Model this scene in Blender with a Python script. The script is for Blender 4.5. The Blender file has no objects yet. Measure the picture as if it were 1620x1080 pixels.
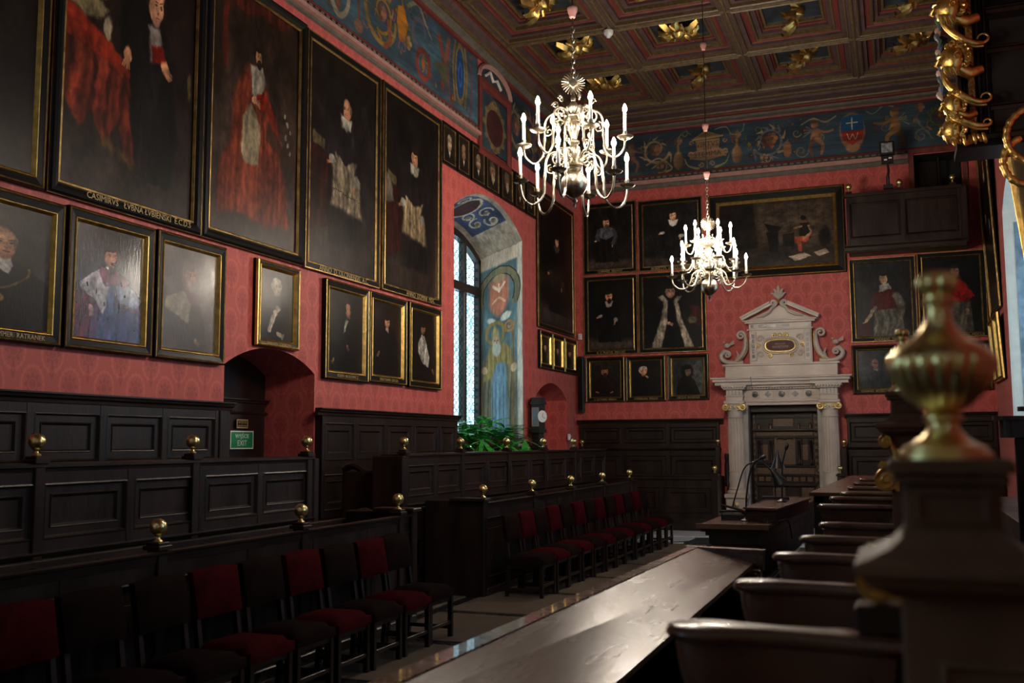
import bpy, math, random
import numpy as np
from mathutils import Matrix, Vector
PI = math.pi
sc = bpy.context.scene
C = sc.collection
# ------------------------------------------------------------------ camera, world, exposure
CAM = Vector((0.0, 0.0, 1.85))
yaw, pitch, roll = 0.3672184, 0.1014657, -0.00504203
cd = bpy.data.cameras.new('camera')
cam = bpy.data.objects.new('camera', cd); C.objects.link(cam)
fw = Vector((-math.sin(yaw)*math.cos(pitch), math.cos(yaw)*math.cos(pitch), math.sin(pitch)))
rt = Vector((math.cos(yaw), math.sin(yaw), 0)); up = rt.cross(fw)
r2 = math.cos(roll)*rt + math.sin(roll)*up; u2 = -math.sin(roll)*rt + math.cos(roll)*up
M = Matrix((r2, u2, -fw)).transposed().to_4x4(); M.translation = CAM
cam.matrix_world = M
cd.sensor_width = 36; cd.lens = 36*1576.778/1620; cd.clip_start = 0.05; cd.clip_end = 200
cd.dof.use_dof = True; cd.dof.focus_distance = 13.0; cd.dof.aperture_fstop = 2.8
sc.camera = cam
sc.view_settings.view_transform = 'Standard'; sc.view_settings.look = 'None'
sc.view_settings.gamma = 1; sc.view_settings.use_curve_mapping = False
sc.view_settings.exposure = 0.12
BULB = 1300.0
world = bpy.data.worlds.new('sky'); sc.world = world; world.use_nodes = True
wn = world.node_tree.nodes; wl = world.node_tree.links
bg = wn['Background']; bg.inputs['Color'].default_value = (0.50, 0.78, 1.0, 1); bg.inputs['Strength'].default_value = 3.8
def portal(loc, rz, w, h):
    l = bpy.data.lights.new('window_portal', 'AREA'); l.shape = 'RECTANGLE'; l.size = w; l.size_y = h; l.cycles.is_portal = True
    o = bpy.data.objects.new('window_portal', l); C.objects.link(o); o.location = loc; o.rotation_euler = (PI/2, 0, rz)
LW, BW, RW = -6.98, 22.3, 1.9      # left, back, right wall planes
FRONT = -3.0
ZC = 9.3
# ------------------------------------------------------------------ materials
MATS = {}
def mat(name, col, rough=0.5, metal=0.0, noise=0.0, scale=8.0, bump=0.0, bscale=None, stretch=(1,1,1), coat=0.0, spec=0.5, col2=None):
    m = bpy.data.materials.new(name); m.use_nodes = True
    nt = m.node_tree; b = nt.nodes['Principled BSDF']
    b.inputs['Base Color'].default_value = (*col, 1); b.inputs['Roughness'].default_value = rough
    b.inputs['Metallic'].default_value = metal; b.inputs['Coat Weight'].default_value = coat
    b.inputs['Specular IOR Level'].default_value = spec
    tc = nt.nodes.new('ShaderNodeTexCoord'); mp = nt.nodes.new('ShaderNodeMapping'); mp.inputs['Scale'].default_value = stretch
    nt.links.new(tc.outputs['Object'], mp.inputs['Vector'])
    if noise > 0 or col2:
        n = nt.nodes.new('ShaderNodeTexNoise'); n.inputs['Scale'].default_value = scale; n.inputs['Detail'].default_value = 6
        nt.links.new(mp.outputs[0], n.inputs['Vector'])
        r = nt.nodes.new('ShaderNodeValToRGB'); r.color_ramp.elements[0].position = .3; r.color_ramp.elements[1].position = .7
        c2 = col2 or tuple(min(1, c*(1+noise)) for c in col); c1 = col if col2 else tuple(c*(1-noise) for c in col)
        r.color_ramp.elements[0].color = (*c1, 1); r.color_ramp.elements[1].color = (*c2, 1)
        nt.links.new(n.outputs['Fac'], r.inputs[0]); nt.links.new(r.outputs[0], b.inputs['Base Color'])
        rr = nt.nodes.new('ShaderNodeMapRange'); rr.inputs['To Min'].default_value = max(.04, rough-.1); rr.inputs['To Max'].default_value = min(1, rough+.12)
        nt.links.new(n.outputs['Fac'], rr.inputs['Value']); nt.links.new(rr.outputs[0], b.inputs['Roughness'])
    if bump > 0:
        n2 = nt.nodes.new('ShaderNodeTexNoise'); n2.inputs['Scale'].default_value = bscale or scale*3; n2.inputs['Detail'].default_value = 4
        nt.links.new(mp.outputs[0], n2.inputs['Vector'])
        bp = nt.nodes.new('ShaderNodeBump'); bp.inputs['Strength'].default_value = bump; bp.inputs['Distance'].default_value = .01
        nt.links.new(n2.outputs['Fac'], bp.inputs['Height']); nt.links.new(bp.outputs[0], b.inputs['Normal'])
    MATS[name] = m; return m
WOOD = mat('dark_oak', (.017, .009, .0065), .36, noise=.45, scale=5, bump=.25, bscale=26, stretch=(1, 1, .25), spec=.34)
WOODH = mat('dark_oak_horizontal', (.022, .012, .0085), .34, noise=.45, scale=5, bump=.2, bscale=26, stretch=(.3, .3, 1), spec=.4)
DESKW = mat('worn_desk_oak', (.048, .019, .011), .26, scale=3.0, bump=.10, bscale=14, stretch=(3.0, .5, 1), col2=(.12, .048, .028), spec=.25)
for n_ in DESKW.node_tree.nodes:
    if n_.type == 'MAP_RANGE': n_.inputs['From Min'].default_value = .2; n_.inputs['From Max'].default_value = .8; n_.inputs['To Min'].default_value = .30; n_.inputs['To Max'].default_value = .22
    if n_.type == 'VALTORGB': n_.color_ramp.elements[0].position = .15; n_.color_ramp.elements[1].position = .85
ARMW = mat('polished_arm_oak', (.095, .043, .026), .27, noise=.4, scale=6, bump=.1, bscale=20, stretch=(.4, 2, 1), coat=.4)
PILW = mat('bench_end_oak', (.125, .068, .042), .58, noise=.5, scale=6, bump=.12, bscale=22, stretch=(1, 1, .3), spec=.14)
EBONY = mat('ebonised_frame', (.008, .0078, .0075), .36, bump=.12, bscale=14, spec=.12)
GILT = mat('gilding', (.66, .43, .13), .36, metal=1, noise=.3, scale=14, bump=.35, bscale=40)
GILTD = mat('old_gilding', (.42, .27, .10), .42, metal=1, noise=.45, scale=10, bump=.4, bscale=30)
BRASS = mat('polished_brass', (.90, .72, .32), .30, metal=1, noise=.12, scale=9, bump=.05, bscale=30)
BRASSP = mat('chandelier_brass', (.44, .385, .29), .30, metal=1, noise=.25, scale=12, bump=.1, bscale=30)
MARBLE = mat('cream_marble', (.60, .50, .42), .42, scale=2.4, bump=.2, bscale=25, col2=(.44, .36, .30))
MARBLEG = mat('grey_marble', (.40, .36, .32), .42, scale=5, bump=.2, bscale=25, col2=(.28, .26, .25))
MGOLD = mat('gilded_marble', (.70, .52, .22), .42, metal=.7, noise=.3, scale=20, bump=.3)
INLAY = mat('black_inlay', (.03, .028, .03), .25, noise=.4, scale=20)
REDINL = mat('red_marble', (.085, .022, .012), .6, noise=.4, scale=12)
VELR = mat('red_velvet', (.042, .0025, .004), .9, noise=.25, scale=10, bump=.2, bscale=120, spec=.02)
VELD = mat('dark_brown_velvet', (.011, .0055, .0045), .9, noise=.25, scale=10, bump=.2, bscale=120, spec=.02)
for m_ in (VELR, VELD):
    b_ = m_.node_tree.nodes['Principled BSDF']; b_.inputs['Sheen Weight'].default_value = .0; b_.inputs['Sheen Roughness'].default_value = .4
    b_.inputs['Sheen Tint'].default_value = (1, .5, .45, 1)
IRON = mat('black_iron', (.010, .010, .011), .4)
STONE = mat('tan_stone_tile', (.17, .135, .10), .30, scale=2.5, bump=.15, bscale=10, col2=(.115, .090, .068))
STONEL = mat('pale_daylit_tile', (.70, .74, .78), .22, scale=2.5, bump=.1, bscale=10, col2=(.50, .51, .52))  # light stone, its colour made paler and bluer for daylight glare
STONED = mat('black_stone_band', (.018, .017, .017), .28, noise=.3, scale=6, bump=.1)
PLAST = mat('white_plaster', (.60, .56, .50), .8, noise=.08, scale=6, bump=.15)
CANDLE = mat('ivory_candle_sleeve', (.80, .76, .66), .4)
LEAFM = mat('glossy_leaf', (.035, .34, .035), .28, noise=.55, scale=7, bump=.1, coat=.3)
WHITEP = mat('white_plastic', (.75, .74, .72), .4)
ROSE = mat('rose_enamel', (.62, .30, .26), .4)
BARK = mat('violet_brown_paint', (.095, .055, .050), .5, noise=.35, scale=9, bump=.2)
REDP = mat('oxblood_paint', (.16, .030, .022), .55, noise=.3, scale=9, bump=.2)
OCHP = mat('worn_gold_paint', (.12, .078, .030), .42, noise=.5, scale=16, bump=.3)
GREYP = mat('grey_green_paint', (.12, .105, .080), .6, noise=.3, scale=9, bump=.15)
PINKP = mat('salmon_paint', (.42, .22, .18), .6, noise=.15, scale=9, bump=.15)
BLUEP = mat('dark_blue_paint', (.025, .035, .045), .5, noise=.5, scale=6, bump=.15)
TAN = mat('inlay_light_wood', (.095, .050, .022), .4, noise=.5, scale=40, bump=.15)
GREENS = mat('green_sign_enamel', (.006, .24, .09), .4)
SIGNW = mat('pale_sign_print', (.80, .84, .68), .5)
GOLDT = mat('gold_lettering', (.42, .30, .12), .5)
DARKT = mat('dark_lettering', (.05, .03, .02), .6)
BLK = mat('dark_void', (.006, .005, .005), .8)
def emis(name, col, s):
    m = bpy.data.materials.new(name); m.use_nodes = True; b = m.node_tree.nodes['Principled BSDF']
    b.inputs['Base Color'].default_value = (*col, 1); b.inputs['Emission Color'].default_value = (*col, 1); b.inputs['Emission Strength'].default_value = s
    return m
BULBM = emis('lit_bulb', (1.0, .86, .70), BULB*.6)
# damask wall: a generated repeating tile
def srgb_img(name, arr, rep=False):
    h, w = arr.shape[:2]
    im = bpy.data.images.new(name, w, h); a = np.ones((h, w, 4), np.float32); a[..., :3] = np.clip(arr[::-1], 0, 1)
    im.pixels.foreach_set(a.ravel()); im.update(); im.pack()
    return im
def damask():
    w, h = 190, 250
    y, x = np.mgrid[0:h, 0:w].astype(np.float32); x = x/w; y = y/h
    def motif(cx, cy):
        dx = (x-cx+.5) % 1 - .5; dy = (y-cy+.5) % 1 - .5
        r = np.hypot(dx*1.05, dy*1.25); a = np.arctan2(dx, -dy)
        flower = (r < .19+.045*np.cos(a*8)) & ~((r > .10) & (r < .125))
        ring = (np.abs(np.hypot(dx*1.05, dy*(1.05+.3*np.sign(dy)*0))-.30) < .028+.012*np.cos(a*16))
        ped = (np.abs(dx) < .06*(1-np.abs(dy-.30)*6)) & (np.abs(dy-.30) < .13)
        vein = (np.abs(np.sin(a*8)) < .16) & (r < .17) & (r > .03)
        return ((flower & ~vein) | ped).astype(np.float32)-.8*ring
    m = motif(.5, .25)+motif(0, .75)
    for _ in range(2): m = (m+np.roll(m, 1, 0)+np.roll(m, -1, 0)+np.roll(m, 1, 1)+np.roll(m, -1, 1))/5
    c1 = np.array([.77, .335, .305]); c2 = np.array([.69, .275, .255])
    return c1*(1-m[..., None])+c2*m[..., None], m
dm, dmask = damask()
DIMG = srgb_img('damask_tile', dm)
def damask_mat():
    m = bpy.data.materials.new('red_damask'); m.use_nodes = True; nt = m.node_tree; b = nt.nodes['Principled BSDF']
    g = nt.nodes.new('ShaderNodeNewGeometry'); s = nt.nodes.new('ShaderNodeSeparateXYZ'); nt.links.new(g.outputs['Position'], s.inputs[0])
    a = nt.nodes.new('ShaderNodeMath'); a.operation = 'ADD'; nt.links.new(s.outputs[0], a.inputs[0]); nt.links.new(s.outputs[1], a.inputs[1])
    cx = nt.nodes.new('ShaderNodeMath'); cx.operation = 'DIVIDE'; cx.inputs[1].default_value = .42; nt.links.new(a.outputs[0], cx.inputs[0])
    cz = nt.nodes.new('ShaderNodeMath'); cz.operation = 'DIVIDE'; cz.inputs[1].default_value = .56; nt.links.new(s.outputs[2], cz.inputs[0])
    cb = nt.nodes.new('ShaderNodeCombineXYZ'); nt.links.new(cx.outputs[0], cb.inputs[0]); nt.links.new(cz.outputs[0], cb.inputs[1])
    t = nt.nodes.new('ShaderNodeTexImage'); t.image = DIMG; t.extension = 'REPEAT'; nt.links.new(cb.outputs[0], t.inputs[0])
    n = nt.nodes.new('ShaderNodeTexNoise'); n.inputs['Scale'].default_value = 90; nt.links.new(g.outputs['Position'], n.inputs['Vector'])
    mx = nt.nodes.new('ShaderNodeMix'); mx.data_type = 'RGBA'; mx.blend_type = 'MULTIPLY'; mx.inputs['Factor'].default_value = .25
    nt.links.new(t.outputs[0], mx.inputs[6]); nt.links.new(n.outputs['Fac'], mx.inputs[7]); nt.links.new(mx.outputs[2], b.inputs['Base Color'])
    b.inputs['Roughness'].default_value = .62; b.inputs['Sheen Weight'].default_value = .15
    bp = nt.nodes.new('ShaderNodeBump'); bp.inputs['Strength'].default_value = .15; nt.links.new(n.outputs['Fac'], bp.inputs['Height']); nt.links.new(bp.outputs[0], b.inputs['Normal'])
    return m
DAM = damask_mat()
# ------------------------------------------------------------------ mesh helpers
class MB:
    def __init__(s): s.v = []; s.f = []; s.m = Matrix.Identity(4)
    def add(s, vs, fs):
        o = len(s.v); s.v += [tuple(s.m @ Vector(p)) for p in vs]; s.f += [tuple(i+o for i in f) for f in fs]; return s
    def box(s, x0, y0, z0, x1, y1, z1):
        x0, x1 = sorted((x0, x1)); y0, y1 = sorted((y0, y1)); z0, z1 = sorted((z0, z1))
        return s.add([(x0,y0,z0),(x1,y0,z0),(x1,y1,z0),(x0,y1,z0),(x0,y0,z1),(x1,y0,z1),(x1,y1,z1),(x0,y1,z1)],
                     [(0,3,2,1),(4,5,6,7),(0,1,5,4),(1,2,6,5),(2,3,7,6),(3,0,4,7)])
    def bbox(s, x0, y0, z0, x1, y1, z1, b=.006):
        # box with chamfered vertical and top edges
        x0, x1 = sorted((x0, x1)); y0, y1 = sorted((y0, y1)); z0, z1 = sorted((z0, z1)); b = min(b, (x1-x0)/3, (y1-y0)/3, (z1-z0)/3)
        ring = lambda d, z: [(x0+b+d-b, y0+b, z), (x0+b, y0+d, z), (x1-b, y0+d, z), (x1-d, y0+b, z), (x1-d, y1-b, z), (x1-b, y1-d, z), (x0+b, y1-d, z), (x0+d, y1-b, z)]
        rs = [ring(0, z0)]+[ring(0, z1-b)]+[[(min(max(x, x0+b), x1-b), min(max(y, y0+b), y1-b), z1) for x, y, _ in ring(0, 0)]]
        vs = [p for r in rs for p in r]; fs = [tuple(range(7, -1, -1)), tuple(range(16, 24))]
        for k in (0, 8):
            for i in range(8): j = (i+1) % 8; fs.append((k+i, k+j, k+8+j, k+8+i))
        return s.add(vs, fs)
    def prism(s, poly, a, b, axis='y'):
        n = len(poly); mk = {'y': lambda p, t: (p[0], t, p[1]), 'z': lambda p, t: (p[0], p[1], t), 'x': lambda p, t: (t, p[0], p[1])}[axis]
        vs = [mk(p, a) for p in poly]+[mk(p, b) for p in poly]
        return s.add(vs, [tuple(range(n)), tuple(range(2*n-1, n-1, -1))]+[(i, i+n, (i+1) % n+n, (i+1) % n) for i in range(n)])
    def lathe(s, prof, n=20, c=(0,0,0), flute=None, axis='z'):
        vs = []; fs = []
        for k, (r, z) in enumerate(prof):
            for i in range(n):
                a = 2*PI*i/n; rr = r*(flute(a, z) if flute else 1); p = (rr*math.cos(a), rr*math.sin(a), z)
                if axis == 'y': p = (p[0], -p[2], p[1])
                if axis == 'x': p = (p[2], p[0], p[1])
                vs.append((p[0]+c[0], p[1]+c[1], p[2]+c[2]))
        for k in range(len(prof)-1):
            for i in range(n): j = (i+1) % n; fs.append((k*n+i, k*n+j, (k+1)*n+j, (k+1)*n+i))
        if prof[0][0] > 1e-5: fs.append(tuple(range(n-1, -1, -1)))
        if prof[-1][0] > 1e-5: fs.append(tuple((len(prof)-1)*n+i for i in range(n)))
        return s.add(vs, fs)
    def tube(s, pts, r, n=8, closed=False):
        pts = [Vector(p) for p in pts]; m = len(pts); R = r if isinstance(r, (list, tuple)) else [r]*m
        vs = []; fs = []; prev = None
        for k in range(m):
            t = (pts[(k+1) % m]-pts[k-1]) if closed else (pts[min(k+1, m-1)]-pts[max(k-1, 0)])
            t.normalize()
            if prev is None: a = t.orthogonal().normalized()
            else: a = (prev - t*prev.dot(t)); a = a.normalized() if a.length > 1e-6 else t.orthogonal().normalized()
            prev = a; b = t.cross(a)
            for i in range(n): an = 2*PI*i/n; vs.append(tuple(pts[k]+(a*math.cos(an)+b*math.sin(an))*R[k]))
        L = m if closed else m-1
        for k in range(L):
            for i in range(n): j = (i+1) % n; q = (k+1) % m; fs.append((k*n+i, k*n+j, q*n+j, q*n+i))
        if not closed: fs += [tuple(range(n-1, -1, -1)), tuple((m-1)*n+i for i in range(n))]
        return s.add(vs, fs)
    def sweep(s, x0, z0, x1, z1, prof, y=0, cap=False):
        # mitred frame round a rectangle in the XZ plane; prof = [(inset, out)] with out towards -Y
        vs = []; fs = []
        for d, o in prof: vs += [(x0+d, y-o, z0+d), (x1-d, y-o, z0+d), (x1-d, y-o, z1-d), (x0+d, y-o, z1-d)]
        for k in range(len(prof)-1):
            for i in range(4): j = (i+1) % 4; fs.append((k*4+i, k*4+j, k*4+4+j, k*4+4+i))
        if cap: k = (len(prof)-1)*4; fs.append((k, k+1, k+2, k+3))
        return s.add(vs, fs)
    def ball(s, c, r, n=14, sc_=(1,1,1)):
        pr = [(max(1e-6, r*math.sin(PI*k/n)), -r*math.cos(PI*k/n)) for k in range(n+1)]
        o = len(s.v); k = MB(); k.lathe(pr, n+4)
        return s.add([(p[0]*sc_[0]+c[0], p[1]*sc_[1]+c[1], p[2]*sc_[2]+c[2]) for p in k.v], k.f)
    def mesh(s, name, m, smooth=0):
        me = bpy.data.meshes.new(name); me.from_pydata(s.v, [], s.f); me.update()
        if m: me.materials.append(m)
        if smooth:
            me.polygons.foreach_set('use_smooth', [True]*len(me.polygons)); me.set_sharp_from_angle(angle=math.radians(smooth))
        return me
    def build(s, name, m, parent=None, smooth=0, label=None, kind=None):
        o = bpy.data.objects.new(name, s.mesh(name, m, smooth)); C.objects.link(o)
        if parent: o.parent = parent
        if label: o['label'] = label
        if kind: o['kind'] = kind
        return o
def thing(name, label, cat, loc=(0,0,0), rz=0, group=None):
    o = bpy.data.objects.new(name, None); C.objects.link(o); o.location = loc; o.rotation_euler = (0, 0, rz)
    o.empty_display_size = .1; o['label'] = label; o['category'] = cat
    if group: o['group'] = group
    return o
def tag(o, label, cat, group=None):
    o['label'] = label; o['category'] = cat
    if group: o['group'] = group
    return o
def inst(name, me, parent=None, loc=(0,0,0), rz=0, scale=None, label=None, rot=None):
    o = bpy.data.objects.new(name, me); C.objects.link(o)
    if parent: o.parent = parent
    o.location = loc; o.rotation_euler = rot or (0, 0, rz)
    if scale: o.scale = scale
    if label: o['label'] = label
    return o
def copy_tree(o, parent=None):
    c = o.copy(); C.objects.link(c)
    if parent: c.parent = parent
    for ch in list(o.children): copy_tree(ch, c)
    return c
def struct(o): o['kind'] = 'structure'; return o
def text_mesh(txt, size, m, name, parent, loc, rot, align='CENTER', ext=.001, sx=1.0, label=None):
    cu = bpy.data.curves.new(name, 'FONT'); cu.body = txt; cu.size = size; cu.align_x = align; cu.align_y = 'CENTER'; cu.extrude = ext; cu.resolution_u = 2
    t = bpy.data.objects.new('t', cu); C.objects.link(t)
    dg = bpy.context.evaluated_depsgraph_get(); me = bpy.data.meshes.new_from_object(t.evaluated_get(dg)); bpy.data.objects.remove(t)
    me.name = name; me.materials.clear(); me.materials.append(m)
    o = bpy.data.objects.new(name, me); C.objects.link(o); o.parent = parent; o.location = loc; o.rotation_euler = rot; o.scale = (sx, 1, 1)
    if label: o['label'] = label
    return o
def field(mb, x0, z0, x1, z1, y=0, mould=.018, flat=None, rise=.016):
    # moulding round an opening, a sunk border and a deeper sunk panel inside it
    flat = .19*min(x1-x0, z1-z0) if flat is None else flat
    mb.sweep(x0, z0, x1, z1, [(0, .026), (.010, .030), (.022, .012), (.026, .004), (flat, .004), (flat+.006, .012), (flat+.012, .010), (flat+.028, -.010)], y=y, cap=True)
def spiral(cx, cz, r0, r1, a0, turns, n=26, y=0):
    return [(cx+(r0+(r1-r0)*t)*math.cos(a0+2*PI*turns*t), y, cz+(r0+(r1-r0)*t)*math.sin(a0+2*PI*turns*t)) for t in [i/(n-1) for i in range(n)]]
def bez(p0, p1, p2, p3, n=10):
    out = []
    for i in range(n):
        t = i/(n-1); u = 1-t
        out.append(tuple(u*u*u*a+3*u*u*t*b+3*u*t*t*c+t*t*t*d for a, b, c, d in zip(p0, p1, p2, p3)))
    return out
# ------------------------------------------------------------------ flat painted pictures (colour only)
class Paint:
    def __init__(s, w, h, base, seed=0, vign=.0, grad=None):
        s.w, s.h = w, h; s.a = np.zeros((h, w, 3), np.float32)+np.array(base, np.float32); s.rs = np.random.RandomState(seed); s.asp = w/h
        if grad is not None: t = np.linspace(0, 1, h)[:, None, None]; s.a = s.a*(1-t)+np.array(grad, np.float32)*t
        s.a = s.a*(1+.5*(s.noise(6)-.5))[..., None]
    def noise(s, k):
        g = s.rs.rand(k+2, k+2).astype(np.float32); y = np.linspace(0, k, s.h); x = np.linspace(0, k, s.w)
        y0 = y.astype(int); x0 = x.astype(int); fy = (y-y0)[:, None]; fx = (x-x0)[None]
        return (g[y0][:, x0]*(1-fy)*(1-fx)+g[y0+1][:, x0]*fy*(1-fx)+g[y0][:, x0+1]*(1-fy)*fx+g[y0+1][:, x0+1]*fy*fx)
    def _box(s, x0, y0, x1, y1):
        a, b, c, d = max(0, int(x0*s.w)-2), max(0, int(y0*s.h)-2), min(s.w, int(x1*s.w)+3), min(s.h, int(y1*s.h)+3)
        if a >= c or b >= d: return None
        yy, xx = np.mgrid[b:d, a:c].astype(np.float32); return a, b, c, d, (xx+.5)/s.w, (yy+.5)/s.h
    def _mix(s, bx, m, col, shade=None):
        a, b, c, d = bx[:4]; col = np.array(col, np.float32); t = col if shade is None else col*shade[..., None]
        s.a[b:d, a:c] = s.a[b:d, a:c]*(1-m[..., None])+t*m[..., None]
    def e(s, cx, cy, rx, ry, col, soft=.12, rot=0, al=1, lit=.0):
        R = max(rx*s.asp, ry)*1.3; bx = s._box(cx-R/s.asp, cy-R, cx+R/s.asp, cy+R)
        if bx is None: return s
        X = (bx[4]-cx)*s.asp; Y = bx[5]-cy; c, n = math.cos(rot), math.sin(rot); u = (X*c+Y*n)/(rx*s.asp); v = (-X*n+Y*c)/ry
        q = np.sqrt(u*u+v*v); m = np.clip((1-q)/soft+.5, 0, 1)*al
        s._mix(bx, m, col, 1-lit*(u*.8+v*.5) if lit else None); return s
    def p(s, pts, col, soft=.006, al=1, fold=0):
        P = np.array(pts, np.float32); bx = s._box(P[:, 0].min()-soft, P[:, 1].min()-soft, P[:, 0].max()+soft, P[:, 1].max()+soft)
        if bx is None: return s
        X = bx[4]*s.asp; Y = bx[5]; Q = P*np.array([s.asp, 1]); ins = np.zeros(X.shape, bool); d = np.full(X.shape, 9., np.float32)
        for i in range(len(Q)):
            x0, y0 = Q[i]; x1, y1 = Q[(i+1) % len(Q)]; dx, dy = x1-x0, y1-y0
            t = np.clip(((X-x0)*dx+(Y-y0)*dy)/(dx*dx+dy*dy+1e-9), 0, 1); d = np.minimum(d, np.hypot(X-x0-t*dx, Y-y0-t*dy))
            if abs(dy) > 1e-9: ins ^= ((y0 > Y) != (y1 > Y)) & (X < dx*(Y-y0)/dy+x0)
        m = np.clip(np.where(ins, d, -d)/soft*.5+.5, 0, 1)*al
        sh = None
        if fold:
            k_ = s.rs.uniform(26, 40)/s.asp**.5; q_ = s.rs.rand()*6; nn = s.noise(5)[bx[1]:bx[3], bx[0]:bx[2]]
            sh = 1+fold*(.6*np.sin(bx[4]*k_+2.2*np.sin(bx[5]*5+q_)+5*nn)+.5*np.sin(bx[4]*k_*2.3+4*bx[5]+9*nn))*(.35+.65*s.noise(9)[bx[1]:bx[3], bx[0]:bx[2]])
        s._mix(bx, m, col, sh); return s
    def l(s, pts, w, col, al=1, soft=.4, w1=None):
        if 2 < len(pts) < 12:
            p_ = [np.array(q, float) for q in pts]; o = []
            for i in range(len(p_)-1):
                a, b, c, d = p_[max(i-1, 0)], p_[i], p_[i+1], p_[min(i+2, len(p_)-1)]
                for t in (0, .25, .5, .75): o.append(.5*(2*b+(c-a)*t+(2*a-5*b+4*c-d)*t*t+(3*b-a-3*c+d)*t**3))
            pts = o+[p_[-1]]
        P = np.array(pts, np.float32); W = w if w1 is None else max(w, w1)
        bx = s._box(P[:, 0].min()-W/s.asp, P[:, 1].min()-W, P[:, 0].max()+W/s.asp, P[:, 1].max()+W)
        if bx is None: return s
        X = bx[4]*s.asp; Y = bx[5]; Q = P*np.array([s.asp, 1]); m = np.zeros(X.shape, np.float32); n = len(Q)-1
        for i in range(n):
            x0, y0 = Q[i]; x1, y1 = Q[i+1]; dx, dy = x1-x0, y1-y0
            t = np.clip(((X-x0)*dx+(Y-y0)*dy)/(dx*dx+dy*dy+1e-9), 0, 1); d = np.hypot(X-x0-t*dx, Y-y0-t*dy)
            ww = w if w1 is None else w+(w1-w)*(i+t)/n
            m = np.maximum(m, np.clip((ww-d)/(np.maximum(ww, 1e-4)*soft)+.2, 0, 1))
        s._mix(bx, m*al, col); return s
    def spi(s, cx, cy, r0, r1, a0, turns, w, col, w1=None, n=40):
        return s.l([(cx+(r0+(r1-r0)*t)*math.cos(a0+2*PI*turns*t)/s.asp, cy+(r0+(r1-r0)*t)*math.sin(a0+2*PI*turns*t)) for t in [i/(n-1) for i in range(n)]], w, col, w1=w1)
    def flower(s, cx, cy, r, col, c2, k=6):
        for i in range(k):
            a = 2*PI*i/k; s.e(cx+r*.6*math.cos(a)/s.asp, cy+r*.6*math.sin(a), r*.42/s.asp, r*.42, [c*(.85+.25*math.cos(a)) for c in col], .3)
        return s.e(cx, cy, r*.3/s.asp, r*.3, c2, .3)
    def head(s, cx, cy, r, skin, hair, beard=None, bald=False, turn=1, hat=None, dim=1):
        # r = half head height in picture heights
        q = 1/s.asp; sk = [c*dim for c in skin]
        if not bald: s.e(cx-.1*r*q*turn, cy-.22*r, .86*r*q, .98*r, hair, .15)
        s.e(cx, cy, .68*r*q, .98*r, [c*.80 for c in sk], .15, lit=.25*turn)
        s.e(cx+.14*r*q*turn, cy-.1*r, .5*r*q, .74*r, sk, .5)
        if bald:
            s.e(cx-.62*r*q*turn, cy-.1*r, .2*r*q, .45*r, hair, .4); s.e(cx+.6*r*q*turn, cy-.15*r, .1*r*q, .3*r, hair, .5)
        else: s.e(cx-.05*r*q, cy-.82*r, .66*r*q, .34*r, hair, .3)
        for k in (-1, 1):
            s.e(cx+(k*.27+.16*turn)*r*q, cy-.12*r, .13*r*q, .07*r, [c*.35 for c in sk], .5); s.l([(cx+(k*.27+.16*turn-.15)*r*q, cy-.27*r), (cx+(k*.27+.16*turn+.15)*r*q, cy-.29*r)], .04*r, [c*.4 for c in sk], .8)
        s.l([(cx+.2*r*q*turn, cy-.1*r), (cx+.28*r*q*turn, cy+.2*r), (cx+.16*r*q*turn, cy+.25*r)], .05*r, [c*.62 for c in sk], .8)
        s.e(cx+.3*r*q*turn, cy+.1*r, .07*r*q, .2*r, [min(1, c*1.15) for c in sk], .8, al=.7)
        s.l([(cx+.02*r*q*turn, cy+.47*r), (cx+.32*r*q*turn, cy+.47*r)], .05*r, [sk[0]*.62, sk[1]*.4, sk[2]*.38], .9)
        if beard:
            s.e(cx+.08*r*q*turn, cy+.36*r, .36*r*q, .10*r, beard, .4); s.e(cx+.06*r*q*turn, cy+.85*r, .48*r*q, .48*r, beard, .3); s.l([(cx+.02*r*q*turn, cy+.48*r), (cx+.26*r*q*turn, cy+.48*r)], .04*r, [sk[0]*.55, sk[1]*.35, sk[2]*.32], .9)
        if hat: s.e(cx-.05*r*q, cy-.80*r, .72*r*q, .42*r, hat, .2)
        return s
    def hand(s, cx, cy, r, skin, rot=0):
        q = 1/s.asp; s.e(cx, cy, r*q, r*.75, skin, .3, rot, lit=.2)
        for i in range(4):
            a = rot+(i-1.5)*.28; s.l([(cx+.5*r*q*math.cos(a), cy+.5*r*math.sin(a)), (cx+1.7*r*q*math.cos(a), cy+1.7*r*math.sin(a))], r*.2, [c*(.8+.07*i) for c in skin], .9)
        return s
    def fin(s, name, dark=1.0, grain=.10, warp=.012):
        # brush-like wobble of the drawn edges, blotches and canvas grain
        yy, xx = np.mgrid[0:s.h, 0:s.w].astype(np.float32); A = warp*s.h
        dx = (s.noise(14)-.5)*A*1.3+(s.noise(40)-.5)*A*.8+(s.noise(90)-.5)*A*.4; dy = (s.noise(14)-.5)*A*1.3+(s.noise(40)-.5)*A*.8+(s.noise(90)-.5)*A*.4
        s.a = s.a[np.clip(yy+dy, 0, s.h-1).astype(int), np.clip(xx+dx, 0, s.w-1).astype(int)]
        b_ = min(1, warp/.012+.15); s.a = s.a*(1+b_*(.55*(s.noise(11)-.5)+.45*(s.noise(34)-.5)+.3*(s.noise(80)-.5)))[..., None]
        n = s.rs.rand(s.h, s.w, 1).astype(np.float32)-.5; s.a = s.a*(1+grain*n)*dark
        return srgb_img(name, s.a)
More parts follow.
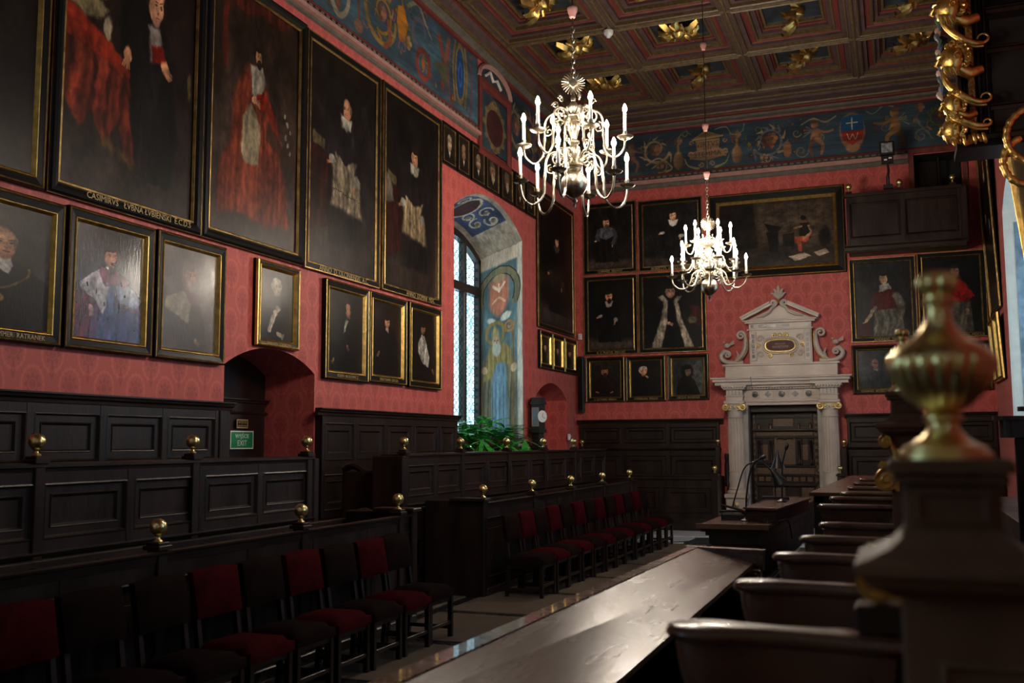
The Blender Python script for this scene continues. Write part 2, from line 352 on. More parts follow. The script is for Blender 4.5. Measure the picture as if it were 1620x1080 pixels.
def imgmat(name, im, rough=.34, bump=.12, spec=.5, vert=True, coat=0):
    m = bpy.data.materials.new(name); m.use_nodes = True; nt = m.node_tree; b = nt.nodes['Principled BSDF']
    t = nt.nodes.new('ShaderNodeTexImage'); t.image = im; t.extension = 'EXTEND'; u = nt.nodes.new('ShaderNodeUVMap'); nt.links.new(u.outputs[0], t.inputs[0]); nt.links.new(t.outputs[0], b.inputs['Base Color'])
    b.inputs['Roughness'].default_value = rough; b.inputs['Specular IOR Level'].default_value = spec; b.inputs['Coat Weight'].default_value = coat; b.inputs['Coat Roughness'].default_value = .16
    tc = nt.nodes.new('ShaderNodeTexCoord'); mp = nt.nodes.new('ShaderNodeMapping'); mp.inputs['Scale'].default_value = (3, 1, .6) if vert else (1, 1, 1)
    nt.links.new(tc.outputs['Object'], mp.inputs[0]); n = nt.nodes.new('ShaderNodeTexNoise'); n.inputs['Scale'].default_value = 26; n.inputs['Detail'].default_value = 8; nt.links.new(mp.outputs[0], n.inputs['Vector'])
    bp = nt.nodes.new('ShaderNodeBump'); bp.inputs['Strength'].default_value = bump; bp.inputs['Distance'].default_value = .006; nt.links.new(n.outputs['Fac'], bp.inputs['Height']); nt.links.new(bp.outputs[0], b.inputs['Normal'])
    return m
def uvmesh(name, pts, uvs, faces, m, smooth=False):
    me = bpy.data.meshes.new(name); me.from_pydata(pts, [], faces); me.update(); uv = me.uv_layers.new(name='UVMap')
    for lp in me.loops: uv.data[lp.index].uv = uvs[lp.vertex_index]
    me.materials.append(m)
    if smooth: me.polygons.foreach_set('use_smooth', [True]*len(me.polygons))
    return me
def canvas(name, x0, z0, x1, z1, y, m, parent, label=None):
    # gently waved stretched canvas
    nx, nz = 6, 8; P = []; U = []; F = []; rnd = random.Random(int((x0+z0)*1000))
    ph = rnd.random()*6
    for j in range(nz+1):
        for i in range(nx+1):
            u, v = i/nx, j/nz; P.append((x0+(x1-x0)*u, y-.006*math.sin(PI*u)*math.sin(PI*v)*(1+.6*math.sin(5*u+ph)*math.cos(4*v+ph)), z0+(z1-z0)*v)); U.append((u, v))
    for j in range(nz):
        for i in range(nx): a = j*(nx+1)+i; F.append((a, a+1, a+nx+2, a+nx+1))
    o = bpy.data.objects.new(name, uvmesh(name, P, U, F, m, True)); C.objects.link(o); o.parent = parent
    if label: o['label'] = label
    return o
SKIN = (.66, .47, .36)
def bust(seed, bg, grad, robe, hair=(.12,.08,.05), skin=SKIN, beard=None, bald=False, turn=1, collar=None, hx=.5, hy=.30, r=.11, chain=False, ermine=False, hand=None, dark=1., hat=None, extra=None):
    P = Paint(200, 280, bg, seed, grad=grad); q = 1/P.asp
    if ermine: P.p([(hx-.10, hy+r*.9), (.10, hy+.24), (.02, .70), (0, 1), (.95, 1), (.90, .62), (.80, hy+.25), (hx+.12, hy+r*.9)], robe, fold=.25)
    else: P.p([(hx-.09, hy+r*.95), (hx-.30, hy+r*1.7), (hx-.40, hy+.30), (hx-.44, 1), (hx+.42, 1), (hx+.38, hy+.28), (hx+.26, hy+r*1.6), (hx+.09, hy+r*.95)], robe, fold=.18)
    P.p([(hx-.32*r*q, hy+.5*r), (hx+.34*r*q, hy+.5*r), (hx+.42*r*q, hy+1.25*r), (hx-.42*r*q, hy+1.25*r)], [c*.55 for c in skin])
    if ermine:
        e_ = (.60, .57, .53)
        P.p([(hx-.12, hy+r), (hx-.30, hy+.19), (hx-.40, hy+.29), (hx-.22, hy+.36), (hx-.04, hy+.48), (hx-.02, hy+.2)], e_, fold=.15); P.p([(hx+.12, hy+r), (hx+.30, hy+.2), (hx+.33, hy+.36), (hx+.10, hy+.46), (hx+.04, hy+.2)], [c*.85 for c in e_], fold=.2)
        for _ in range(14): P.e(hx+P.rs.uniform(-.28, .28), hy+P.rs.uniform(.2, .38), .012, .014, (.10, .08, .08), .5)
        P.p([(hx-.13, hy+r*.8), (hx+.13, hy+r*.8), (hx+.20, hy+.24), (hx, hy+.32), (hx-.20, hy+.22)], ermine, fold=.3)
    if collar: P.p([(hx-.36*r*q, hy+.85*r), (hx+.36*r*q, hy+.85*r), (hx+.5*r*q, hy+1.35*r), (hx+.05, hy+1.9*r), (hx-.5*r*q, hy+1.3*r)], collar)
    if chain:
        P.l([(hx-.26, hy+r*1.6), (hx-.20, hy+.30), (hx, hy+.36), (hx+.2, hy+.26), (hx+.22, hy+r*1.4)], .010, (.52, .42, .22), .8); P.e(hx-.02, hy+.44, .05, .036, (.55, .45, .25), .3); P.e(hx-.02, hy+.44, .02, .016, (.2, .12, .06), .3)
    P.head(hx, hy, r, skin, hair, beard, bald, turn, hat)
    if hand:
        for (x, y, rot) in hand: P.hand(x, y, .03, [c*.85 for c in skin], rot)
    if extra: extra(P)
    return P.fin('painted_bust', dark)
def standing(seed, bg, grad, robe, under, w=220, h=400, hx=.5, hy=.24, r=.042, hair=(.12,.09,.06), cape=None, collar=(.6,.58,.52), hat=None, table=None, floor=(.17,.14,.12), turn=1, beard=None, dark=1., extra=None, bald=False):
    P = Paint(w, h, bg, seed, grad=grad); q = 1/P.asp
    P.p([(0, .84), (1, .86), (1, 1), (0, 1)], floor, soft=.04, fold=.1)
    if table:
        P.p([(0, .48), (.36, .52), (.36, .80), (0, .86)], table, fold=.45); P.p([(0, .45), (.34, .49), (.36, .53), (0, .50)], [c*1.25 for c in table]); P.p([(.05, .40), (.20, .42), (.20, .47), (.05, .45)], [.35, .3, .2])
    P.p([(hx-.10, hy+r), (hx-.22, .42), (hx-.25, .88), (hx+.27, .88), (hx+.22, .42), (hx+.10, hy+r)], robe, fold=.35)
    P.p([(hx-.15, hy+.14), (hx-.20, hy+.30), (hx-.22, .70), (hx+.24, .73), (hx+.19, hy+.30), (hx+.15, hy+.14)], under, fold=.34, soft=.012)
    if cape: P.p([(hx-.11, hy+r*.9), (hx-.20, hy+.10), (hx-.19, hy+.22), (hx, hy+.27), (hx+.20, hy+.22), (hx+.19, hy+.10), (hx+.11, hy+r*.9)], cape, fold=.2)
    P.l([(hx-.16, hy+.12), (hx-.22, hy+.21), (hx-.20, hy+.26)], .032, [c*.9 for c in (cape or robe)], .9); P.l([(hx+.17, hy+.12), (hx+.21, hy+.24), (hx+.16, hy+.32)], .032, [c*.8 for c in (cape or robe)], .9)
    P.e(hx-.20, hy+.27, .05, .022, [c*.9 for c in collar], .4); P.e(hx+.15, hy+.33, .05, .03, [c*.8 for c in collar], .4)
    P.hand(hx-.24, hy+.285, .014, [c*.9 for c in SKIN], 2.8); P.hand(hx+.13, hy+.37, .014, [c*.8 for c in SKIN], 1.6)
    if collar: P.p([(hx-.09, hy+r*.8), (hx+.09, hy+r*.8), (hx+.06, hy+r*1.9), (hx, hy+r*2.2), (hx-.06, hy+r*1.9)], collar)
    P.head(hx, hy, r, SKIN, hair, beard, bald, turn, hat)
    if extra: extra(P)
    return P.fin('painted_full_length', dark)
# ------------------------------------------------------------------ room shell
def arch_z(u, u0, u1, spring, rise):
    # segmental arch height at u
    w = (u1-u0)/2; R = (w*w+rise*rise)/(2*rise); d = u-(u0+u1)/2; return spring+rise-R+math.sqrt(max(0, R*R-d*d))
def wall_mesh(name, m, plane, flip, u0, u1, ztop, openings):
    # plane(u, z, d) -> point; openings = (u0, u1, sill, spring, rise)
    mb = MB(); q = []
    cur = u0
    for (a, b, sill, spr, rise) in sorted(openings):
        q.append([(cur, 0), (a, 0), (a, ztop), (cur, ztop)])
        if sill > 0: q.append([(a, 0), (b, 0), (b, sill), (a, sill)])
        n = 16 if rise > 0 else 1
        for i in range(n):
            p, r = a+(b-a)*i/n, a+(b-a)*(i+1)/n
            zp = arch_z(p, a, b, spr, rise) if rise > 0 else spr; zr = arch_z(r, a, b, spr, rise) if rise > 0 else spr
            q.append([(p, zp), (r, zr), (r, ztop), (p, ztop)])
        cur = b
    q.append([(cur, 0), (u1, 0), (u1, ztop), (cur, ztop)])
    for c in q:
        vs = [plane(*p) for p in c]; mb.add(vs, [(0, 1, 2, 3) if not flip else (3, 2, 1, 0)])
    return struct(mb.build(name, m))
WIN = (15.39, 18.75, 1.78, 5.95, .50); REC = (9.20, 11.05, 0.0, 2.745, .25); NIC = (19.47, 21.60, 0.0, 2.80, .34)
wall_l = wall_mesh('wall_left', DAM, lambda u, z: (LW, u, z), False, FRONT, BW, 9.6, [(-2.7, .6, 1.95, 5.9, .5), REC, WIN, NIC])
wall_b = wall_mesh('wall_back', DAM, lambda u, z: (u, BW, z), False, LW, RW, 9.6, [(-3.02, -1.52, 0, 2.66, 0), (.55, 1.47, 6.6, 7.87, 0)])
RWIN = [(16.0, 19.4, 1.95, 5.9, .5), (6.6, 9.6, 1.95, 5.9, .5), (-2.6, -.9, 2.4, 5.6, .4)]  # last two are out of view, added to light left wall and foreground
wall_r = wall_mesh('wall_right', DAM, lambda u, z: (RW, u, z), True, FRONT, BW, 9.6, RWIN)
struct(MB().add([(LW, FRONT, 0), (RW, FRONT, 0), (RW, FRONT, 9.6), (LW, FRONT, 9.6)], [(0, 1, 2, 3)]).build('wall_front', mat('ochre_plaster', (.50, .40, .24), .8, noise=.1, scale=3)))
floor = struct(MB().add([(LW-.9, FRONT, 0), (RW+.9, FRONT, 0), (RW+.9, BW+1.2, 0), (LW-.9, BW+1.2, 0)], [(0, 1, 2, 3)]).build('floor', STONED))
tm = MB().bbox(0, 0, 0, 1, 1, .012, .004).mesh('floor_tile', STONE); tml = MB().bbox(0, 0, 0, 1, 1, .012, .004).mesh('floor_tile_pale', STONEL)
for j, y in enumerate([.6+1.62*k for k in range(11)]):
    for i, (x0, x1) in enumerate(((-6.9, -4.95), (-4.78, -3.30), (-3.13, -1.65), (-1.48, 0.0), (.17, 1.85))):
        inst('floor_tile', tm, floor, (x0, y, 0), scale=(x1-x0, 1.45, 1))
dg_ = MB().prism([(0, 0), (.80, 0), (1.75, .95), (.95, .95)], 0, .012, 'z').mesh('floor_tile_dark', mat('slate_tile', (.035, .045, .055), .25))
for (x0, y0, x1, y1) in ((-6.9, 18.45, -4.95, 19.6), (-6.9, 19.75, -4.95, 21.0), (-4.78, 18.45, -3.75, 19.6), (-4.78, 19.75, -3.3, 21.0), (-2.9, 18.45, -1.6, 19.6), (-2.5, 19.75, -1.6, 21.0), (-1.45, 18.45, 0, 19.6), (-1.45, 19.75, 0, 21.0), (.15, 18.45, 1.85, 21.0), (-3.1, 21.1, -1.45, 22.4)):
    inst('floor_tile', tml, floor, (x0, y0, 0), scale=(x1-x0, y1-y0, 1))
inst('floor_tile', dg_, floor, (-4.10, 18.50, 0)); inst('floor_tile', dg_, floor, (-3.28, 19.78, 0))
# recesses
def reveal(name, u0, u1, z0, spr, rise, depth, wallx, sgn, mj, msf, mb_, back=True, sillm=None, inner=None):
    # arched recess behind a side wall at x = wallx going to x = wallx+sgn*depth
    xi = wallx+sgn*depth; inner = inner or (u0, u1, spr, rise); a, b, s2, r2_ = inner; n = 16
    P = lambda t: (u0+(u1-u0)*t, arch_z(u0+(u1-u0)*t, u0, u1, spr, rise)); Q = lambda t: (a+(b-a)*t, arch_z(a+(b-a)*t, a, b, s2, r2_))
    mb = MB(); mb.add([(wallx, u0, z0), (xi, a, z0), (xi, a, s2), (wallx, u0, spr)], [(0, 1, 2, 3)]); mb.add([(wallx, u1, z0), (wallx, u1, spr), (xi, b, s2), (xi, b, z0)], [(0, 1, 2, 3)])
    root = struct(mb.build(name, mj))
    P3, U3, F3 = [], [], []
    for i in range(n+1):
        p, q = P(i/n), Q(i/n); P3 += [(wallx, *p), (xi, *q)]; U3 += [(i/n, 0), (i/n, 1)]
    for i in range(n): F3.append((2*i, 2*i+1, 2*i+3, 2*i+2))
    o = bpy.data.objects.new('soffit', uvmesh('soffit', P3, U3, F3, msf)); C.objects.link(o); o.parent = root
    if back:
        m2 = MB(); m2.add([(xi, a, 0)]+[(xi, *Q(i/n)) for i in range(n+1)]+[(xi, b, 0)], [tuple(range(n+3))]); m2.build('back_panel', mb_, root)
    if z0 > 0: MB().box(wallx-sgn*.03, u0, z0-.05, xi, u1, z0).build('sill', sillm or PLAST, root)
    return root
reveal('trim_1', *REC[:2], 0, REC[3], REC[4], .75, LW, -1, DAM, DAM, WOOD)
reveal('trim_2', *NIC[:2], 0, NIC[3], NIC[4], .55, LW, -1, DAM, DAM, DAM)
# painted soffit of the window arch
S = Paint(420, 160, (.20, .25, .38), 5); S.p([(0, 0), (1, 0), (1, .14), (0, .14)], (.60, .56, .50)); S.p([(0, .90), (1, .90), (1, 1), (0, 1)], (.60, .56, .50))
S.p([(0, 0), (.22, 0), (.22, 1), (0, 1)], (.60, .56, .50)); S.p([(.80, 0), (1, 0), (1, 1), (.80, 1)], (.60, .56, .50))
S.e(.44, .52, .115, .36, (.66, .62, .55), .1); S.e(.44, .52, .098, .30, (.20, .07, .09), .1)
for k in range(5): S.l([(.37+.03*k, .45), (.40+.03*k, .62)], .02, (.30, .14, .16), .7)
for k, (x, y) in enumerate(((.58, .35), (.63, .68), (.70, .38), (.74, .68), (.27, .4), (.30, .7))):
    S.spi(x, y, .16, .02, k*1.3, 1.2, .022, (.66, .63, .56)); S.flower(x+.02, y, .07, (.62, .58, .50), (.4, .35, .3))
SOFM = imgmat('window_soffit_painting', S.fin('soffit', warp=.006), .75, .08, vert=False)
win1 = reveal('window_1', *WIN[:2], WIN[2], WIN[3], WIN[4], .97, LW, -1, PLAST, SOFM, PLAST, back=False, sillm=WOOD, inner=(15.55, 18.75, 5.62, .45))
# the painted saint on the far reveal
S = Paint(240, 860, (.23, .31, .34), 8, grad=(.30, .37, .38))
S.p([(0, 0), (1, 0), (1, .07), (0, .07)], (.60, .56, .50)); S.p([(.88, 0), (1, 0), (1, 1), (.88, 1)], (.62, .60, .56)); S.p([(0, .07), (.03, .07), (.03, 1), (0, 1)], (.10, .08, .07))
S.spi(.46, .215, .118, .118, -3.4, .62, .024, (.36, .35, .27)); S.spi(.46, .215, .100, .100, -3.4, .62, .003, (.14, .12, .10)); S.spi(.46, .215, .136, .136, -3.4, .62, .003, (.14, .12, .10))
S.p([(.26, .14), (.68, .14), (.70, .25), (.60, .30), (.47, .325), (.34, .30), (.24, .25)], (.58, .36, .28), soft=.012, fold=.12); S.e(.47, .135, .14, .022, (.50, .42, .32), .4)
for k in (-1, 0, 1): S.l([(.47, .20), (.47+k*.13, .165)], .007, (.72, .68, .62), .8)
S.l([(.33, .25), (.47, .23), (.60, .26)], .006, (.66, .52, .42)); S.e(.30, .34, .10, .018, (.62, .62, .58), .4, .3); S.e(.62, .335, .12, .02, (.62, .62, .58), .4, -.2)
S.p([(.24, .49), (.10, .56), (.05, .72), (.08, 1), (.86, 1), (.84, .62), (.74, .50), (.52, .46)], (.34, .32, .25), fold=.30, soft=.01)
S.p([(.34, .50), (.30, .72), (.30, 1), (.70, 1), (.64, .70), (.60, .50)], (.33, .43, .50), fold=.22, soft=.01); S.p([(.40, .62), (.36, 1), (.58, 1), (.54, .62)], (.40, .50, .57), fold=.18, soft=.02)
S.p([(.26, .47), (.20, .56), (.10, .66), (.30, .64), (.40, .56), (.60, .56), (.76, .60), (.72, .50), (.58, .46)], (.44, .38, .22), fold=.22, soft=.008)
S.spi(.38, .405, .055, .055, 0, 1, .010, (.45, .38, .20)); S.p([(.30, .40), (.38, .355), (.46, .40), (.47, .43), (.30, .43)], (.52, .46, .30), fold=.1); S.e(.39, .445, .085, .026, (.58, .47, .38), .3); S.e(.41, .485, .095, .04, (.56, .56, .52), .3)
for k in (-1, 1): S.e(.40+k*.035, .440, .012, .003, (.16, .12, .10), .5)
S.l([(.40, .44), (.415, .456)], .003, (.36, .28, .22)); S.l([(.78, .40), (.80, .56), (.79, .98)], .005, (.42, .30, .16)); S.spi(.70, .385, .035, .008, 0, 1.4, .007, (.50, .36, .22)); S.e(.80, .60, .07, .022, (.58, .50, .40), .3); S.e(.14, .60, .07, .02, (.58, .50, .40), .3)
for k in range(9): S.l([(.16+.08*k, .66+.01*(k % 3)), (.13+.085*k, .99)], .0025, (.20, .22, .22), .6)
SAINT = imgmat('saint_mural', S.fin('saint', 1.3, grain=.14, warp=.0035), .75, .10, vert=False)
o = bpy.data.objects.new('mural', uvmesh('mural', [(LW, 18.745, 1.78), (LW-.97, 18.745, 1.78), (LW-.97, 18.745, 5.62), (LW, 18.745, 5.95)], [(1, 0), (0, 0), (0, 1), (1, 1)], [(0, 1, 2, 3)], SAINT)); C.objects.link(o); o.parent = win1; o['label'] = 'painted bishop saint with halo and crozier under a shield'
# window joinery
GLASS = bpy.data.materials.new('bottle_glass'); GLASS.use_nodes = True; nt = GLASS.node_tree; nt.nodes.clear()
go = nt.nodes.new('ShaderNodeOutputMaterial'); tr = nt.nodes.new('ShaderNodeBsdfTransparent'); gl = nt.nodes.new('ShaderNodeBsdfGlossy'); mx = nt.nodes.new('ShaderNodeMixShader')
nz = nt.nodes.new('ShaderNodeTexNoise'); nz.inputs['Scale'].default_value = 5; cr = nt.nodes.new('ShaderNodeValToRGB'); cr.color_ramp.elements[0].color = (.34, .46, .42, 1); cr.color_ramp.elements[1].color = (.95, .92, .84, 1); cr.color_ramp.elements[0].position = .30; cr.color_ramp.elements[1].position = .7
gg = nt.nodes.new('ShaderNodeNewGeometry'); nt.links.new(gg.outputs['Position'], nz.inputs['Vector']); nt.links.new(nz.outputs['Fac'], cr.inputs[0]); nt.links.new(cr.outputs[0], tr.inputs[0])
gl.inputs['Roughness'].default_value = .1; mx.inputs[0].default_value = .06; nt.links.new(tr.outputs[0], mx.inputs[1]); nt.links.new(gl.outputs[0], mx.inputs[2]); nt.links.new(mx.outputs[0], go.inputs[0])
CLEAR = GLASS.copy(); CLEAR.name = 'clear_glass'
cc = [n for n in CLEAR.node_tree.nodes if n.type == 'VALTORGB'][0]; cc.color_ramp.elements[0].color = (.62, .7, .72, 1); cc.color_ramp.elements[1].color = (.8, .85, .85, 1)
def glazing(root, x, sg, a, b, z0, spr, rise, glass, lead=True):
    # arched wooden window: outer frame, two mullions, transom; leaded lights
    top = lambda u: arch_z(u, a, b, spr, rise)
    fr = MB(); n = 14; t = .10
    for u in (a, b-t): fr.box(x-.06, u, z0, x+.06, u+t, spr)
    fr.box(x-.06, a, z0, x+.06, b, z0+t)
    for i in range(n):
        p, q = a+(b-a)*i/n, a+(b-a)*(i+1)/n
        fr.add([(x+s_*.06, u, top(u)-d) for s_ in (-1, 1) for (u, d) in ((p, 0), (q, 0), (q, t+.04), (p, t+.04))], [(3, 2, 1, 0), (4, 5, 6, 7), (0, 1, 5, 4), (1, 2, 6, 5), (2, 3, 7, 6), (3, 0, 4, 7)])
    fr.build('window_frame', WOOD, root)
    w = (b-a)/4; zt = z0+(top((a+b)/2)-z0)*.735
    for k in (1, 2, 3): MB().bbox(x-.07, a+w*k-.055, z0, x+.07, a+w*k+.055, top(a+w*k)-.05, .015).build('mullion', WOOD, root)
    MB().bbox(x-.075, a, zt-.09, x+.075, b, zt+.09, .02).build('transom', WOOD, root)
    for k in range(4):
        for (za, zb) in ((z0+t, zt-.09), (zt+.09, None)):
            ua, ub = a+w*k+.05, a+w*(k+1)-.05
            zt2 = min(top(ua), top(ub))-.06 if zb is None else zb
            pts = [(x, ua, za), (x, ub, za), (x, ub, zt2 if zb else top(ub)-.1), (x, ua, zt2 if zb else top(ua)-.1)]
            MB().add(pts, [(0, 1, 2, 3)]).build('pane', glass, root)
            if lead:
                L = MB(); cw = (ub-ua)/4; nr = int((zt2-za)/(cw*.80)); rh = (zt2-za)/nr
                for r in range(nr):
                    for c_ in range(4):
                        uy, uz = ua+cw*(c_+.5), za+rh*(r+.5)
                        ring = [(x+.006, uy+cw*.5*math.cos(PI*j/4+PI/8), uz+rh*.5*math.sin(PI*j/4+PI/8)) for j in range(8)]
                        for j in range(8):
                            p, q = Vector(ring[j]), Vector(ring[(j+1) % 8]); cn = Vector((x+.006, uy, uz)); pi_, qi = p+(cn-p)*.22, q+(cn-q)*.22
                            L.add([tuple(p), tuple(q), tuple(qi), tuple(pi_)], [(0, 1, 2, 3)])
                L.build('lead_came', IRON, root, kind='stuff')
glazing(win1, LW-.97, 1, 15.55, 18.75, 1.80, 5.60, .45, GLASS)
for i, (a, b, s_, sp, ri) in enumerate(RWIN):
    r_ = reveal('window_%d' % (i+2), a, b, s_, sp, ri, .8, RW, 1, PLAST, PLAST, PLAST, back=False)
    glazing(r_, RW+.8, -1, a, b, s_, sp, ri, CLEAR, False)
    MB().add([(RW+.02, b-.004, s_+.1), (RW+.02+.13, b-.004, s_+.1), (RW+.15, b-.004, sp-.2), (RW+.02, b-.004, sp-.2)], [(0, 1, 2, 3)]).build('jamb_border', PLAST, r_)
    MB().add([(RW+.17, b-.005, s_+.1), (RW+.78, b-.005, s_+.1), (RW+.78, b-.005, sp-.2), (RW+.17, b-.005, sp-.2)], [(0, 1, 2, 3)]).build('jamb_mural', mat('jamb_blue_paint', (.17, .24, .30), .7, noise=.5, scale=4), r_)
    portal((RW+.9, (a+b)/2, (s_+sp)/2), PI/2, b-a, sp+ri-s_)
portal((LW-1.1, 17.1, 3.9), -PI/2, 3.2, 4.4)
r_ = reveal('window_5', -2.7, .6, 1.95, 5.9, .5, .8, LW, -1, PLAST, PLAST, PLAST, back=False)  # unseen window, added to light the near bench ends and brass
glazing(r_, LW-.8, 1, -2.7, .6, 1.95, 5.9, .5, CLEAR, False)
portal((LW-.9, -1.05, 4.2), -PI/2, 3.3, 4.4)
# shell behind the back wall openings
o = struct(MB().add([(-3.05, BW+.45, 0), (-1.5, BW+.45, 0), (-1.5, BW+.45, 2.7), (-3.05, BW+.45, 2.7), (-3.05, BW, 0), (-1.5, BW, 0), (-1.5, BW, 2.7), (-3.05, BW, 2.7)], [(0, 1, 2, 3), (0, 3, 7, 4), (1, 5, 6, 2), (3, 2, 6, 7)]).build('trim_3', WOOD))
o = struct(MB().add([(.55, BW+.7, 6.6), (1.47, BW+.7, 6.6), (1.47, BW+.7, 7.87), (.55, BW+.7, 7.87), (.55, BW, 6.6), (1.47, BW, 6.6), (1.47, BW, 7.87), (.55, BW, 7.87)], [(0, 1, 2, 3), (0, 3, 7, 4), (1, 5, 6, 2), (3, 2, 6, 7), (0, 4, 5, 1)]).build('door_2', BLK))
fr = MB().sweep(.45, 6.5, 1.58, 7.99, [(0, 0), (0, .05), (.10, .05), (.10, 0)], y=BW); fr.build('door_frame', REDP, o)
MB().bbox(1.02, BW+.25, 6.6, 1.06, BW+.3, 7.84).build('door_edge', WOOD, o); MB().bbox(.55, BW+.5, 6.6, 1.02, BW+.54, 7.84).build('door_leaf', WOOD, o)
# ceiling of gilded coffers
ceil_ = struct(MB().add([(LW-.1, FRONT-.1, 9.95), (RW+.1, FRONT-.1, 9.95), (RW+.1, BW+.1, 9.95), (LW-.1, BW+.1, 9.95)], [(3, 2, 1, 0)]).build('ceiling', BARK))
CX = [-6.6+2.05*i for i in range(5)]; CY = [21.1-2.1*i for i in range(12)]
HX, HY = 1.025, 1.05
def cof(name, prof, m, cap=False):
    mb = MB(); mb.sweep(-HX, -HY, HX, HY, prof, cap=cap); return name, mb.mesh(name, m)
COF = [cof('beam_soffit', [(0, 0), (.075, 0), (.075, -.03)], BARK), cof('gilt_edge_moulding', [(.075, -.0), (.095, .02), (.115, 0), (.115, -.06)], OCHP),
       cof('outer_step', [(.115, -.06), (.20, -.06), (.20, -.12)], BARK), cof('red_step', [(.20, -.12), (.215, -.10), (.24, -.12), (.30, -.12)], REDP), cof('gilt_step', [(.30, -.12), (.315, -.10), (.345, -.11), (.345, -.18)], OCHP),
       cof('middle_step', [(.345, -.18), (.43, -.18), (.43, -.24)], BARK), cof('inner_red_step', [(.43, -.24), (.44, -.225), (.47, -.24), (.47, -.28)], REDP), cof('inner_gilt_fillet', [(.47, -.28), (.49, -.26), (.53, -.27), (.53, -.32)], OCHP),
       cof('coffer_field', [(.53, -.32), (.535, -.33)], BLUEP, True)]
def rosette_mesh():
    mb = MB(); rnd = random.Random(3)
    for i in range(8):
        a0 = 2*PI*i/8+.2*(i % 2); L = .46 if i % 2 else .34; w0 = .105
        P = []; F = []; n = 9
        for k in range(n):
            t = k/(n-1); r = .05+L*t; z = -.05-.14*math.sin(PI*t*.9)+.06*t; w = w0*math.sin(PI*min(1, t*.85+.12))*(1+.25*math.cos(t*16))
            if t > .8: r = .05+L*(.8+.2*math.cos((t-.8)*6)); z += .10*(t-.8)*3
            for s_ in (-1, -.5, 0, .5, 1): P.append((r*math.cos(a0)-w*s_*math.sin(a0), r*math.sin(a0)+w*s_*math.cos(a0), z-.035*(1-abs(s_))+.03*abs(s_)))
        for k in range(n-1):
            for s_ in range(4): q = k*5+s_; F.append((q, q+1, q+6, q+5))
        mb.add(P, F)
        b = a0+PI/8; mb.tube([(.12*math.cos(b), .12*math.sin(b), -.10), (.26*math.cos(b+.1), .26*math.sin(b+.1), -.16), (.35*math.cos(b-.08), .35*math.sin(b-.08), -.10), (.30*math.cos(b-.25), .30*math.sin(b-.25), -.07)], [.03, .035, .03, .012], 6)
    mb.lathe([(.10, 0), (.13, -.05), (.11, -.10), (.13, -.15), (.09, -.20), (.04, -.24), (0, -.25)], 16, flute=lambda a, z: 1+.12*math.cos(a*6))
    return mb.mesh('rosette', GILT, 50)
RM = rosette_mesh()
for i in range(4):
    for j in range(11):
        cx, cy = CX[i]+HX, CY[j]-HY
        e0 = inst('coffer', COF[8][1], ceil_, (cx, cy, ZC), rot=(PI/2, 0, 0))
        for nm, me in COF[:8]: inst(nm, me, e0)
        inst('rosette', RM, e0, (0, .30, 0), rot=(-PI/2, 0, .35*((i*3+j*5) % 4)))
# rope ribs along the beams
def rope(L):
    mb = MB(); n = int(L/.16); mb.lathe([(.030+.006*(k % 2), L*k/n) for k in range(n+1)], 8); return mb
for x in CX: rope(CY[0]-CY[-1]).build('beam_rib', OCHP, ceil_).matrix_local = Matrix.Translation((x, CY[-1], ZC-.005)) @ Matrix.Rotation(-PI/2, 4, 'X')
for y in CY: rope(8.2).build('beam_rib', OCHP, ceil_).matrix_local = Matrix.Translation((CX[0], y, ZC-.005)) @ Matrix.Rotation(PI/2, 4, 'Y')
# cornices between walls and coffers: strips of a stepped profile (distance from wall, z)
def cornice(prof_mats, kind):
    for nm, pr, m in prof_mats:
        mb = MB()
        for (d0, z0), (d1, z1) in zip(pr, pr[1:]):
            if kind == 'l': mb.add([(LW+d0, FRONT, z0), (LW+d0, BW-d0*1.0, z0), (LW+d1, BW-d1, z1), (LW+d1, FRONT, z1)], [(0, 1, 2, 3)])
            if kind == 'r': mb.add([(RW-d0, FRONT, z0), (RW-d0, BW-d0, z0), (RW-d1, BW-d1, z1), (RW-d1, FRONT, z1)], [(3, 2, 1, 0)])
            if kind == 'b': mb.add([(LW+d0*.33, BW-d0, z0), (RW-d0*.25, BW-d0, z0), (RW-d1*.25, BW-d1, z1), (LW+d1*.33, BW-d1, z1)], [(0, 1, 2, 3)])
        mb.build(nm, m, cor[kind])
cor = {k: struct(MB().add([(LW, BW, 9.55), (LW+.1, BW, 9.55), (LW, BW-.1, 9.55)], [(0, 1, 2)]).build(n, BARK)) for k, n in (('l', 'trim_4'), ('b', 'trim_5'), ('r', 'trim_6'))}
cornice([('red_fillet', [(0, 8.95), (.04, 8.95), (.05, 9.0), (.03, 9.02)], REDP), ('painted_ovolo', [(.03, 9.02), (.09, 9.06), (.11, 9.12)], GREYP), ('gilt_bead', [(.11, 9.12), (.15, 9.12), (.16, 9.17)], OCHP), ('dark_cove', [(.16, 9.17), (.24, 9.20), (.28, 9.27)], BARK), ('red_band', [(.28, 9.27), (.33, 9.27), (.33, 9.30), (.40, 9.30)], REDP)], 'l')
cornice([('red_fillet', [(0, 9.03), (.07, 9.03), (.09, 9.07)], REDP), ('painted_ovolo', [(.09, 9.07), (.2, 9.09), (.24, 9.13)], GREYP), ('red_band', [(.24, 9.13), (.34, 9.13), (.36, 9.15)], REDP), ('gilt_bead', [(.36, 9.15), (.44, 9.15), (.46, 9.18)], OCHP), ('dark_cove', [(.46, 9.18), (.70, 9.20), (.74, 9.24)], BARK), ('gilt_rope_bead', [(.74, 9.24), (.84, 9.24), (.87, 9.27)], OCHP), ('dark_fascia', [(.87, 9.27), (1.05, 9.28), (1.08, 9.30)], BARK), ('gilt_edge', [(1.08, 9.30), (1.13, 9.28), (1.2, 9.30)], OCHP)], 'b')
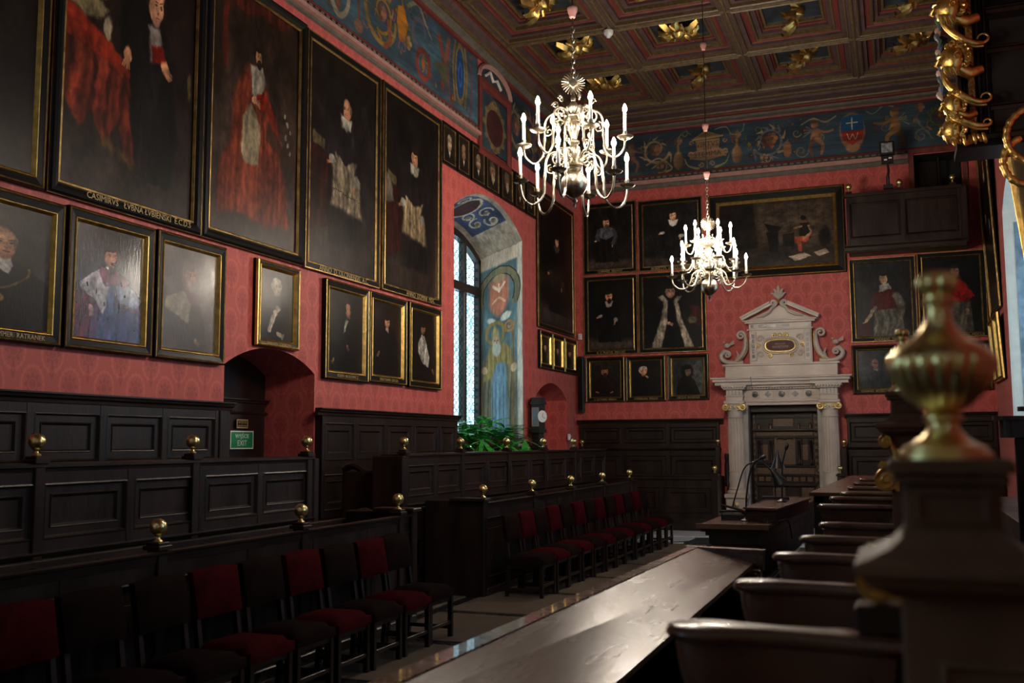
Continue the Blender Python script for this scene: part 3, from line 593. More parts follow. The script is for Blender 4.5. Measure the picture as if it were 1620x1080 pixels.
cornice([('red_fillet', [(0, 8.95), (.04, 8.95), (.05, 9.02)], REDP), ('dark_cove', [(.05, 9.02), (.2, 9.20), (.34, 9.30)], BARK)], 'r')
# ------------------------------------------------------------------ painted friezes
BL = (.16, .235, .28); CRM = (.55, .47, .34); GRN = (.27, .30, .20); PNK = (.52, .34, .28); OC = (.52, .40, .17)
def acanthus(P, cx, cy, r, a0, dirn, cols):
    q = P.asp; rn = random.Random(int(cx*977+cy*131))
    P.spi(cx, cy, r*1.02, r*.30, a0, dirn*1.15, r*.15, [c*.5 for c in cols[0]], w1=r*.09); P.spi(cx, cy, r, r*.30, a0, dirn*1.15, r*.10, cols[0], w1=r*.06)
    for k in range(12):
        a = a0+dirn*(k*.52+.1); rr = r*(1.0-.045*k); x, y = cx+rr*1.12*math.cos(a)/q, cy+rr*1.12*math.sin(a); x2, y2 = cx+rr*1.42*math.cos(a+.35*dirn)/q, cy+rr*1.42*math.sin(a+.35*dirn)
        P.l([(x, y), ((x+x2)/2+.01/q, (y+y2)/2), (x2, y2)], r*.10, cols[1] if k % 2 else cols[0], w1=r*.03)
    for k in range(3): P.e(cx+rn.uniform(-.3, .3)*r/q, cy+rn.uniform(-.3, .3)*r, r*.14/q, r*.10, [c*.8 for c in cols[2]], .5, rn.random()*3)
    P.flower(cx, cy, r*.42, cols[2], (.55, .42, .2))
def filler(P, cols, n, seed, keep=()):
    rn = random.Random(seed); q = P.asp
    for _ in range(n):
        x, y = rn.random(), rn.uniform(.10, .90)
        if any(a < x < b for a, b in keep): continue
        c = cols[rn.randrange(len(cols))]; c = [v*rn.uniform(.55, 1.0) for v in c[rn.randrange(3)]]; r = rn.uniform(.05, .12)
        if rn.random() < .5: P.spi(x, y, r, r*.2, rn.random()*6, rn.choice((-1, 1))*rn.uniform(.6, 1.1), r*.14, c, w1=r*.07, n=16)
        elif rn.random() < .6:
            a = rn.random()*6; P.l([(x, y), (x+r*math.cos(a)/q, y+r*math.sin(a)), (x+1.8*r*math.cos(a+.5)/q, y+1.8*r*math.sin(a+.5))], r*.25, c, w1=r*.05)
        else: P.flower(x, y, r*.6, c, OC, 5)
def putto(P, x, y, h, f=1, col=(.54, .38, .28)):
    q = 1/P.asp; d = [c*.7 for c in col]
    P.e(x, y, h*.11*q, h*.12, col, .3, lit=.3); P.e(x-.02*h*q*f, y-.09*h, h*.11*q, h*.06, (.35, .22, .12), .4)
    P.p([(x-.10*h*q, y+.12*h), (x+.10*h*q, y+.12*h), (x+.12*h*q, y+.45*h), (x-.12*h*q, y+.45*h)], col, fold=.1, soft=.02); P.e(x, y+.38*h, h*.14*q, h*.13, col, .4, lit=.3)
    P.l([(x+.08*h*q*f, y+.17*h), (x+.30*h*q*f, y+.24*h), (x+.5*h*q*f, y+.20*h)], .045*h, col, w1=.03*h); P.l([(x-.05*h*q, y+.42*h), (x-.16*h*q*f, y+.65*h), (x-.10*h*q*f, y+.88*h)], .075*h, d, w1=.04*h); P.l([(x+.04*h*q, y+.42*h), (x+.2*h*q*f, y+.60*h), (x+.16*h*q*f, y+.86*h)], .075*h, col, w1=.04*h)
    for k in range(4): P.l([(x-.08*h*q*f, y+.16*h), (x-(.24+.03*k)*h*q*f, y+(.02+.10*k)*h)], .018*h, (.38, .38, .36))
def border(P, t=.035):
    P.p([(0, 0), (1, 0), (1, t), (0, t)], (.35, .10, .09)); P.p([(0, 1-t), (1, 1-t), (1, 1), (0, 1)], (.38, .10, .08))
LC = [(CRM, GRN, PNK), (PNK, OC, OC), ((.36, .36, .38), CRM, (.48, .22, .18)), (OC, GRN, PNK)]
# back wall frieze, x from LW to RW
P = Paint(2200, 254, BL, 21); L_ = RW-LW; X = lambda x: (x-LW)/L_
for k in range(60): P.e(P.rs.rand(), P.rs.rand(), .03, .25, (.10, .15, .20) if k % 2 else (.17, .26, .30), 1.2, al=.5)
filler(P, LC, 150, 3, ((X(-4.3), X(-3.3)), (X(-1.1), X(-.2))))
for k, (x, f) in enumerate(((-6.6, 1), (-6.0, -1), (-5.55, 1))): putto(P, X(x), .28, .68, f, (.44, .32, .26))
acanthus(P, X(-4.98), .42, .33, .3, 1, LC[0]); acanthus(P, X(-4.85), .80, .15, 2, -1, LC[3]); P.l([(X(-5.2), .75), (X(-4.9), .62), (X(-4.6), .85), (X(-4.75), .95)], .02, CRM)
for (x, f) in ((-4.45, 1), (-3.12, -1)): P.l([(X(x), .35), (X(x), .62)], .03, OC); P.e(X(x), .72, .013, .2, (.48, .36, .24), .3, lit=.3); P.flower(X(x), .28, .10, (.52, .36, .28), OC, 5)
# tablet
P.p([(X(-4.13), .28), (X(-3.82), .10), (X(-3.45), .26)], (.50, .40, .26)); P.p([(X(-4.03), .24), (X(-3.82), .14), (X(-3.56), .23)], (.40, .28, .18)); P.p([(X(-4.13), .27), (X(-3.42), .24), (X(-3.42), .28), (X(-4.13), .31)], (.56, .48, .26))
P.p([(X(-4.05), .32), (X(-3.5), .30), (X(-3.52), .52), (X(-3.33), .62), (X(-3.45), .72), (X(-3.85), .78), (X(-4.15), .72), (X(-4.24), .62), (X(-4.02), .54)], (.54, .41, .29), fold=.06)
for s_, x in ((-1, -4.17), (1, -3.37)): P.spi(X(x), .62, .085, .02, PI/2, s_*1.0, .022, (.60, .44, .32)); P.spi(X(x-.02*s_), .36, .05, .02, 0, s_*.8, .018, (.52, .38, .28))
P.l([(X(-3.80), .78), (X(-3.80), .97)], .014, (.46, .42, .32))
for s_ in (-1, 1): P.spi(X(-3.80+s_*.12), .86, .06, .02, PI, s_*1.1, .018, (.54, .42, .32)); P.l([(X(-3.8+s_*.2), .95), (X(-3.8+s_*.42), .86), (X(-3.8+s_*.5), .70)], .035, (.50, .48, .28), w1=.01)
P.l([(X(-4.45), .22), (X(-4.3), .08), (X(-4.15), .16)], .012, (.42, .44, .34)); P.l([(X(-3.6), .10), (X(-3.35), .08), (X(-3.22), .26), (X(-3.0), .22), (X(-2.95), .06)], .013, (.44, .46, .38))
acanthus(P, X(-2.42), .48, .36, 2.6, -1, LC[2]); P.flower(X(-2.35), .45, .13, (.55, .38, .22), (.4, .2, .1)); acanthus(P, X(-2.5), .86, .12, 0, 1, LC[0]); P.e(X(-2.02), .72, .010, .18, (.50, .34, .22), .3)
putto(P, X(-1.42), .26, .74, 1, (.52, .36, .26)); putto(P, X(.22), .20, .82, -1, (.50, .36, .18)); P.spi(X(-1.72), .80, .15, .03, 0, 1.2, .018, (.36, .36, .33)); P.spi(X(.72), .74, .16, .03, 0, -1.3, .018, (.36, .36, .33))
P.l([(X(-1.7), .22), (X(-1.45), .12), (X(-1.2), .22), (X(-.98), .12)], .02, (.50, .48, .36)); P.l([(X(-.35), .10), (X(-.2), .16), (X(0), .02), (X(.2), .06)], .016, (.44, .42, .32))
P.e(X(-.65), .48, .030, .40, (.50, .36, .26), .12); P.e(X(-.65), .84, .016, .10, (.55, .42, .3), .3)
P.p([(X(-.87), .18), (X(-.65), .13), (X(-.43), .16), (X(-.41), .48), (X(-.88), .48)], (.03, .27, .42)); P.p([(X(-.88), .48), (X(-.41), .48), (X(-.45), .66), (X(-.65), .78), (X(-.84), .66)], (.56, .12, .05))
P.l([(X(-.65), .20), (X(-.65), .44)], .014, (.66, .68, .62)); P.l([(X(-.76), .30), (X(-.54), .30)], .014, (.66, .68, .62)); P.l([(X(-.76), .53), (X(-.71), .66), (X(-.65), .55), (X(-.59), .66), (X(-.54), .53)], .010, (.72, .66, .52))
P.flower(X(.72), .14, .10, (.50, .34, .30), OC, 5); P.l([(X(.62), .36), (X(.78), .6), (X(.95), .82)], .03, (.34, .34, .32), w1=.01)
for k, (x, y, r) in enumerate(((1.1, .35, .25), (1.35, .7, .2), (1.75, .4, .3))): acanthus(P, X(x), y, r, k, 1-2*(k % 2), [(.25, .29, .14), (.22, .26, .14), (.42, .16, .10)])
border(P); FB = imgmat('frieze_back', P.fin('frieze_b', 1.0, .12, warp=.006), .72, .08, vert=False)
def quad(name, pts, m, parent, label=None):
    o = bpy.data.objects.new(name, uvmesh(name, pts, [(0, 0), (1, 0), (1, 1), (0, 1)], [(0, 1, 2, 3)], m)); C.objects.link(o); o.parent = parent
    if label: o['label'] = label
    return o
quad('painted_frieze', [(LW, BW-.012, 8.0), (RW, BW-.012, 8.0), (RW, BW-.012, 9.04), (LW, BW-.012, 9.04)], FB, wall_b, 'blue frieze of scrolls, winged figures, a tablet and a shield')
for i, (tx, z, s_) in enumerate((('VIRTVS', 8.60, .165), ('SEM', 8.485, .11), ('STEMMA', 8.375, .165))): text_mesh(tx, s_, DARKT, 'painted_letters', wall_b, (-3.78, BW-.016, z), (PI/2, -.02, 0))
# left wall frieze
P = Paint(1500, 340, (.22, .32, .37), 22); X = lambda y: (y-10.2)/6.22
for k in range(50): P.e(P.rs.rand(), P.rs.rand(), .04, .25, (.13, .20, .26) if k % 2 else (.22, .33, .38), 1.2, al=.5)
filler(P, LC, 70, 9)
acanthus(P, X(10.7), .5, .30, 1, 1, LC[1]); acanthus(P, X(12.75), .5, .24, 2, -1, LC[3]); acanthus(P, X(14.15), .72, .14, 2, 1, LC[2]); P.l([(X(11.1), .1), (X(11.35), .5), (X(11.5), .8)], .05, (.42, .24, .14)); P.e(X(11.35), .16, .016, .12, (.50, .16, .08), .3)
P.l([(X(11.2), .7), (X(11.5), .9), (X(11.75), .75), (X(11.8), .35)], .045, (.55, .50, .40), w1=.03); P.p([(X(11.9), .05), (X(12.2), .05), (X(12.18), .35), (X(11.92), .35)], (.48, .34, .18), fold=.4); P.e(X(12.05), .45, .02, .09, (.52, .36, .2), .3); P.l([(X(12.05), .5), (X(12.05), .85)], .025, (.40, .24, .16)); P.e(X(12.05), .86, .020, .07, (.48, .34, .26), .3)
P.spi(X(12.75), .52, .38, .30, -2.2, -.65, .045, OC, w1=.03); P.e(X(12.95), .2, .016, .12, (.50, .40, .20), .3); P.l([(X(12.95), .55), (X(13.0), .75), (X(12.85), .85)], .045, (.46, .26, .16))
P.p([(X(13.25), .25), (X(13.45), .20), (X(13.6), .40), (X(13.5), .62), (X(13.3), .66), (X(13.22), .45)], (.60, .38, .07), fold=.25); P.l([(X(13.45), .25), (X(13.35), .08)], .02, (.6, .4, .1)); P.flower(X(13.6), .60, .09, (.58, .46, .28), OC, 5)
P.spi(X(14.05), .35, .24, .10, 1.4, .8, .05, (.34, .33, .38), w1=.03); P.l([(X(13.6), .15), (X(13.95), .02), (X(14.25), .2), (X(14.45), .32)], .035, (.48, .48, .36), w1=.015)
P.spi(X(14.15), .72, .17, .17, 0, 1, .04, (.46, .18, .13)); P.e(X(14.15), .70, .012, .08, (.55, .36, .1), .3); P.l([(X(14.75), .2), (X(14.95), .5), (X(14.9), .8)], .06, (.42, .22, .16)); P.l([(X(15.15), .12), (X(15.0), .45)], .055, (.46, .28, .20)); P.e(X(14.95), .62, .035, .13, (.30, .30, .20), .5, .3); P.l([(X(14.6), .6), (X(14.8), .55)], .04, (.3, .3, .22))
P.e(X(15.62), .45, .036, .42, OC, .12); P.e(X(15.62), .45, .027, .34, (.06, .26, .44), .1); P.e(X(15.62), .46, .014, .18, (.20, .36, .60), .2); P.e(X(15.62), .46, .007, .12, (.06, .2, .4), .2)
for s_ in (-1, 1): P.l([(X(15.62+s_*.2), .06), (X(15.62+s_*.3), .4), (X(15.62+s_*.22), .85)], .03, (.48, .38, .22)); P.l([(X(15.62+s_*.45), .2), (X(15.62+s_*.5), .6), (X(15.62+s_*.42), .95)], .02, (.44, .22, .22))
P.flower(X(15.3), .86, .07, (.44, .24, .2), OC, 5)
border(P); FL = imgmat('frieze_left', P.fin('frieze_l', 1.0, .12, warp=.006), .72, .08, vert=False)
for (a, b) in ((10.2, 16.42), (3.98, 10.2), (-2.24, 3.98)): quad('painted_frieze', [(LW+.012, a, 7.62), (LW+.012, b, 7.62), (LW+.012, b, 8.96), (LW+.012, a, 8.96)], FL, wall_l, 'blue frieze of scrolls, birds and masks')
# oval mural and lunette above the window
P = Paint(200, 260, (.13, .20, .24), 23); P.e(.5, .52, .40, .40, (.42, .34, .20), .08); P.e(.5, .54, .33, .31, (.24, .075, .06), .06); P.e(.5, .54, .33, .31, (.50, .42, .28), .06, al=0)
for k in range(10): a = 2*PI*k/10; P.e(.5+.40*math.cos(a), .53+.38*math.sin(a), .07, .05, (.44, .38, .24), .4)
P.spi(.5, .13, .07, .02, PI, 1, .02, OC); P.spi(.5, .92, .06, .02, 0, 1, .02, OC)
OV = imgmat('oval_mural', P.fin('oval', warp=.006), .75, .08, vert=False)
t7 = struct(MB().sweep(-18.05, 7.15, -16.42, 8.62, [(0, 0), (0, .05), (.10, .06), (.14, .02), (.2, .02)], y=0).build('trim_7', REDP)); t7.rotation_euler = (0, 0, -PI/2); t7.location = (LW, 0, 0)
t7.rotation_euler = (0, 0, PI/2); t7.data.transform(Matrix.Scale(-1, 4, (1, 0, 0))); t7.data.flip_normals()
quad('oval_panel', [(16.6, -.02, 7.33), (17.87, -.02, 7.33), (17.87, -.02, 8.44), (16.6, -.02, 8.44)], OV, t7, 'dark red oval medallion in a scrolled blue panel')
m_ = MB(); m_.add([(17.23+.80*math.cos(PI*i/14), -.02, 8.62+.36*math.sin(PI*i/14)) for i in range(15)], [tuple(range(14, -1, -1))]); m_.build('lunette', BLUEP, t7)
MB().tube([(17.23+.80*math.cos(PI*i/14), -.03, 8.62+.36*math.sin(PI*i/14)) for i in range(15)], .05, 6).build('lunette_border', PINKP, t7)
MB().tube([(16.75, -.04, 8.72), (16.95, -.04, 8.85), (17.1, -.04, 8.72), (17.3, -.04, 8.80), (17.5, -.04, 8.68)], .03, 6).build('lunette_ribbon', PLAST, t7)
P = Paint(500, 150, (.12, .18, .22), 24)
for k in range(6): acanthus(P, .08+.17*k, .5, .36, k, 1-2*(k % 2), LC[k % 4])
border(P); FM = imgmat('frieze_small', P.fin('frieze_s', .9, warp=.006), .75, .08, vert=False)
quad('painted_frieze', [(LW+.012, 18.05, 7.55), (LW+.012, BW, 7.55), (LW+.012, BW, 8.96), (LW+.012, 18.05, 8.96)], FM, wall_l)
quad('painted_frieze', [(RW-.012, BW, 7.9), (RW-.012, 6, 7.9), (RW-.012, 6, 8.96), (RW-.012, BW, 8.96)], FM, wall_r)
# string course under the friezes
def band(wall, pts, n, ext, prof):
    # prof: (name, z0, z1, out, mat)
    for nm, z0, z1, out, m in prof:
        mb = MB()
        if wall == 'l': mb.bbox(LW, ext[0], z0, LW+out, ext[1], z1, .01)
        else: mb.bbox(ext[0], BW-out, z0, ext[1], BW, z1, .01)
        mb.build(nm, m, {'l': t8, 'b': t9}[wall])
t8 = struct(MB().box(LW, FRONT, 7.40, LW+.01, 16.42, 7.62).build('trim_8', GREYP)); t9 = struct(MB().box(LW, BW-.01, 7.70, .45, BW, 8.0).build('trim_9', GREYP))
band('l', 0, 0, (FRONT, 16.42), [('red_fillet', 7.60, 7.625, .05, REDP), ('dark_ground', 7.545, 7.60, .03, BLUEP), ('ochre_fillet', 7.53, 7.545, .05, OCHP), ('salmon_band', 7.465, 7.53, .09, PINKP), ('grey_band', 7.41, 7.465, .03, GREYP)])
band('b', 0, 0, (LW, .45), [('red_fillet', 7.98, 8.005, .05, REDP), ('dark_ground', 7.915, 7.98, .03, BLUEP), ('ochre_fillet', 7.90, 7.915, .05, OCHP), ('salmon_band', 7.80, 7.90, .09, PINKP), ('grey_band', 7.71, 7.80, .03, GREYP)])
band('b', 0, 0, (1.58, RW), [('ochre_band', 7.86, 8.0, .05, OCHP), ('grey_band', 7.71, 7.86, .03, GREYP)])
dn = MB().bbox(-.045, -.055, -.024, .045, 0, .024, .008).mesh('dentil', GREYP)
for k in range(52): inst('dentil', dn, t9, (LW+.08+.142*k, BW, 7.948))
for k in range(46): inst('dentil', dn, t8, (LW, 9.9+.142*k, 7.573), rz=PI/2, scale=(1, 1, .8))
# ------------------------------------------------------------------ pictures
ROT = {'l': PI/2, 'b': 0, 'r': -PI/2}
def place(wall, u, z, off=0):
    return {'l': (LW+off, u, z), 'b': (u, BW-off, z), 'r': (RW-off, u, z)}[wall]
def picture(label, wall, u0, u1, z0, z1, style, im, text=None, name='framed_painting', group='framed portraits on the walls', tilt=0, tsz=.075, tu=.5, rough=.36, spec=.20, bump=.22, ttilt=0, coat=0):
    w, h = abs(u1-u0), z1-z0; t = thing(name, label, 'painting', place(wall, (u0+u1)/2, z0, .012), ROT[wall], group)
    if tilt: t.rotation_euler = (tilt, 0, ROT[wall])
    x0, x1 = -w/2, w/2
    F, G, inner = MB(), MB(), None
    if style == 'ebony':   # broad black moulding, thin gilt sight edge
        F.sweep(x0, 0, x1, h, [(0, 0), (0, .05), (.02, .075), (.05, .085), (.085, .075), (.11, .05)]); G.sweep(x0, 0, x1, h, [(.11, .05), (.125, .055), (.14, .03)]); inner = .14
        F.sweep(x0, 0, x1, h, [(.0, .055), (.012, .06)]); G2 = MB().sweep(x0-.004, -.004, x1+.004, h+.004, [(0, .03), (0, .045), (.012, .05)])
    elif style == 'thin':  # flat black with two fine fillets
        F.sweep(x0, 0, x1, h, [(0, 0), (0, .045), (.012, .05), (.015, .045), (.085, .04)]); G.sweep(x0, 0, x1, h, [(.085, .04), (.10, .045), (.115, .025)]); inner = .115
        G2 = MB().sweep(x0, 0, x1, h, [(-.002, .03), (.004, .052), (.016, .052), (.018, .046)])
    elif style == 'gilt':  # black flat between a gilt bead and a broad gilt slope
        F.sweep(x0, 0, x1, h, [(0, 0), (0, .055), (.010, .06)]); F.sweep(x0, 0, x1, h, [(.035, .055), (.085, .045)]); G.sweep(x0, 0, x1, h, [(.088, .048), (.094, .056), (.10, .054), (.128, .006)]); inner = .128
        F.sweep(x0, 0, x1, h, [(.026, .058), (.035, .055)]); G2 = MB().sweep(x0, 0, x1, h, [(.010, .06), (.018, .066), (.026, .058)])
    elif style == 'wide':
        F.sweep(x0, 0, x1, h, [(0, 0), (0, .06), (.012, .07)]); F.sweep(x0, 0, x1, h, [(.035, .07), (.16, .055)]); G.sweep(x0, 0, x1, h, [(.16, .055), (.175, .07), (.235, .02)]); inner = .235
        G2 = MB().sweep(x0, 0, x1, h, [(.012, .07), (.024, .08), (.035, .07)])
    elif style == 'gold':
        F.sweep(x0, 0, x1, h, [(0, 0), (0, .03)]); F.sweep(x0, 0, x1, h, [(.035, .06), (.06, .055)]); G.sweep(x0, 0, x1, h, [(.06, .055), (.068, .062), (.10, .01)]); inner = .10
        G2 = MB().sweep(x0, 0, x1, h, [(0, .03), (.008, .06), (.02, .068), (.035, .06)])
    elif style == 'mini':
        F.sweep(x0, 0, x1, h, [(0, 0), (0, .035), (.035, .035), (.05, .03)]); G.sweep(x0, 0, x1, h, [(.05, .03), (.058, .034), (.065, .015)]); inner = .065; G2 = None
    F.build('frame', EBONY, t)
    gm = GILT if style in ('gilt', 'wide', 'gold') else GILTD
    G.build('gilt_sight_edge', gm, t, label='gilded inner edge')
    if G2: G2.build('gilt_outer_bead', gm, t)
    canvas('canvas', x0+inner-.01, inner-.01, x1-inner+.01, h-inner+.01, -.016, imgmat('canvas_paint', im, rough, bump, spec, coat=coat), t)
    if text:
        wt = w*.8
        o = text_mesh(text, tsz, GOLDT, 'inscription', t, (x0+w*tu, -.09 if style == 'ebony' else -.06 if style in('gilt','gold') else -.058 if style != 'thin' else -.052, inner*.42), (PI/2, 0, 0), label='gold painted capitals'); o['kind'] = 'stuff'
        bw = o.dimensions.x if o.dimensions.x > 0 else max(v.co.x for v in o.data.vertices)-min(v.co.x for v in o.data.vertices)
        bw = max(v.co.x for v in o.data.vertices)-min(v.co.x for v in o.data.vertices)
        if bw > wt: o.scale = (wt/bw, 1, 1)
    return t
BR = (.085, .06, .045); DK = (.05, .042, .038); GY = (.11, .10, .09)
def x_lub(P):
    P.e(.10, .04, .14, .09, (.36, .30, .16), .3, lit=.4); P.p([(0, .13), (.10, .11), (.20, .125), (.10, .15), (0, .15)], (.42, .36, .26)); P.p([(.02, .15), (.14, .14), (.26, .165), (.12, .19), (0, .18)], (.34, .29, .2))
picture('huge dark painting cut by the photo edge beside the full-length man at a red table', 'l', 4.4, 6.54, 4.08, 7.24, 'gilt', standing(1, (.10,.07,.06), (.14,.11,.10), (.10,.07,.06), (.12,.09,.08), dark=.8))
P = Paint(300, 460, (.09, .06, .05), 2, grad=(.15, .12, .11))
P.p([(.43, .10), (.38, .2), (.40, .55), (.42, .82), (.80, .86), (.86, .6), (.80, .22), (.66, .10)], (.055, .05, .052), fold=.3); P.p([(.55, .25), (.52, .80), (.66, .84), (.70, .3)], (.075, .07, .075), fold=.4)
P.p([(0, .30), (.46, .36), (.48, .55), (.52, .78), (.45, .80), (.38, .60), (.30, .76), (.20, .60), (.12, .70), (0, .55)], (.34, .13, .085), fold=.55); P.p([(0, .21), (.30, .26), (.47, .34), (.47, .37), (.0, .30)], (.42, .13, .075), fold=.2)
P.e(.10, .08, .16, .10, (.38, .33, .18), .3, lit=.45); P.p([(.02, .18), (.14, .15), (.30, .19), (.26, .215), (.14, .235), (.02, .21)], (.40, .35, .25)); P.p([(.06, .155), (.18, .13), (.28, .165), (.16, .18)], (.44, .40, .30)); P.e(.30, .235, .025, .03, (.44, .4, .32), .4)
P.p([(.28, .70), (.36, .72), (.36, .77), (.28, .75)], (.40, .30, .12), soft=.02, al=.7); P.p([(.40, .74), (.52, .77), (.52, .82), (.42, .80)], (.38, .28, .12), soft=.02, al=.7)
P.p([(.60, .17), (.70, .17), (.72, .25), (.62, .27)], (.42, .38, .36)); P.head(.66, .115, .055, SKIN, (.12, .09, .07), turn=1); P.hand(.44, .285, .028, (.62, .43, .30), 1.7); P.hand(.74, .265, .024, (.62, .43, .30), .6); P.p([(.62, .225), (.72, .215), (.74, .25), (.64, .27)], (.40, .07, .04)); P.e(.95, .30, .02, .05, (.30, .25, .14), .4)
rows_ = np.interp(np.linspace(0, 1, P.h), [0, .12, .27, .50, .57, .90, 1], [0, .01, .115, .285, .37, .84, 1]); P.a = P.a[(rows_*(P.h-1)).astype(int)]   # figure set low in the picture
IMG = P.fin('painted_full_length', 1.05)
picture('huge painting of a standing man in black beside a red draped table with books', 'l', 6.58, 8.65, 4.09, 7.24, 'ebony', IMG, 'CASIMIRVS   ŁVBNA ŁVBIENSKI  E.C.D.S', tsz=.085, tu=.55)
P = Paint(260, 420, (.13, .085, .065), 3, grad=(.22, .18, .16))
P.p([(.05, 0), (.9, 0), (.75, .07), (.55, .04), (.35, .08), (.18, .05)], (.24, .09, .07), fold=.4); P.l([(.15, .06), (.13, .2), (.15, .32)], .02, (.26, .10, .08))
P.p([(.38, .28), (.25, .40), (.20, .62), (.06, .80), (.10, .92), (.34, .90), (.60, .92), (.90, .90), (.84, .70), (.66, .50), (.62, .36), (.52, .28)], (.36, .155, .105), fold=.32, soft=.012); P.p([(.34, .50), (.32, .66), (.36, .70), (.52, .70), (.54, .52), (.44, .44)], (.44, .40, .32), fold=.25); P.p([(.34, .69), (.30, .90), (.52, .91), (.52, .69)], (.42, .19, .13), fold=.35)
P.p([(.40, .28), (.44, .40), (.52, .42), (.60, .33), (.55, .27)], (.50, .47, .42), fold=.2); P.head(.50, .235, .040, (.62, .45, .32), (.10, .07, .05), beard=(.12, .08, .06)); P.e(.56, .41, .07, .035, (.48, .09, .04), .3); P.hand(.48, .42, .022, (.64, .47, .34), .1); P.l([(.62, .42), (.74, .52)], .028, (.36, .12, .07)); P.hand(.78, .56, .02, (.62, .45, .33), 1)
P.p([(.62, .48), (.98, .62), (.98, .66), (.60, .56)], (.20, .13, .10)); 
for k in range(6): P.e(.84+.03*(k % 3), .42+.03*k, .012, .012, (.50, .46, .40), .4)
picture('tall painting of a cleric in a long red robe and white cape', 'l', 8.67, 10.65, 4.09, 7.25, 'ebony', P.fin('painted_full_length', 1.0), tu=.5)
def x4(P): P.l([(.0, .60), (.9, .66)], .002, (.2, .18, .16)); P.p([(0, .74), (1, .80), (1, 1), (0, 1)], (.20, .18, .17), al=.5, soft=.1)
picture('dark tall painting of a bald old priest in a white surplice', 'l', 10.69, 12.66, 4.08, 7.23, 'thin', standing(4, (.075,.062,.058), (.17,.15,.14), (.10,.085,.085), (.48,.43,.35), cape=(.125,.105,.11), hat=None, table=(.14,.05,.04), hx=.53, hy=.225, r=.05, hair=(.3,.26,.2), extra=x4, bald=True, turn=-1), 'ANNO  D. OLCINIENSIS  A.C.', tsz=.10)
def x5(P): P.p([(.02, .42), (.12, .46), (.16, .56), (.02, .58)], (.34, .32, .28), fold=.1)
picture('dark tall painting of a young priest in white surplice over black', 'l', 12.73, 14.78, 4.09, 7.24, 'thin', standing(5, (.07,.06,.055), (.13,.11,.10), (.09,.08,.08), (.48,.42,.31), cape=(.105,.09,.085), table=(.16,.06,.045), hx=.53, hy=.27, r=.048, extra=x5, turn=-1), 'ANNO  DOMINI  MDC', tsz=.10, tu=.62)
# second row
def x_p0(P): P.e(.38, .55, .03, .05, (.45, .30, .2), .4)
picture('portrait of a stout man in black with a heavy gold chain and star', 'l', 5.25, 6.79, 2.72, 4.0, 'gilt', bust(6, (.13, .12, .11), (.20, .18, .17), (.045, .045, .05), hair=(.3, .28, .25), bald=True, chain=True, hx=.60, hy=.32, r=.13, collar=(.6,.58,.55), hand=None), 'RATZENHAMMER  RATRANEK', tsz=.06, tu=.62)
P1 = Paint(220, 270, (.06, .065, .075), 7, grad=(.10, .13, .19))
P1.p([(.02, .60), (.16, .56), (.32, .62), (.34, 1), (0, 1)], (.30, .05, .11), fold=.5); P1.p([(.30, .58), (.98, .56), (1, 1), (.2, 1)], (.26, .13, .24), fold=.6); P1.p([(.40, .70), (.95, .72), (1, 1), (.30, 1)], (.20, .26, .44), al=.6, fold=.5)  # translucent blue over the gown paints in a window reflection
P1.p([(.36, .36), (.06, .52), (.10, .58), (.30, .66), (.40, .78), (.50, .60), (.56, .44)], (.60, .58, .60), fold=.25); P1.p([(.60, .38), (.84, .50), (.98, .60), (.90, .68), (.66, .66), (.54, .48)], (.44, .48, .58), fold=.3)
P1.p([(.34, .34), (.60, .36), (.80, .44), (.72, .50), (.56, .50), (.42, .52), (.36, .44)], (.34, .12, .22), fold=.4); P1.p([(.48, .50), (.44, .78), (.60, .80), (.58, .50)], (.22, .28, .42), fold=.3); P1.p([(.42, .34), (.52, .40), (.56, .36), (.50, .32)], (.7, .68, .66))
for (x, y) in ((.18, .53), (.30, .58), (.42, .68), (.72, .58)): P1.e(x, y, .012, .02, (.08, .06, .08), .4)
P1.head(.50, .25, .105, (.62, .40, .30), (.10, .06, .05), turn=1); P1.e(.55, .31, .05, .014, (.20, .10, .07), .5); P1.e(.51, .37, .045, .04, (.22, .12, .08), .4); P1.hand(.24, .74, .035, (.60, .46, .42), 1.4)
picture('portrait of a moustached rector in ermine cape and crimson gown', 'l', 6.83, 7.96, 2.72, 4.02, 'gilt', P1.fin('painted_bust', 1.05), rough=.20, bump=.30, spec=.75)
P2 = Paint(220, 270, (.26, .23, .22), 8, grad=(.21, .17, .18)); P2.p([(.30, .46), (.06, .56), (.02, 1), (.85, 1), (.72, .60), (.60, .48)], (.15, .10, .11), fold=.15)
P2.p([(.36, .42), (.08, .50), (.04, .60), (.30, .68), (.48, .74), (.52, .50)], (.46, .43, .37), fold=.2); P2.p([(.40, .40), (.62, .40), (.66, .52), (.48, .54)], (.30, .19, .21), fold=.2); P2.e(.48, .26, .15, .19, (.36, .31, .29), .3); P2.head(.50, .27, .12, (.60, .47, .42), (.38, .33, .31), beard=(.50, .44, .42), turn=1); P2.hand(.62, .90, .035, (.46, .33, .26), .6); P2.p([(.70, .28), (1, .26), (1, .66), (.72, .64)], (.32, .30, .30), al=.45, soft=.05); P2.p([(.86, .14), (1, .13), (1, .30), (.87, .31)], (.55, .54, .55), al=.7, soft=.03)  # grey veil and pale right-hand patches paint in reflected light
picture('grey-brown portrait of a long-haired man in ermine', 'l', 8.0, 9.11, 2.72, 4.03, 'gilt', P2.fin('painted_bust', 1.0), rough=.40, spec=.5, coat=.12)
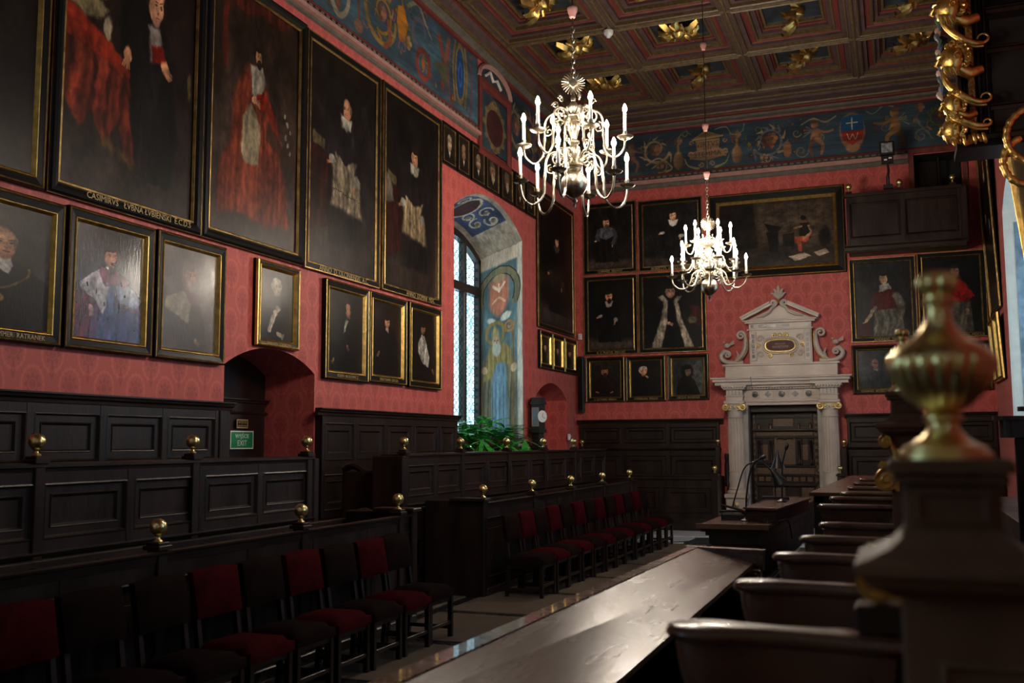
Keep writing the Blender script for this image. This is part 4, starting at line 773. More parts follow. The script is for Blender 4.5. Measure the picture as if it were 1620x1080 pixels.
P3 = Paint(160, 250, (.12, .115, .10), 9, grad=(.09, .085, .08)); P3.p([(.40, .36), (.14, .50), (.06, 1), (.95, 1), (.88, .55), (.62, .38)], (.07, .065, .06), fold=.2); P3.head(.50, .24, .12, (.58, .54, .46), (.60, .58, .52)); P3.hand(.46, .60, .06, (.60, .56, .48), -1.0); P3.l([(.30, .86), (.40, .66)], .04, (.56, .52, .46)); P3.hand(.58, .90, .05, (.56, .52, .44), .4)
picture('small gilt-framed portrait of a white-haired man with raised hand', 'l', 9.69, 10.59, 3.0, 4.03, 'gold', P3.fin('painted_bust', 1.1), 'IOANNES  STVDIOSVS', tsz=.055, rough=.3)
picture('portrait of a balding man in black coat with white shirt front', 'l', 11.19, 12.35, 2.70, 4.02, 'gilt', bust(10, (.07, .055, .045), (.05, .04, .035), (.035, .035, .035), hair=(.10, .06, .04), hx=.56, hy=.22, r=.085, bald=True, hand=[(.54, .68, .9), (.16, .86, 2.2)], extra=lambda P: P.p([(.50, .34), (.56, .36), (.46, .50), (.40, .52)], (.62, .60, .55))), 'IOSEPH  BRODOWICZ', tsz=.055)
picture('brown portrait of a young man in a high white cravat', 'l', 12.37, 13.52, 2.72, 4.02, 'gilt', bust(11, (.10, .065, .04), (.13, .07, .035), (.05, .04, .035), hair=(.10, .06, .04), hx=.50, hy=.27, r=.075, collar=(.55,.50,.44), hand=[(.22, .70, 2)]), 'SEBASTIANVS  GIRTLER', tsz=.055)
P6 = Paint(160, 250, (.07, .05, .04), 12, grad=(.055, .04, .035)); P6.head(.46, .25, .075, (.54, .38, .26), (.12, .08, .06)); P6.p([(.40, .33), (.26, .46), (.28, .60), (.44, .74), (.66, .80), (.72, .56), (.60, .40), (.52, .34)], (.58, .56, .52), fold=.35); P6.p([(.52, .34), (.66, .36), (.78, .52), (.80, .7), (.66, .60)], (.06, .05, .045)); P6.hand(.84, .83, .03, (.45, .3, .2), 1)
picture('small dark portrait of a man wrapped in white drapery', 'l', 13.60, 14.76, 2.71, 4.03, 'gilt', P6.fin('painted_bust'), tsz=.055)
SM = [((.42, .36, .28), True, 'old bald head with white shirt'), ((.36, .27, .20), True, 'plain bald man facing forward'), ((.40, .32, .25), True, 'man with high forehead and white collar'), ((.38, .28, .2), False, 'white-bearded man in brown'), ((.28, .22, .17), False, 'faint bearded man'), ((.24, .19, .15), True, 'dim bald man'), ((.22, .17, .13), False, 'nearly black head')]
for i, (u0, u1) in enumerate(((14.84, 15.43), (15.46, 16.01), (16.07, 16.72), (16.75, 17.44), (17.51, 18.18), (18.26, 18.84), (18.92, 19.49))):
    sk, bd, d_ = SM[i]; Pq = Paint(110, 130, (.10, .08, .06), 30+i); Pq.p([(.35, .62), (.08, .80), (.05, 1), (.95, 1), (.9, .8), (.65, .62)], (.07, .06, .05), fold=.2); Pq.p([(.40, .62), (.60, .62), (.52, .85)], (.45, .42, .38)); Pq.head(.5, .42, .25, sk, (.2, .17, .14), beard=(.42, .37, .3) if i in (3, 4) else None, bald=bd)
    picture('small portrait in the row above the window, %s' % d_, 'l', u0, u1, 6.55, 7.27, 'mini', Pq.fin('painted_head', 1.5), group='row of small heads above the window')
picture('very tall dark full-length painting between window and corner', 'l', 19.56, 22.10, 4.28, 7.25, 'thin', standing(13, (.045, .04, .04), (.06, .05, .045), (.05, .045, .045), (.09, .075, .06), cape=(.06, .05, .05), collar=(.2, .17, .14), hx=.52, hy=.30, r=.04, dark=1.3))
for i, (u0, u1) in enumerate(((19.62, 20.44), (20.46, 21.28), (21.30, 22.20))):
    picture('small gilt-framed dark portrait under the tall painting, %s' % ('beside the window', 'middle of its three', 'nearest the room corner')[i], 'l', u0, u1, 3.42, 4.22, 'gilt', bust(40+i, (.12, .07, .04), (.08, .05, .03), (.06, .04, .03), hx=.5, hy=.4, r=.14, dark=1.1), group='three small portraits near the corner')
# back wall
picture('dark painting of an old man with a long grey beard beside a table', 'b', -6.74, -5.46, 5.77, 7.45, 'thin', standing(14, (.07, .062, .055), (.08, .07, .06), (.06, .055, .055), (.06, .05, .05), w=200, h=260, hx=.42, hy=.25, r=.085, cape=(.20, .21, .22), beard=(.22, .2, .18), collar=(.2, .2, .2), table=None, turn=1, dark=1.6), 'IOANNES  BRIANO', tsz=.07)
picture('dark painting of a pale-faced man behind the farther chandelier', 'b', -5.41, -3.93, 5.76, 7.41, 'thin', standing(15, (.085, .08, .075), (.10, .09, .085), (.075, .07, .07), (.075, .07, .07), w=200, h=240, hx=.55, hy=.20, r=.08, dark=1.4), 'ALBERTVS  IANIDLOWSKI', tsz=.08)
picture('dark painting of a bearded man in black, hands on a stick', 'b', -6.75, -5.46, 3.87, 5.72, 'thin', standing(16, (.05, .045, .042), (.06, .05, .045), (.035, .033, .034), (.035, .033, .034), w=200, h=290, hx=.46, hy=.24, r=.07, collar=(.4, .38, .35), beard=(.1, .08, .06), dark=1.45), 'A. V. PLATVS  MDCXX', tsz=.07)
P = Paint(210, 280, (.055, .05, .048), 17); P.p([(.42, .30), (.26, .40), (.20, .6), (.14, 1), (.80, 1), (.70, .6), (.64, .40), (.54, .30)], (.03, .03, .032), fold=.2)
P.p([(.34, .26), (.26, .28), (.36, .36), (.30, .60), (.12, 1), (.30, 1), (.42, .60), (.42, .34)], (.46, .42, .36), fold=.2, soft=.01); P.p([(.58, .28), (.66, .28), (.60, .36), (.66, .60), (.86, 1), (.70, 1), (.58, .60), (.53, .34)], (.46, .42, .36), fold=.2, soft=.01)
P.head(.47, .22, .085, (.50, .38, .32), (.10, .07, .06)); P.hand(.44, .66, .03, (.55, .42, .34), .4); P.p([(.80, .42), (.98, .44), (.98, .72), (.80, .66)], (.18, .05, .05), fold=.2); P.e(.84, .62, .08, .05, (.28, .27, .2), .5)
picture('painting of a rector in black with long ermine stoles', 'b', -5.44, -3.89, 3.87, 5.72, 'thin', P.fin('painted_full_length', 1.3))
picture('small portrait of a dark-bearded monk, first of the lower row', 'b', -6.72, -5.79, 2.78, 3.82, 'gilt', bust(18, (.09, .075, .06), (.06, .05, .04), (.06, .045, .035), hx=.48, hy=.28, r=.12, beard=(.10, .07, .05), skin=(.42, .28, .2), dark=1.6, hand=[(.2, .86, .3), (.72, .86, 2.6)]), 'B. IACOBVS  MNICH', tsz=.06)
picture('small portrait of a white-haired man resting chin on hand', 'b', -5.76, -4.84, 2.78, 3.81, 'gilt', bust(19, (.06, .05, .045), (.05, .04, .035), (.04, .038, .038), hx=.42, hy=.28, r=.12, hair=(.5, .48, .44), dark=1.4, hand=[(.52, .44, .6)]), 'STANISLAVS  FINDER', tsz=.06)
P = Paint(170, 190, (.14, .15, .15), 20, grad=(.22, .22, .21)); P.e(.85, .5, .35, .7, (.34, .34, .33), 1.2, al=.7); P.p([(.34, .46), (.16, .60), (.10, 1), (.88, 1), (.74, .64), (.60, .48)], (.09, .085, .075), fold=.25); P.e(.46, .34, .2, .2, (.09, .085, .075), .3); P.head(.50, .35, .13, (.46, .36, .28), (.09, .08, .07))
picture('small portrait of a hooded woman on a pale grey ground', 'b', -4.80, -3.87, 2.79, 3.82, 'gilt', P.fin('painted_bust'), 'CECILIA  MONIALIS', tsz=.06, rough=.28)
P = Paint(420, 250, (.12, .095, .075), 25, grad=(.13, .10, .085)); P.p([(.30, 0), (1, 0), (1, .7), (.36, .66)], (.19, .16, .13), fold=.06, soft=.08); P.p([(.02, 0), (.30, 0), (.34, .7), (0, .75)], (.085, .075, .07), fold=.1)
for k in range(9): P.l([(.42+.07*k, .04), (.40+.075*k, .5)], .004, (.13, .11, .09), .8)
P.p([(.42, .46), (.52, .48), (.52, .80), (.44, .80)], (.05, .045, .045)); P.p([(.40, .34), (.56, .40), (.52, .48), (.44, .46)], (.05, .045, .05)); P.p([(.34, .80), (.58, .78), (.70, .90), (.30, .96)], (.09, .075, .065), fold=.3)
P.e(.745, .32, .020, .055, (.24, .15, .11), .3); P.e(.74, .285, .026, .035, (.06, .045, .04), .3); P.p([(.71, .37), (.78, .36), (.80, .60), (.70, .58)], (.08, .07, .06)); P.p([(.66, .58), (.80, .56), (.76, .66), (.72, .64), (.72, .80), (.69, .80), (.68, .66), (.64, .68)], (.44, .20, .13)); P.l([(.78, .42), (.80, .52), (.74, .60)], .018, (.40, .3, .24)); P.l([(.72, .42), (.66, .44)], .016, (.4, .3, .22))
P.p([(.60, .86), (.74, .82), (.80, .88), (.66, .94)], (.50, .44, .38)); P.p([(.82, .82), (.92, .78), (.96, .84), (.86, .88)], (.44, .38, .32)); P.p([(.56, .52), (.66, .50), (.66, .72), (.56, .70)], (.08, .07, .06)); P.e(.92, .6, .05, .14, (.07, .06, .06), .5)
picture('broad history painting of a scholar seated in a vaulted study', 'b', -3.78, -.87, 5.46, 7.37, 'wide', P.fin('painted_scene', 1.5), rough=.3)
P = Paint(200, 270, (.09, .09, .09), 26, grad=(.07, .07, .07)); P.p([(.50, .32), (.32, .42), (.26, .62), (.34, .68), (.72, .66), (.76, .44), (.62, .32)], (.20, .045, .05), fold=.15); P.p([(.34, .64), (.30, 1), (.86, 1), (.82, .62), (.70, .62)], (.24, .23, .20), fold=.3); P.l([(.74, .46), (.82, .62), (.70, .80)], .06, (.26, .25, .22)); P.p([(.44, .30), (.60, .28), (.66, .36), (.42, .40)], (.42, .4, .38)); P.head(.52, .22, .075, (.50, .40, .30), (.09, .08, .07), turn=-1); P.l([(.36, .60), (.20, .76)], .025, (.42, .36, .3)); P.hand(.18, .78, .03, (.52, .42, .34), 2.2); P.p([(0, .82), (.25, .80), (.3, 1), (0, 1)], (.14, .05, .06), fold=.2)
picture('portrait of a young cleric in a crimson cape over white', 'b', -.83, .49, 3.93, 5.72, 'thin', P.fin('painted_bust', 1.4), 'ANDREAS  TRZEBICKI', tsz=.07, tu=.6)
P = Paint(200, 270, (.05, .05, .05), 27); P.p([(.50, .30), (.34, .40), (.30, .62), (.60, .66), (.88, .54), (.74, .36), (.62, .30)], (.42, .05, .04), fold=.15); P.p([(.36, .60), (.32, 1), (.84, 1), (.80, .60)], (.22, .21, .19), fold=.3); P.head(.56, .20, .08, (.46, .34, .28), (.12, .1, .09)); P.hand(.74, .72, .03, (.45, .35, .28), 1.4)
picture('portrait of a cardinal in a bright red cape behind the brass finial', 'b', .52, 1.82, 3.96, 5.75, 'thin', P.fin('painted_bust', 1.3), 'D. CARDINALIS  ANNO  MDCLX', tsz=.07, tu=.55)
P = Paint(170, 190, (.14, .16, .18), 28, grad=(.18, .20, .22)); P.p([(.34, .52), (.10, .66), (.05, 1), (.92, 1), (.80, .66), (.62, .50)], (.16, .18, .20), fold=.2); P.p([(.46, .5), (.62, .46), (.60, .56)], (.5, .5, .5)); P.head(.52, .36, .14, (.56, .40, .34), (.3, .3, .3), bald=True, turn=1)
picture('small blue-grey portrait of a bald man beside the marble portal', 'b', -.84, .04, 2.84, 3.87, 'gilt', P.fin('painted_bust', 1.0), 'IOANNES  BROSCIVS', tsz=.06, rough=.3)
picture('small dark portrait hidden behind the brass finial', 'b', .09, 1.01, 2.88, 3.88, 'gilt', bust(29, (.07, .06, .05), (.06, .05, .04), (.05, .045, .045), hx=.5, hy=.3, r=.12))
picture('small dark portrait near the right corner of the back wall', 'b', 1.04, 1.84, 2.88, 3.88, 'gilt', bust(30, (.06, .06, .06), (.05, .05, .05), (.04, .04, .045), hx=.5, hy=.3, r=.12))
# right wall, seen edge-on
picture('dark full-length painting hung forward on the window wall', 'r', 20.1, 22.1, 4.3, 8.2, 'thin', standing(31, (.06, .05, .045), (.07, .06, .05), (.05, .045, .045), (.1, .08, .07)), tilt=.035)
for i in range(2): picture('gilt-framed portrait on the window wall, %s' % ('nearest the corner', 'next to the window')[i], 'r', 21.0-.98*i, 21.93-.98*i, 2.98, 4.2, 'gold', bust(50+i, (.1, .08, .06), (.07, .06, .05), (.05, .045, .045)), tilt=.05)
picture('large leaning picture in a broad gilt frame under the carved canopy', 'r', 12.1, 14.8, 3.0, 6.0, 'gold', standing(33, (.10, .08, .06), (.12, .10, .07), (.07, .05, .05), (.15, .12, .09)), tilt=.11)
# ------------------------------------------------------------------ panelling and stalls
def panelling(t, bounds, rows, y=0, th=.05, stile=.085, m=WOOD, rise=.02, flat=None):
    # rows = [(z0, z1, rail)] from the bottom; frame and panels in local XZ, facing -Y at y
    z0, z1 = rows[0][0], rows[-1][1]; a, b = bounds[0], bounds[-1]
    MB().box(a, y+.026, z0, b, y+th, z1).build('backing', m, t)
    for k, u in enumerate(bounds):
        x0 = u if k == 0 else u-stile/2; x1 = u if k == len(bounds)-1 else u+stile/2
        if k == 0: x1 = u+stile*.7
        if k == len(bounds)-1: x0 = u-stile*.7
        MB().bbox(x0, y-.014, z0, x1, y+.02, z1, .005).build('stile', m, t)
    for (r0, r1, rail) in rows:
        for zz in (r0, r1-rail): MB().bbox(a, y-.010, zz, b, y+.02, zz+rail, .005).build('rail', m, t)
        for k in range(len(bounds)-1):
            x0 = bounds[k]+(stile*.7 if k == 0 else stile/2); x1 = bounds[k+1]-(stile*.7 if k == len(bounds)-2 else stile/2)
            mb = MB(); field(mb, x0, r0+rail, x1, r1-rail, y=y+.012, flat=flat, rise=rise); mb.build('panel', m, t)
def ledge(t, a, b, z, y, prof, m=WOODH, name='moulding', ends=True):
    # horizontal moulding running along X with profile [(out, z)]
    pts = [(-o+y, z+dz) for o, dz in prof]+[(y+.02, z+prof[-1][1]), (y+.02, z+prof[0][1])]
    MB().prism(pts, a, b, 'x').build(name, m, t)
CAPP = [(0, -.10), (.02, -.09), (.025, -.06), (.055, -.045), (.06, -.02), (.085, -.015), (.085, .0)]
def ball_mesh(r=.05):
    mb = MB(); mb.lathe([(.030, 0), (.033, .006), (.026, .014), (.014, .022), (.012, .032), (.020, .040), (.022, .046)], 20)
    R = r; c = .046+R*.93; mb.lathe([(max(.0001, R*math.sin(PI*k/12)), c-R*math.cos(PI*k/12)) for k in range(1, 13)], 20); return mb.mesh('ball_finial', BRASS, 50)
BALL = ball_mesh(.059); BALLT = ball_mesh(.056)
def posts(t, us, y, z0, z1, w=.10, balls=True):
    for u in us:
        MB().bbox(u-w/2, y-w/2, z0, u+w/2, y+w/2, z1, .008).build('post', WOOD, t)
        mb = MB(); mb.bbox(u-w*.72, y-w*.72, z1-.01, u+w*.72, y+w*.72, z1+.018, .006); mb.bbox(u-w*.56, y-w*.56, z1+.018, u+w*.56, y+w*.56, z1+.04, .006); mb.build('post_cap', WOOD, t)
        if balls: inst('ball_finial', BALL, t, (u, y, z1+.04), label='polished brass ball finial')
# wall panelling, left wall (local x = world y)
t = thing('wall_panelling', 'dark oak wall panelling left of the exit doorway, under the gilt-framed portraits', 'panelling', (LW+.10, 0, 0), PI/2)
panelling(t, [3.2, 3.85, 4.65, 5.55, 6.45, 7.29, 8.13, 8.98], [(.9, 1.62, .09), (1.62, 2.22, .085)], th=.1); MB().bbox(8.98, -.03, .9, 9.16, .1, 2.22, .01).build('end_pilaster', WOOD, t); ledge(t, 3.2, 9.20, 2.31, 0, CAPP)
t = thing('wall_panelling', 'dark oak wall panelling between the doorway and the plants', 'panelling', (LW+.10, 0, 0), PI/2)
panelling(t, [11.08, 11.93, 12.80, 13.67, 14.59, 15.30], [(.9, 1.55, .09), (1.55, 2.21, .085)], th=.1); ledge(t, 10.95, 15.36, 2.31, 0, CAPP)
# the exit door in the recess, with its two signs
t = thing('exit_door', 'dark plank door deep in the arched recess', 'door', (LW-.74, 0, 0), PI/2); MB().bbox(9.30, -.06, 0, 10.95, -.01, 2.42, .01).build('door_leaf', WOOD, t); MB().bbox(9.22, -.09, 0, 9.34, -.01, 2.45, .01).build('door_jamb', WOOD, t); ledge(t, 9.22, 11.0, 2.42, -.03, CAPP); ledge(t, 9.22, 11.0, 2.24, -.05, [(0, -.03), (.03, 0), (0, .03)])
# ------------------------------------------------------------------ left stalls
def tier2(label, bounds, balls, zb, end_l, end_r, foot=.35):
    t = thing('stall_parapet', label, 'choir stall', (-5.70, 0, 0), PI/2, 'upper stall parapets')
    panelling(t, bounds, [(1.10, 1.665, .085)], th=.07); MB().box(bounds[0], .0, foot, bounds[-1], .07, 1.10).build('lower_boarding', WOOD, t)
    ledge(t, bounds[0], bounds[-1], 1.715, 0, [(0, -.06), (.012, -.05), (.015, -.03), (.035, -.02), (.035, 0)]); MB().bbox(bounds[0], -.03, 1.70, bounds[-1], .34, 1.722, .008).build('book_shelf', WOODH, t)
    ledge(t, bounds[0], bounds[-1], 1.10, 0, [(0, -.05), (.02, -.04), (.04, -.01), (.04, 0)])
    posts(t, balls, .02, 1.0 if zb else .5, 1.735, .095)
    for u in (end_l, end_r):
        if u is not None: MB().bbox(u-.05, -.03, .3, u+.05, .40, 1.70, .012).build('end_panel', WOOD, t)
    return t
tier2('upper oak parapet with square panels before the left wall panelling', [3.3, 3.95, 4.7, 5.45, 6.36, 7.23, 8.09, 9.02], [3.9, 5.44, 7.13, 8.93], 1, None, 9.05)
tier2('upper oak parapet running below the window and the plants', [11.10, 11.97, 12.85, 13.75, 14.68, 15.60, 16.56, 17.55, 18.5, 19.4, 20.2], [11.12, 12.84, 14.62, 16.36, 18.10], 1, 11.05, None)
def tier1(label, a, b, balls, tall):
    t = thing('choir_stall', label, 'choir stall', (-4.76, 0, 0), PI/2, 'front stall screens behind the chairs')
    MB().box(a, .0, .10, b, .05, .80).build('screen_board', WOOD, t); n = max(2, int((b-a)/.9)); bs = [a+(b-a)*i/n for i in range(n+1)]
    panelling(t, bs, [(.10, 1.05, .11)], th=.06); ledge(t, a, b, 1.125, 0, [(-.01, -.09), (.015, -.08), (.02, -.03), (.045, -.02), (.05, -.004), (.04, .0)])
    MB().add([(a, -.03, 1.126), (b, -.03, 1.126), (b, .36, 1.06), (a, .36, 1.06), (a, -.03, 1.10), (b, -.03, 1.10), (b, .36, 1.035), (a, .36, 1.035)], [(0, 1, 2, 3), (7, 6, 5, 4), (0, 4, 5, 1), (1, 5, 6, 2), (2, 6, 7, 3), (3, 7, 4, 0)]).build('sloping_desk', WOODH, t)
    posts(t, balls, .02, .1, 1.145, .10)
    MB().bbox(a, -.06, 0, b, .08, .10, .01).build('plinth', WOODH, t)
    for u in tall:
        MB().bbox(u-.06, -.05, 0, u+.06, .75, 1.15, .012).build('end_panel', WOOD, t)
        c = MB(); c.bbox(u-.10, -.08, 1.15, u+.10, .40, 1.185, .01); c.build('end_cap', WOODH, t)
    MB().bbox(a, .42, .30, b, .86, .66, .01).build('bench_seat', WOODH, t)
    n2 = max(2, int((b-a)/.55))
    for k in range(n2+1): u = a+(b-a)*k/n2; MB().bbox(u-.018, .70, .66, u+.018, .90, 1.02, .004).build('bench_back_post', WOOD, t)
    MB().bbox(a, .78, .98, b, .86, 1.06, .006).build('bench_back_rail', WOODH, t); MB().bbox(a, .84, .66, b, .88, .98, .004).build('bench_back_panel', WOODH, t)
tier1('front oak screen behind the nearer chairs, brass balls on its posts', 2.9, 9.45, [3.85, 5.62, 7.39, 9.17], [9.42])
tier1('front oak screen behind the farther row of chairs, nearer the fireplace', 11.35, 19.0, [11.41, 13.17, 14.95, 16.73, 18.60], [11.34])
# platforms carrying the two tiers
for (nm, x0, x1, y0, y1, z) in (('trim_10', LW, -5.62, FRONT, 21.1, .36), ('trim_11', -5.62, -4.84, FRONT, 9.4, .18), ('trim_12', -5.62, -4.84, 11.35, 21.1, .18), ('trim_13', LW, -5.75, 9.05, 11.05, .72)):
    o = struct(MB().bbox(x0, y0, .0, x1, y1, z, .01).build(nm, WOODH))
# stair end brackets in the aisle
for (lab, x, y, z1) in (('dark scrolled bench end beside the aisle under the panelling', -6.35, 11.25, 1.62), ('dark scrolled bench end beside the lower aisle opening', -5.25, 9.62, 1.17)):
    t = thing('bench_end', lab, 'bench end', (x, y, 0), 0); MB().bbox(-.30, -.05, .2, .30, .05, z1-.12, .012).build('side_board', WOOD, t); MB().tube([(-.30+.60*k/8, 0, z1-.10+.05*math.sin(k*.9)) for k in range(9)], .045, 8).build('arm_rest', WOOD, t, 40)
    MB().lathe([(0, -.06), (.055, -.055), (.07, 0), (.055, .055), (0, .06)], 16, c=(.27, 0, z1-.08), axis='y').build('scroll_end', WOOD, t, 40)
# back wall stalls
t = thing('wall_panelling', 'two-tier oak panelling between the left corner and the marble portal', 'panelling', (0, BW-.10, 0), 0)
panelling(t, [-6.88, -5.85, -4.80, -3.66], [(.9, 1.66, .10), (1.74, 2.28, .09)], th=.1); ledge(t, -6.92, -3.56, 2.37, 0, CAPP); ledge(t, -6.9, -3.62, 1.72, -.01, [(0, -.05), (.03, -.04), (.05, 0)])
MB().box(-6.88, .0, 1.64, -3.66, .1, 1.76).build('middle_rail', WOODH, t)
for x in (-6.78, -3.68):
    MB().bbox(x-.05, -.2, 1.2, x+.05, -.02, 1.76, .01).build('bracket_post', WOOD, t); inst('ball_finial', BALLT, t, (x, -.12, 1.77), label='polished brass ball finial')
t = thing('choir_stall', 'low oak stall front across the back wall left of the portal', 'choir stall', (0, 21.1, 0), 0)
panelling(t, [-5.75, -4.72, -3.62], [(.22, 1.05, .14)], th=.06); MB().box(-5.75, -.02, 0, -3.60, .06, .24).build('plinth', WOODH, t); ledge(t, -5.75, -3.52, 1.16, 0, [(0, -.10), (.02, -.08), (.02, -.03), (.05, -.02), (.05, 0)]); MB().bbox(-5.75, -.04, 1.14, -3.55, .45, 1.165, .006).build('shelf', WOODH, t)
posts(t, [-3.60], .02, 0, 1.17, .12); MB().bbox(-3.62, .05, 0, -3.56, 1.05, 1.12, .01).build('end_panel', WOOD, t)
MB().lathe([(.05, .2), (.06, .25), (.035, .3), (.055, .45), (.06, .6), (.04, .75), (.055, .8), (.05, .9)], 12, c=(-3.47, .85, .7)).build('turned_baluster', WOOD, t, 40)
t = thing('wall_panelling', 'two-tier oak panelling right of the marble portal', 'panelling', (0, BW-.10, 0), 0)
panelling(t, [-.99, -.08, .9, 1.86], [(.9, 1.64, .09), (1.74, 2.34, .09)], th=.1); ledge(t, -1.03, 1.89, 2.43, 0, CAPP); ledge(t, -1.0, 1.88, 1.73, -.01, [(0, -.05), (.03, -.04), (.05, 0)])
MB().box(-.99, .0, 1.62, 1.88, .1, 1.76).build('middle_rail', WOODH, t)
MB().bbox(-1.12, -.25, 1.0, -1.0, -.1, 1.73, .01).build('bracket_post', WOOD, t); inst('ball_finial', BALLT, t, (-1.05, -.17, 1.74), label='polished brass ball finial')
t = thing('choir_stall', 'low oak stall front across the back wall right of the portal', 'choir stall', (0, 21.1, 0), 0)
panelling(t, [-1.05, -.1, .9, 1.85], [(.22, 1.05, .14)], th=.06); MB().box(-1.05, -.02, 0, 1.85, .06, .24).build('plinth', WOODH, t); MB().bbox(-1.1, -.04, 1.14, 1.85, .45, 1.165, .006).build('shelf', WOODH, t); MB().box(-1.05, 0, 1.04, 1.85, .06, 1.15).build('top_rail', WOODH, t); posts(t, [-1.10], .02, 0, 1.17, .12)
# ------------------------------------------------------------------ chairs
def chair_parts(m):
    seat = MB(); P = []; n = 8
    for j in range(n+1):
        for i in range(n+1):
            u, v = i/n*2-1, j/n*2-1; w = .250-.010*v; d = max(abs(u), abs(v)); P.append((u*w, v*.235, .515-.055*d**5+.012*(1-d)))
    F = [(j*(n+1)+i, j*(n+1)+i+1, (j+1)*(n+1)+i+1, (j+1)*(n+1)+i) for j in range(n) for i in range(n)]
    ed = [i for i in range(n+1)]+[(k+1)*(n+1)-1 for k in range(1, n+1)]+[n*(n+1)+i for i in range(n-1, -1, -1)]+[k*(n+1) for k in range(n-1, 0, -1)]
    b = len(P); P += [(P[i][0], P[i][1], .395) for i in ed]; L = len(ed)
    F += [(ed[k], b+k, b+(k+1) % L, ed[(k+1) % L]) for k in range(L)]+[tuple(b+k for k in range(L))]
    seat.add(P, F)
    back = MB(); P = []; F = []; n = 6
    for s_ in (0, 1):
        for j in range(n+1):
            for i in range(n+1):
                u, v = i/n*2-1, j/n; d = max(abs(u), abs(v*2-1)); y = .225+.06*v+(.045 if s_ else -.0)+(-.03 if not s_ else 0)*(1-d**4)+(.0 if s_ else .012*math.cos(u*1.4)*-1)
                P.append((u*(.256-.012*d**6), y+.015*u*u*-1, .66+.325*v-.012*u*u*(1 if v > .9 else 0)))
    N = (n+1)**2
    for j in range(n):
        for i in range(n): a = j*(n+1)+i; F += [(a, a+1, a+n+2, a+n+1), (N+a, N+a+n+1, N+a+n+2, N+a+1)]
    ed = [i for i in range(n+1)]+[(k+1)*(n+1)-1 for k in range(1, n+1)]+[n*(n+1)+i for i in range(n-1, -1, -1)]+[k*(n+1) for k in range(n-1, 0, -1)]
    for k in range(len(ed)): p, q = ed[k], ed[(k+1) % len(ed)]; F.append((p, N+p, N+q, q))
    back.add(P, F)
    return seat.mesh('seat', m, 60), back.mesh('backrest', m, 60)
legf = MB().bbox(-.022, -.022, 0, .022, .022, .40, .004).mesh('leg', WOOD)
lb = MB(); lb.add([(x, y+o, z) for (o, z) in ((.03, 0), (0, .42), (.075, .93)) for (x, y) in ((-.02, -.02), (.02, -.02), (.02, .02), (-.02, .02))], [(3, 2, 1, 0), (8, 9, 10, 11)]+[(k*4+i, k*4+(i+1) % 4, k*4+4+(i+1) % 4, k*4+4+i) for k in (0, 1) for i in range(4)]); legb = lb.mesh('leg', WOOD)
strs = MB().bbox(-.014, -.22, -.016, .014, .22, .016, .003).mesh('stretcher', WOOD); strx = MB().bbox(-.22, -.014, -.016, .22, .014, .016, .003).mesh('stretcher', WOOD); apron = MB().bbox(-.228, -.215, -.03, .228, .215, .015, .004).mesh('seat_frame', WOOD)
CM = {'r': chair_parts(VELR), 'd': chair_parts(VELD)}
def chair(kind, loc, label, group, rnd):
    t = thing('upholstered_chair', label, 'chair', loc, PI/2+rnd, group); t.scale = (1.0 if 'nearer' in group else .97, 1, 1)
    inst('seat', CM[kind][0], t); inst('backrest', CM[kind][1], t); inst('seat_frame', apron, t, (0, 0, .385))
    for sx in (-1, 1): inst('leg', legf, t, (sx*.225, -.205, 0)); inst('leg', legb, t, (sx*.215, .215, 0)); inst('stretcher', strs, t, (sx*.222, .01, .10))
    inst('stretcher', strx, t, (0, -.205, .15)); inst('stretcher', strx, t, (0, .225, .24)); return t
rnd = random.Random(7)
ORD = ['first', 'second', 'third', 'fourth', 'fifth', 'sixth', 'seventh', 'eighth', 'ninth', 'tenth', 'eleventh', 'twelfth', 'thirteenth']
near = [(8.70, 'd'), (8.17, 'r'), (7.62, 'd'), (7.09, 'r'), (6.53, 'd'), (5.97, 'r'), (5.39, 'd'), (4.80, 'd'), (4.25, 'r'), (3.68, 'd')]
for k, (y, c) in enumerate(near): chair(c, (-4.28+rnd.uniform(-.02, .02), y, 0), '%s velvet chair, %s from the aisle in the nearer row' % ({'r': 'deep red', 'd': 'dark brown'}[c], ORD[k]), 'chairs of the nearer row', rnd.uniform(-.012, .012))
for k in range(13): c = 'dr'[k % 2]; chair(c, (-4.24+.012*k+rnd.uniform(-.015, .015), 11.62+.527*k, 0), '%s velvet chair, %s from the aisle in the farther row' % ({'r': 'deep red', 'd': 'dark brown'}[c], ORD[k]), 'chairs of the farther row', rnd.uniform(-.01, .01))
# signs on the exit door
def sign(label, u, z, w, h, m, lines, tm_, x=LW-.66):
    t = thing('exit_sign', label, 'sign', (x, u, z), PI/2); MB().bbox(-w/2, -.012, -h/2, w/2, 0, h/2, .003).build('sign_plate', m, t)
    MB().sweep(-w/2, -h/2, w/2, h/2, [(.0, .0125), (.012, .0135), (.014, .0125)]).build('sign_border', tm_, t)
    for (tx, dz, s_) in lines: text_mesh(tx, s_, tm_, 'sign_lettering', t, (0, -.014, dz), (PI/2, 0, 0))
sign('green sign with pale letters WYJŚCIE EXIT on the dark door', 10.44, 1.905, .47, .225, GREENS, [('WYJŚCIE', .045, .07), ('EXIT', -.042, .095)], SIGNW)
sign('small dark framed notice above the green exit sign', 10.44, 2.105, .23, .11, WOOD, [('WYJŚCIE', .018, .042), ('EWAKUACYJNE', -.026, .026)], GOLDT)
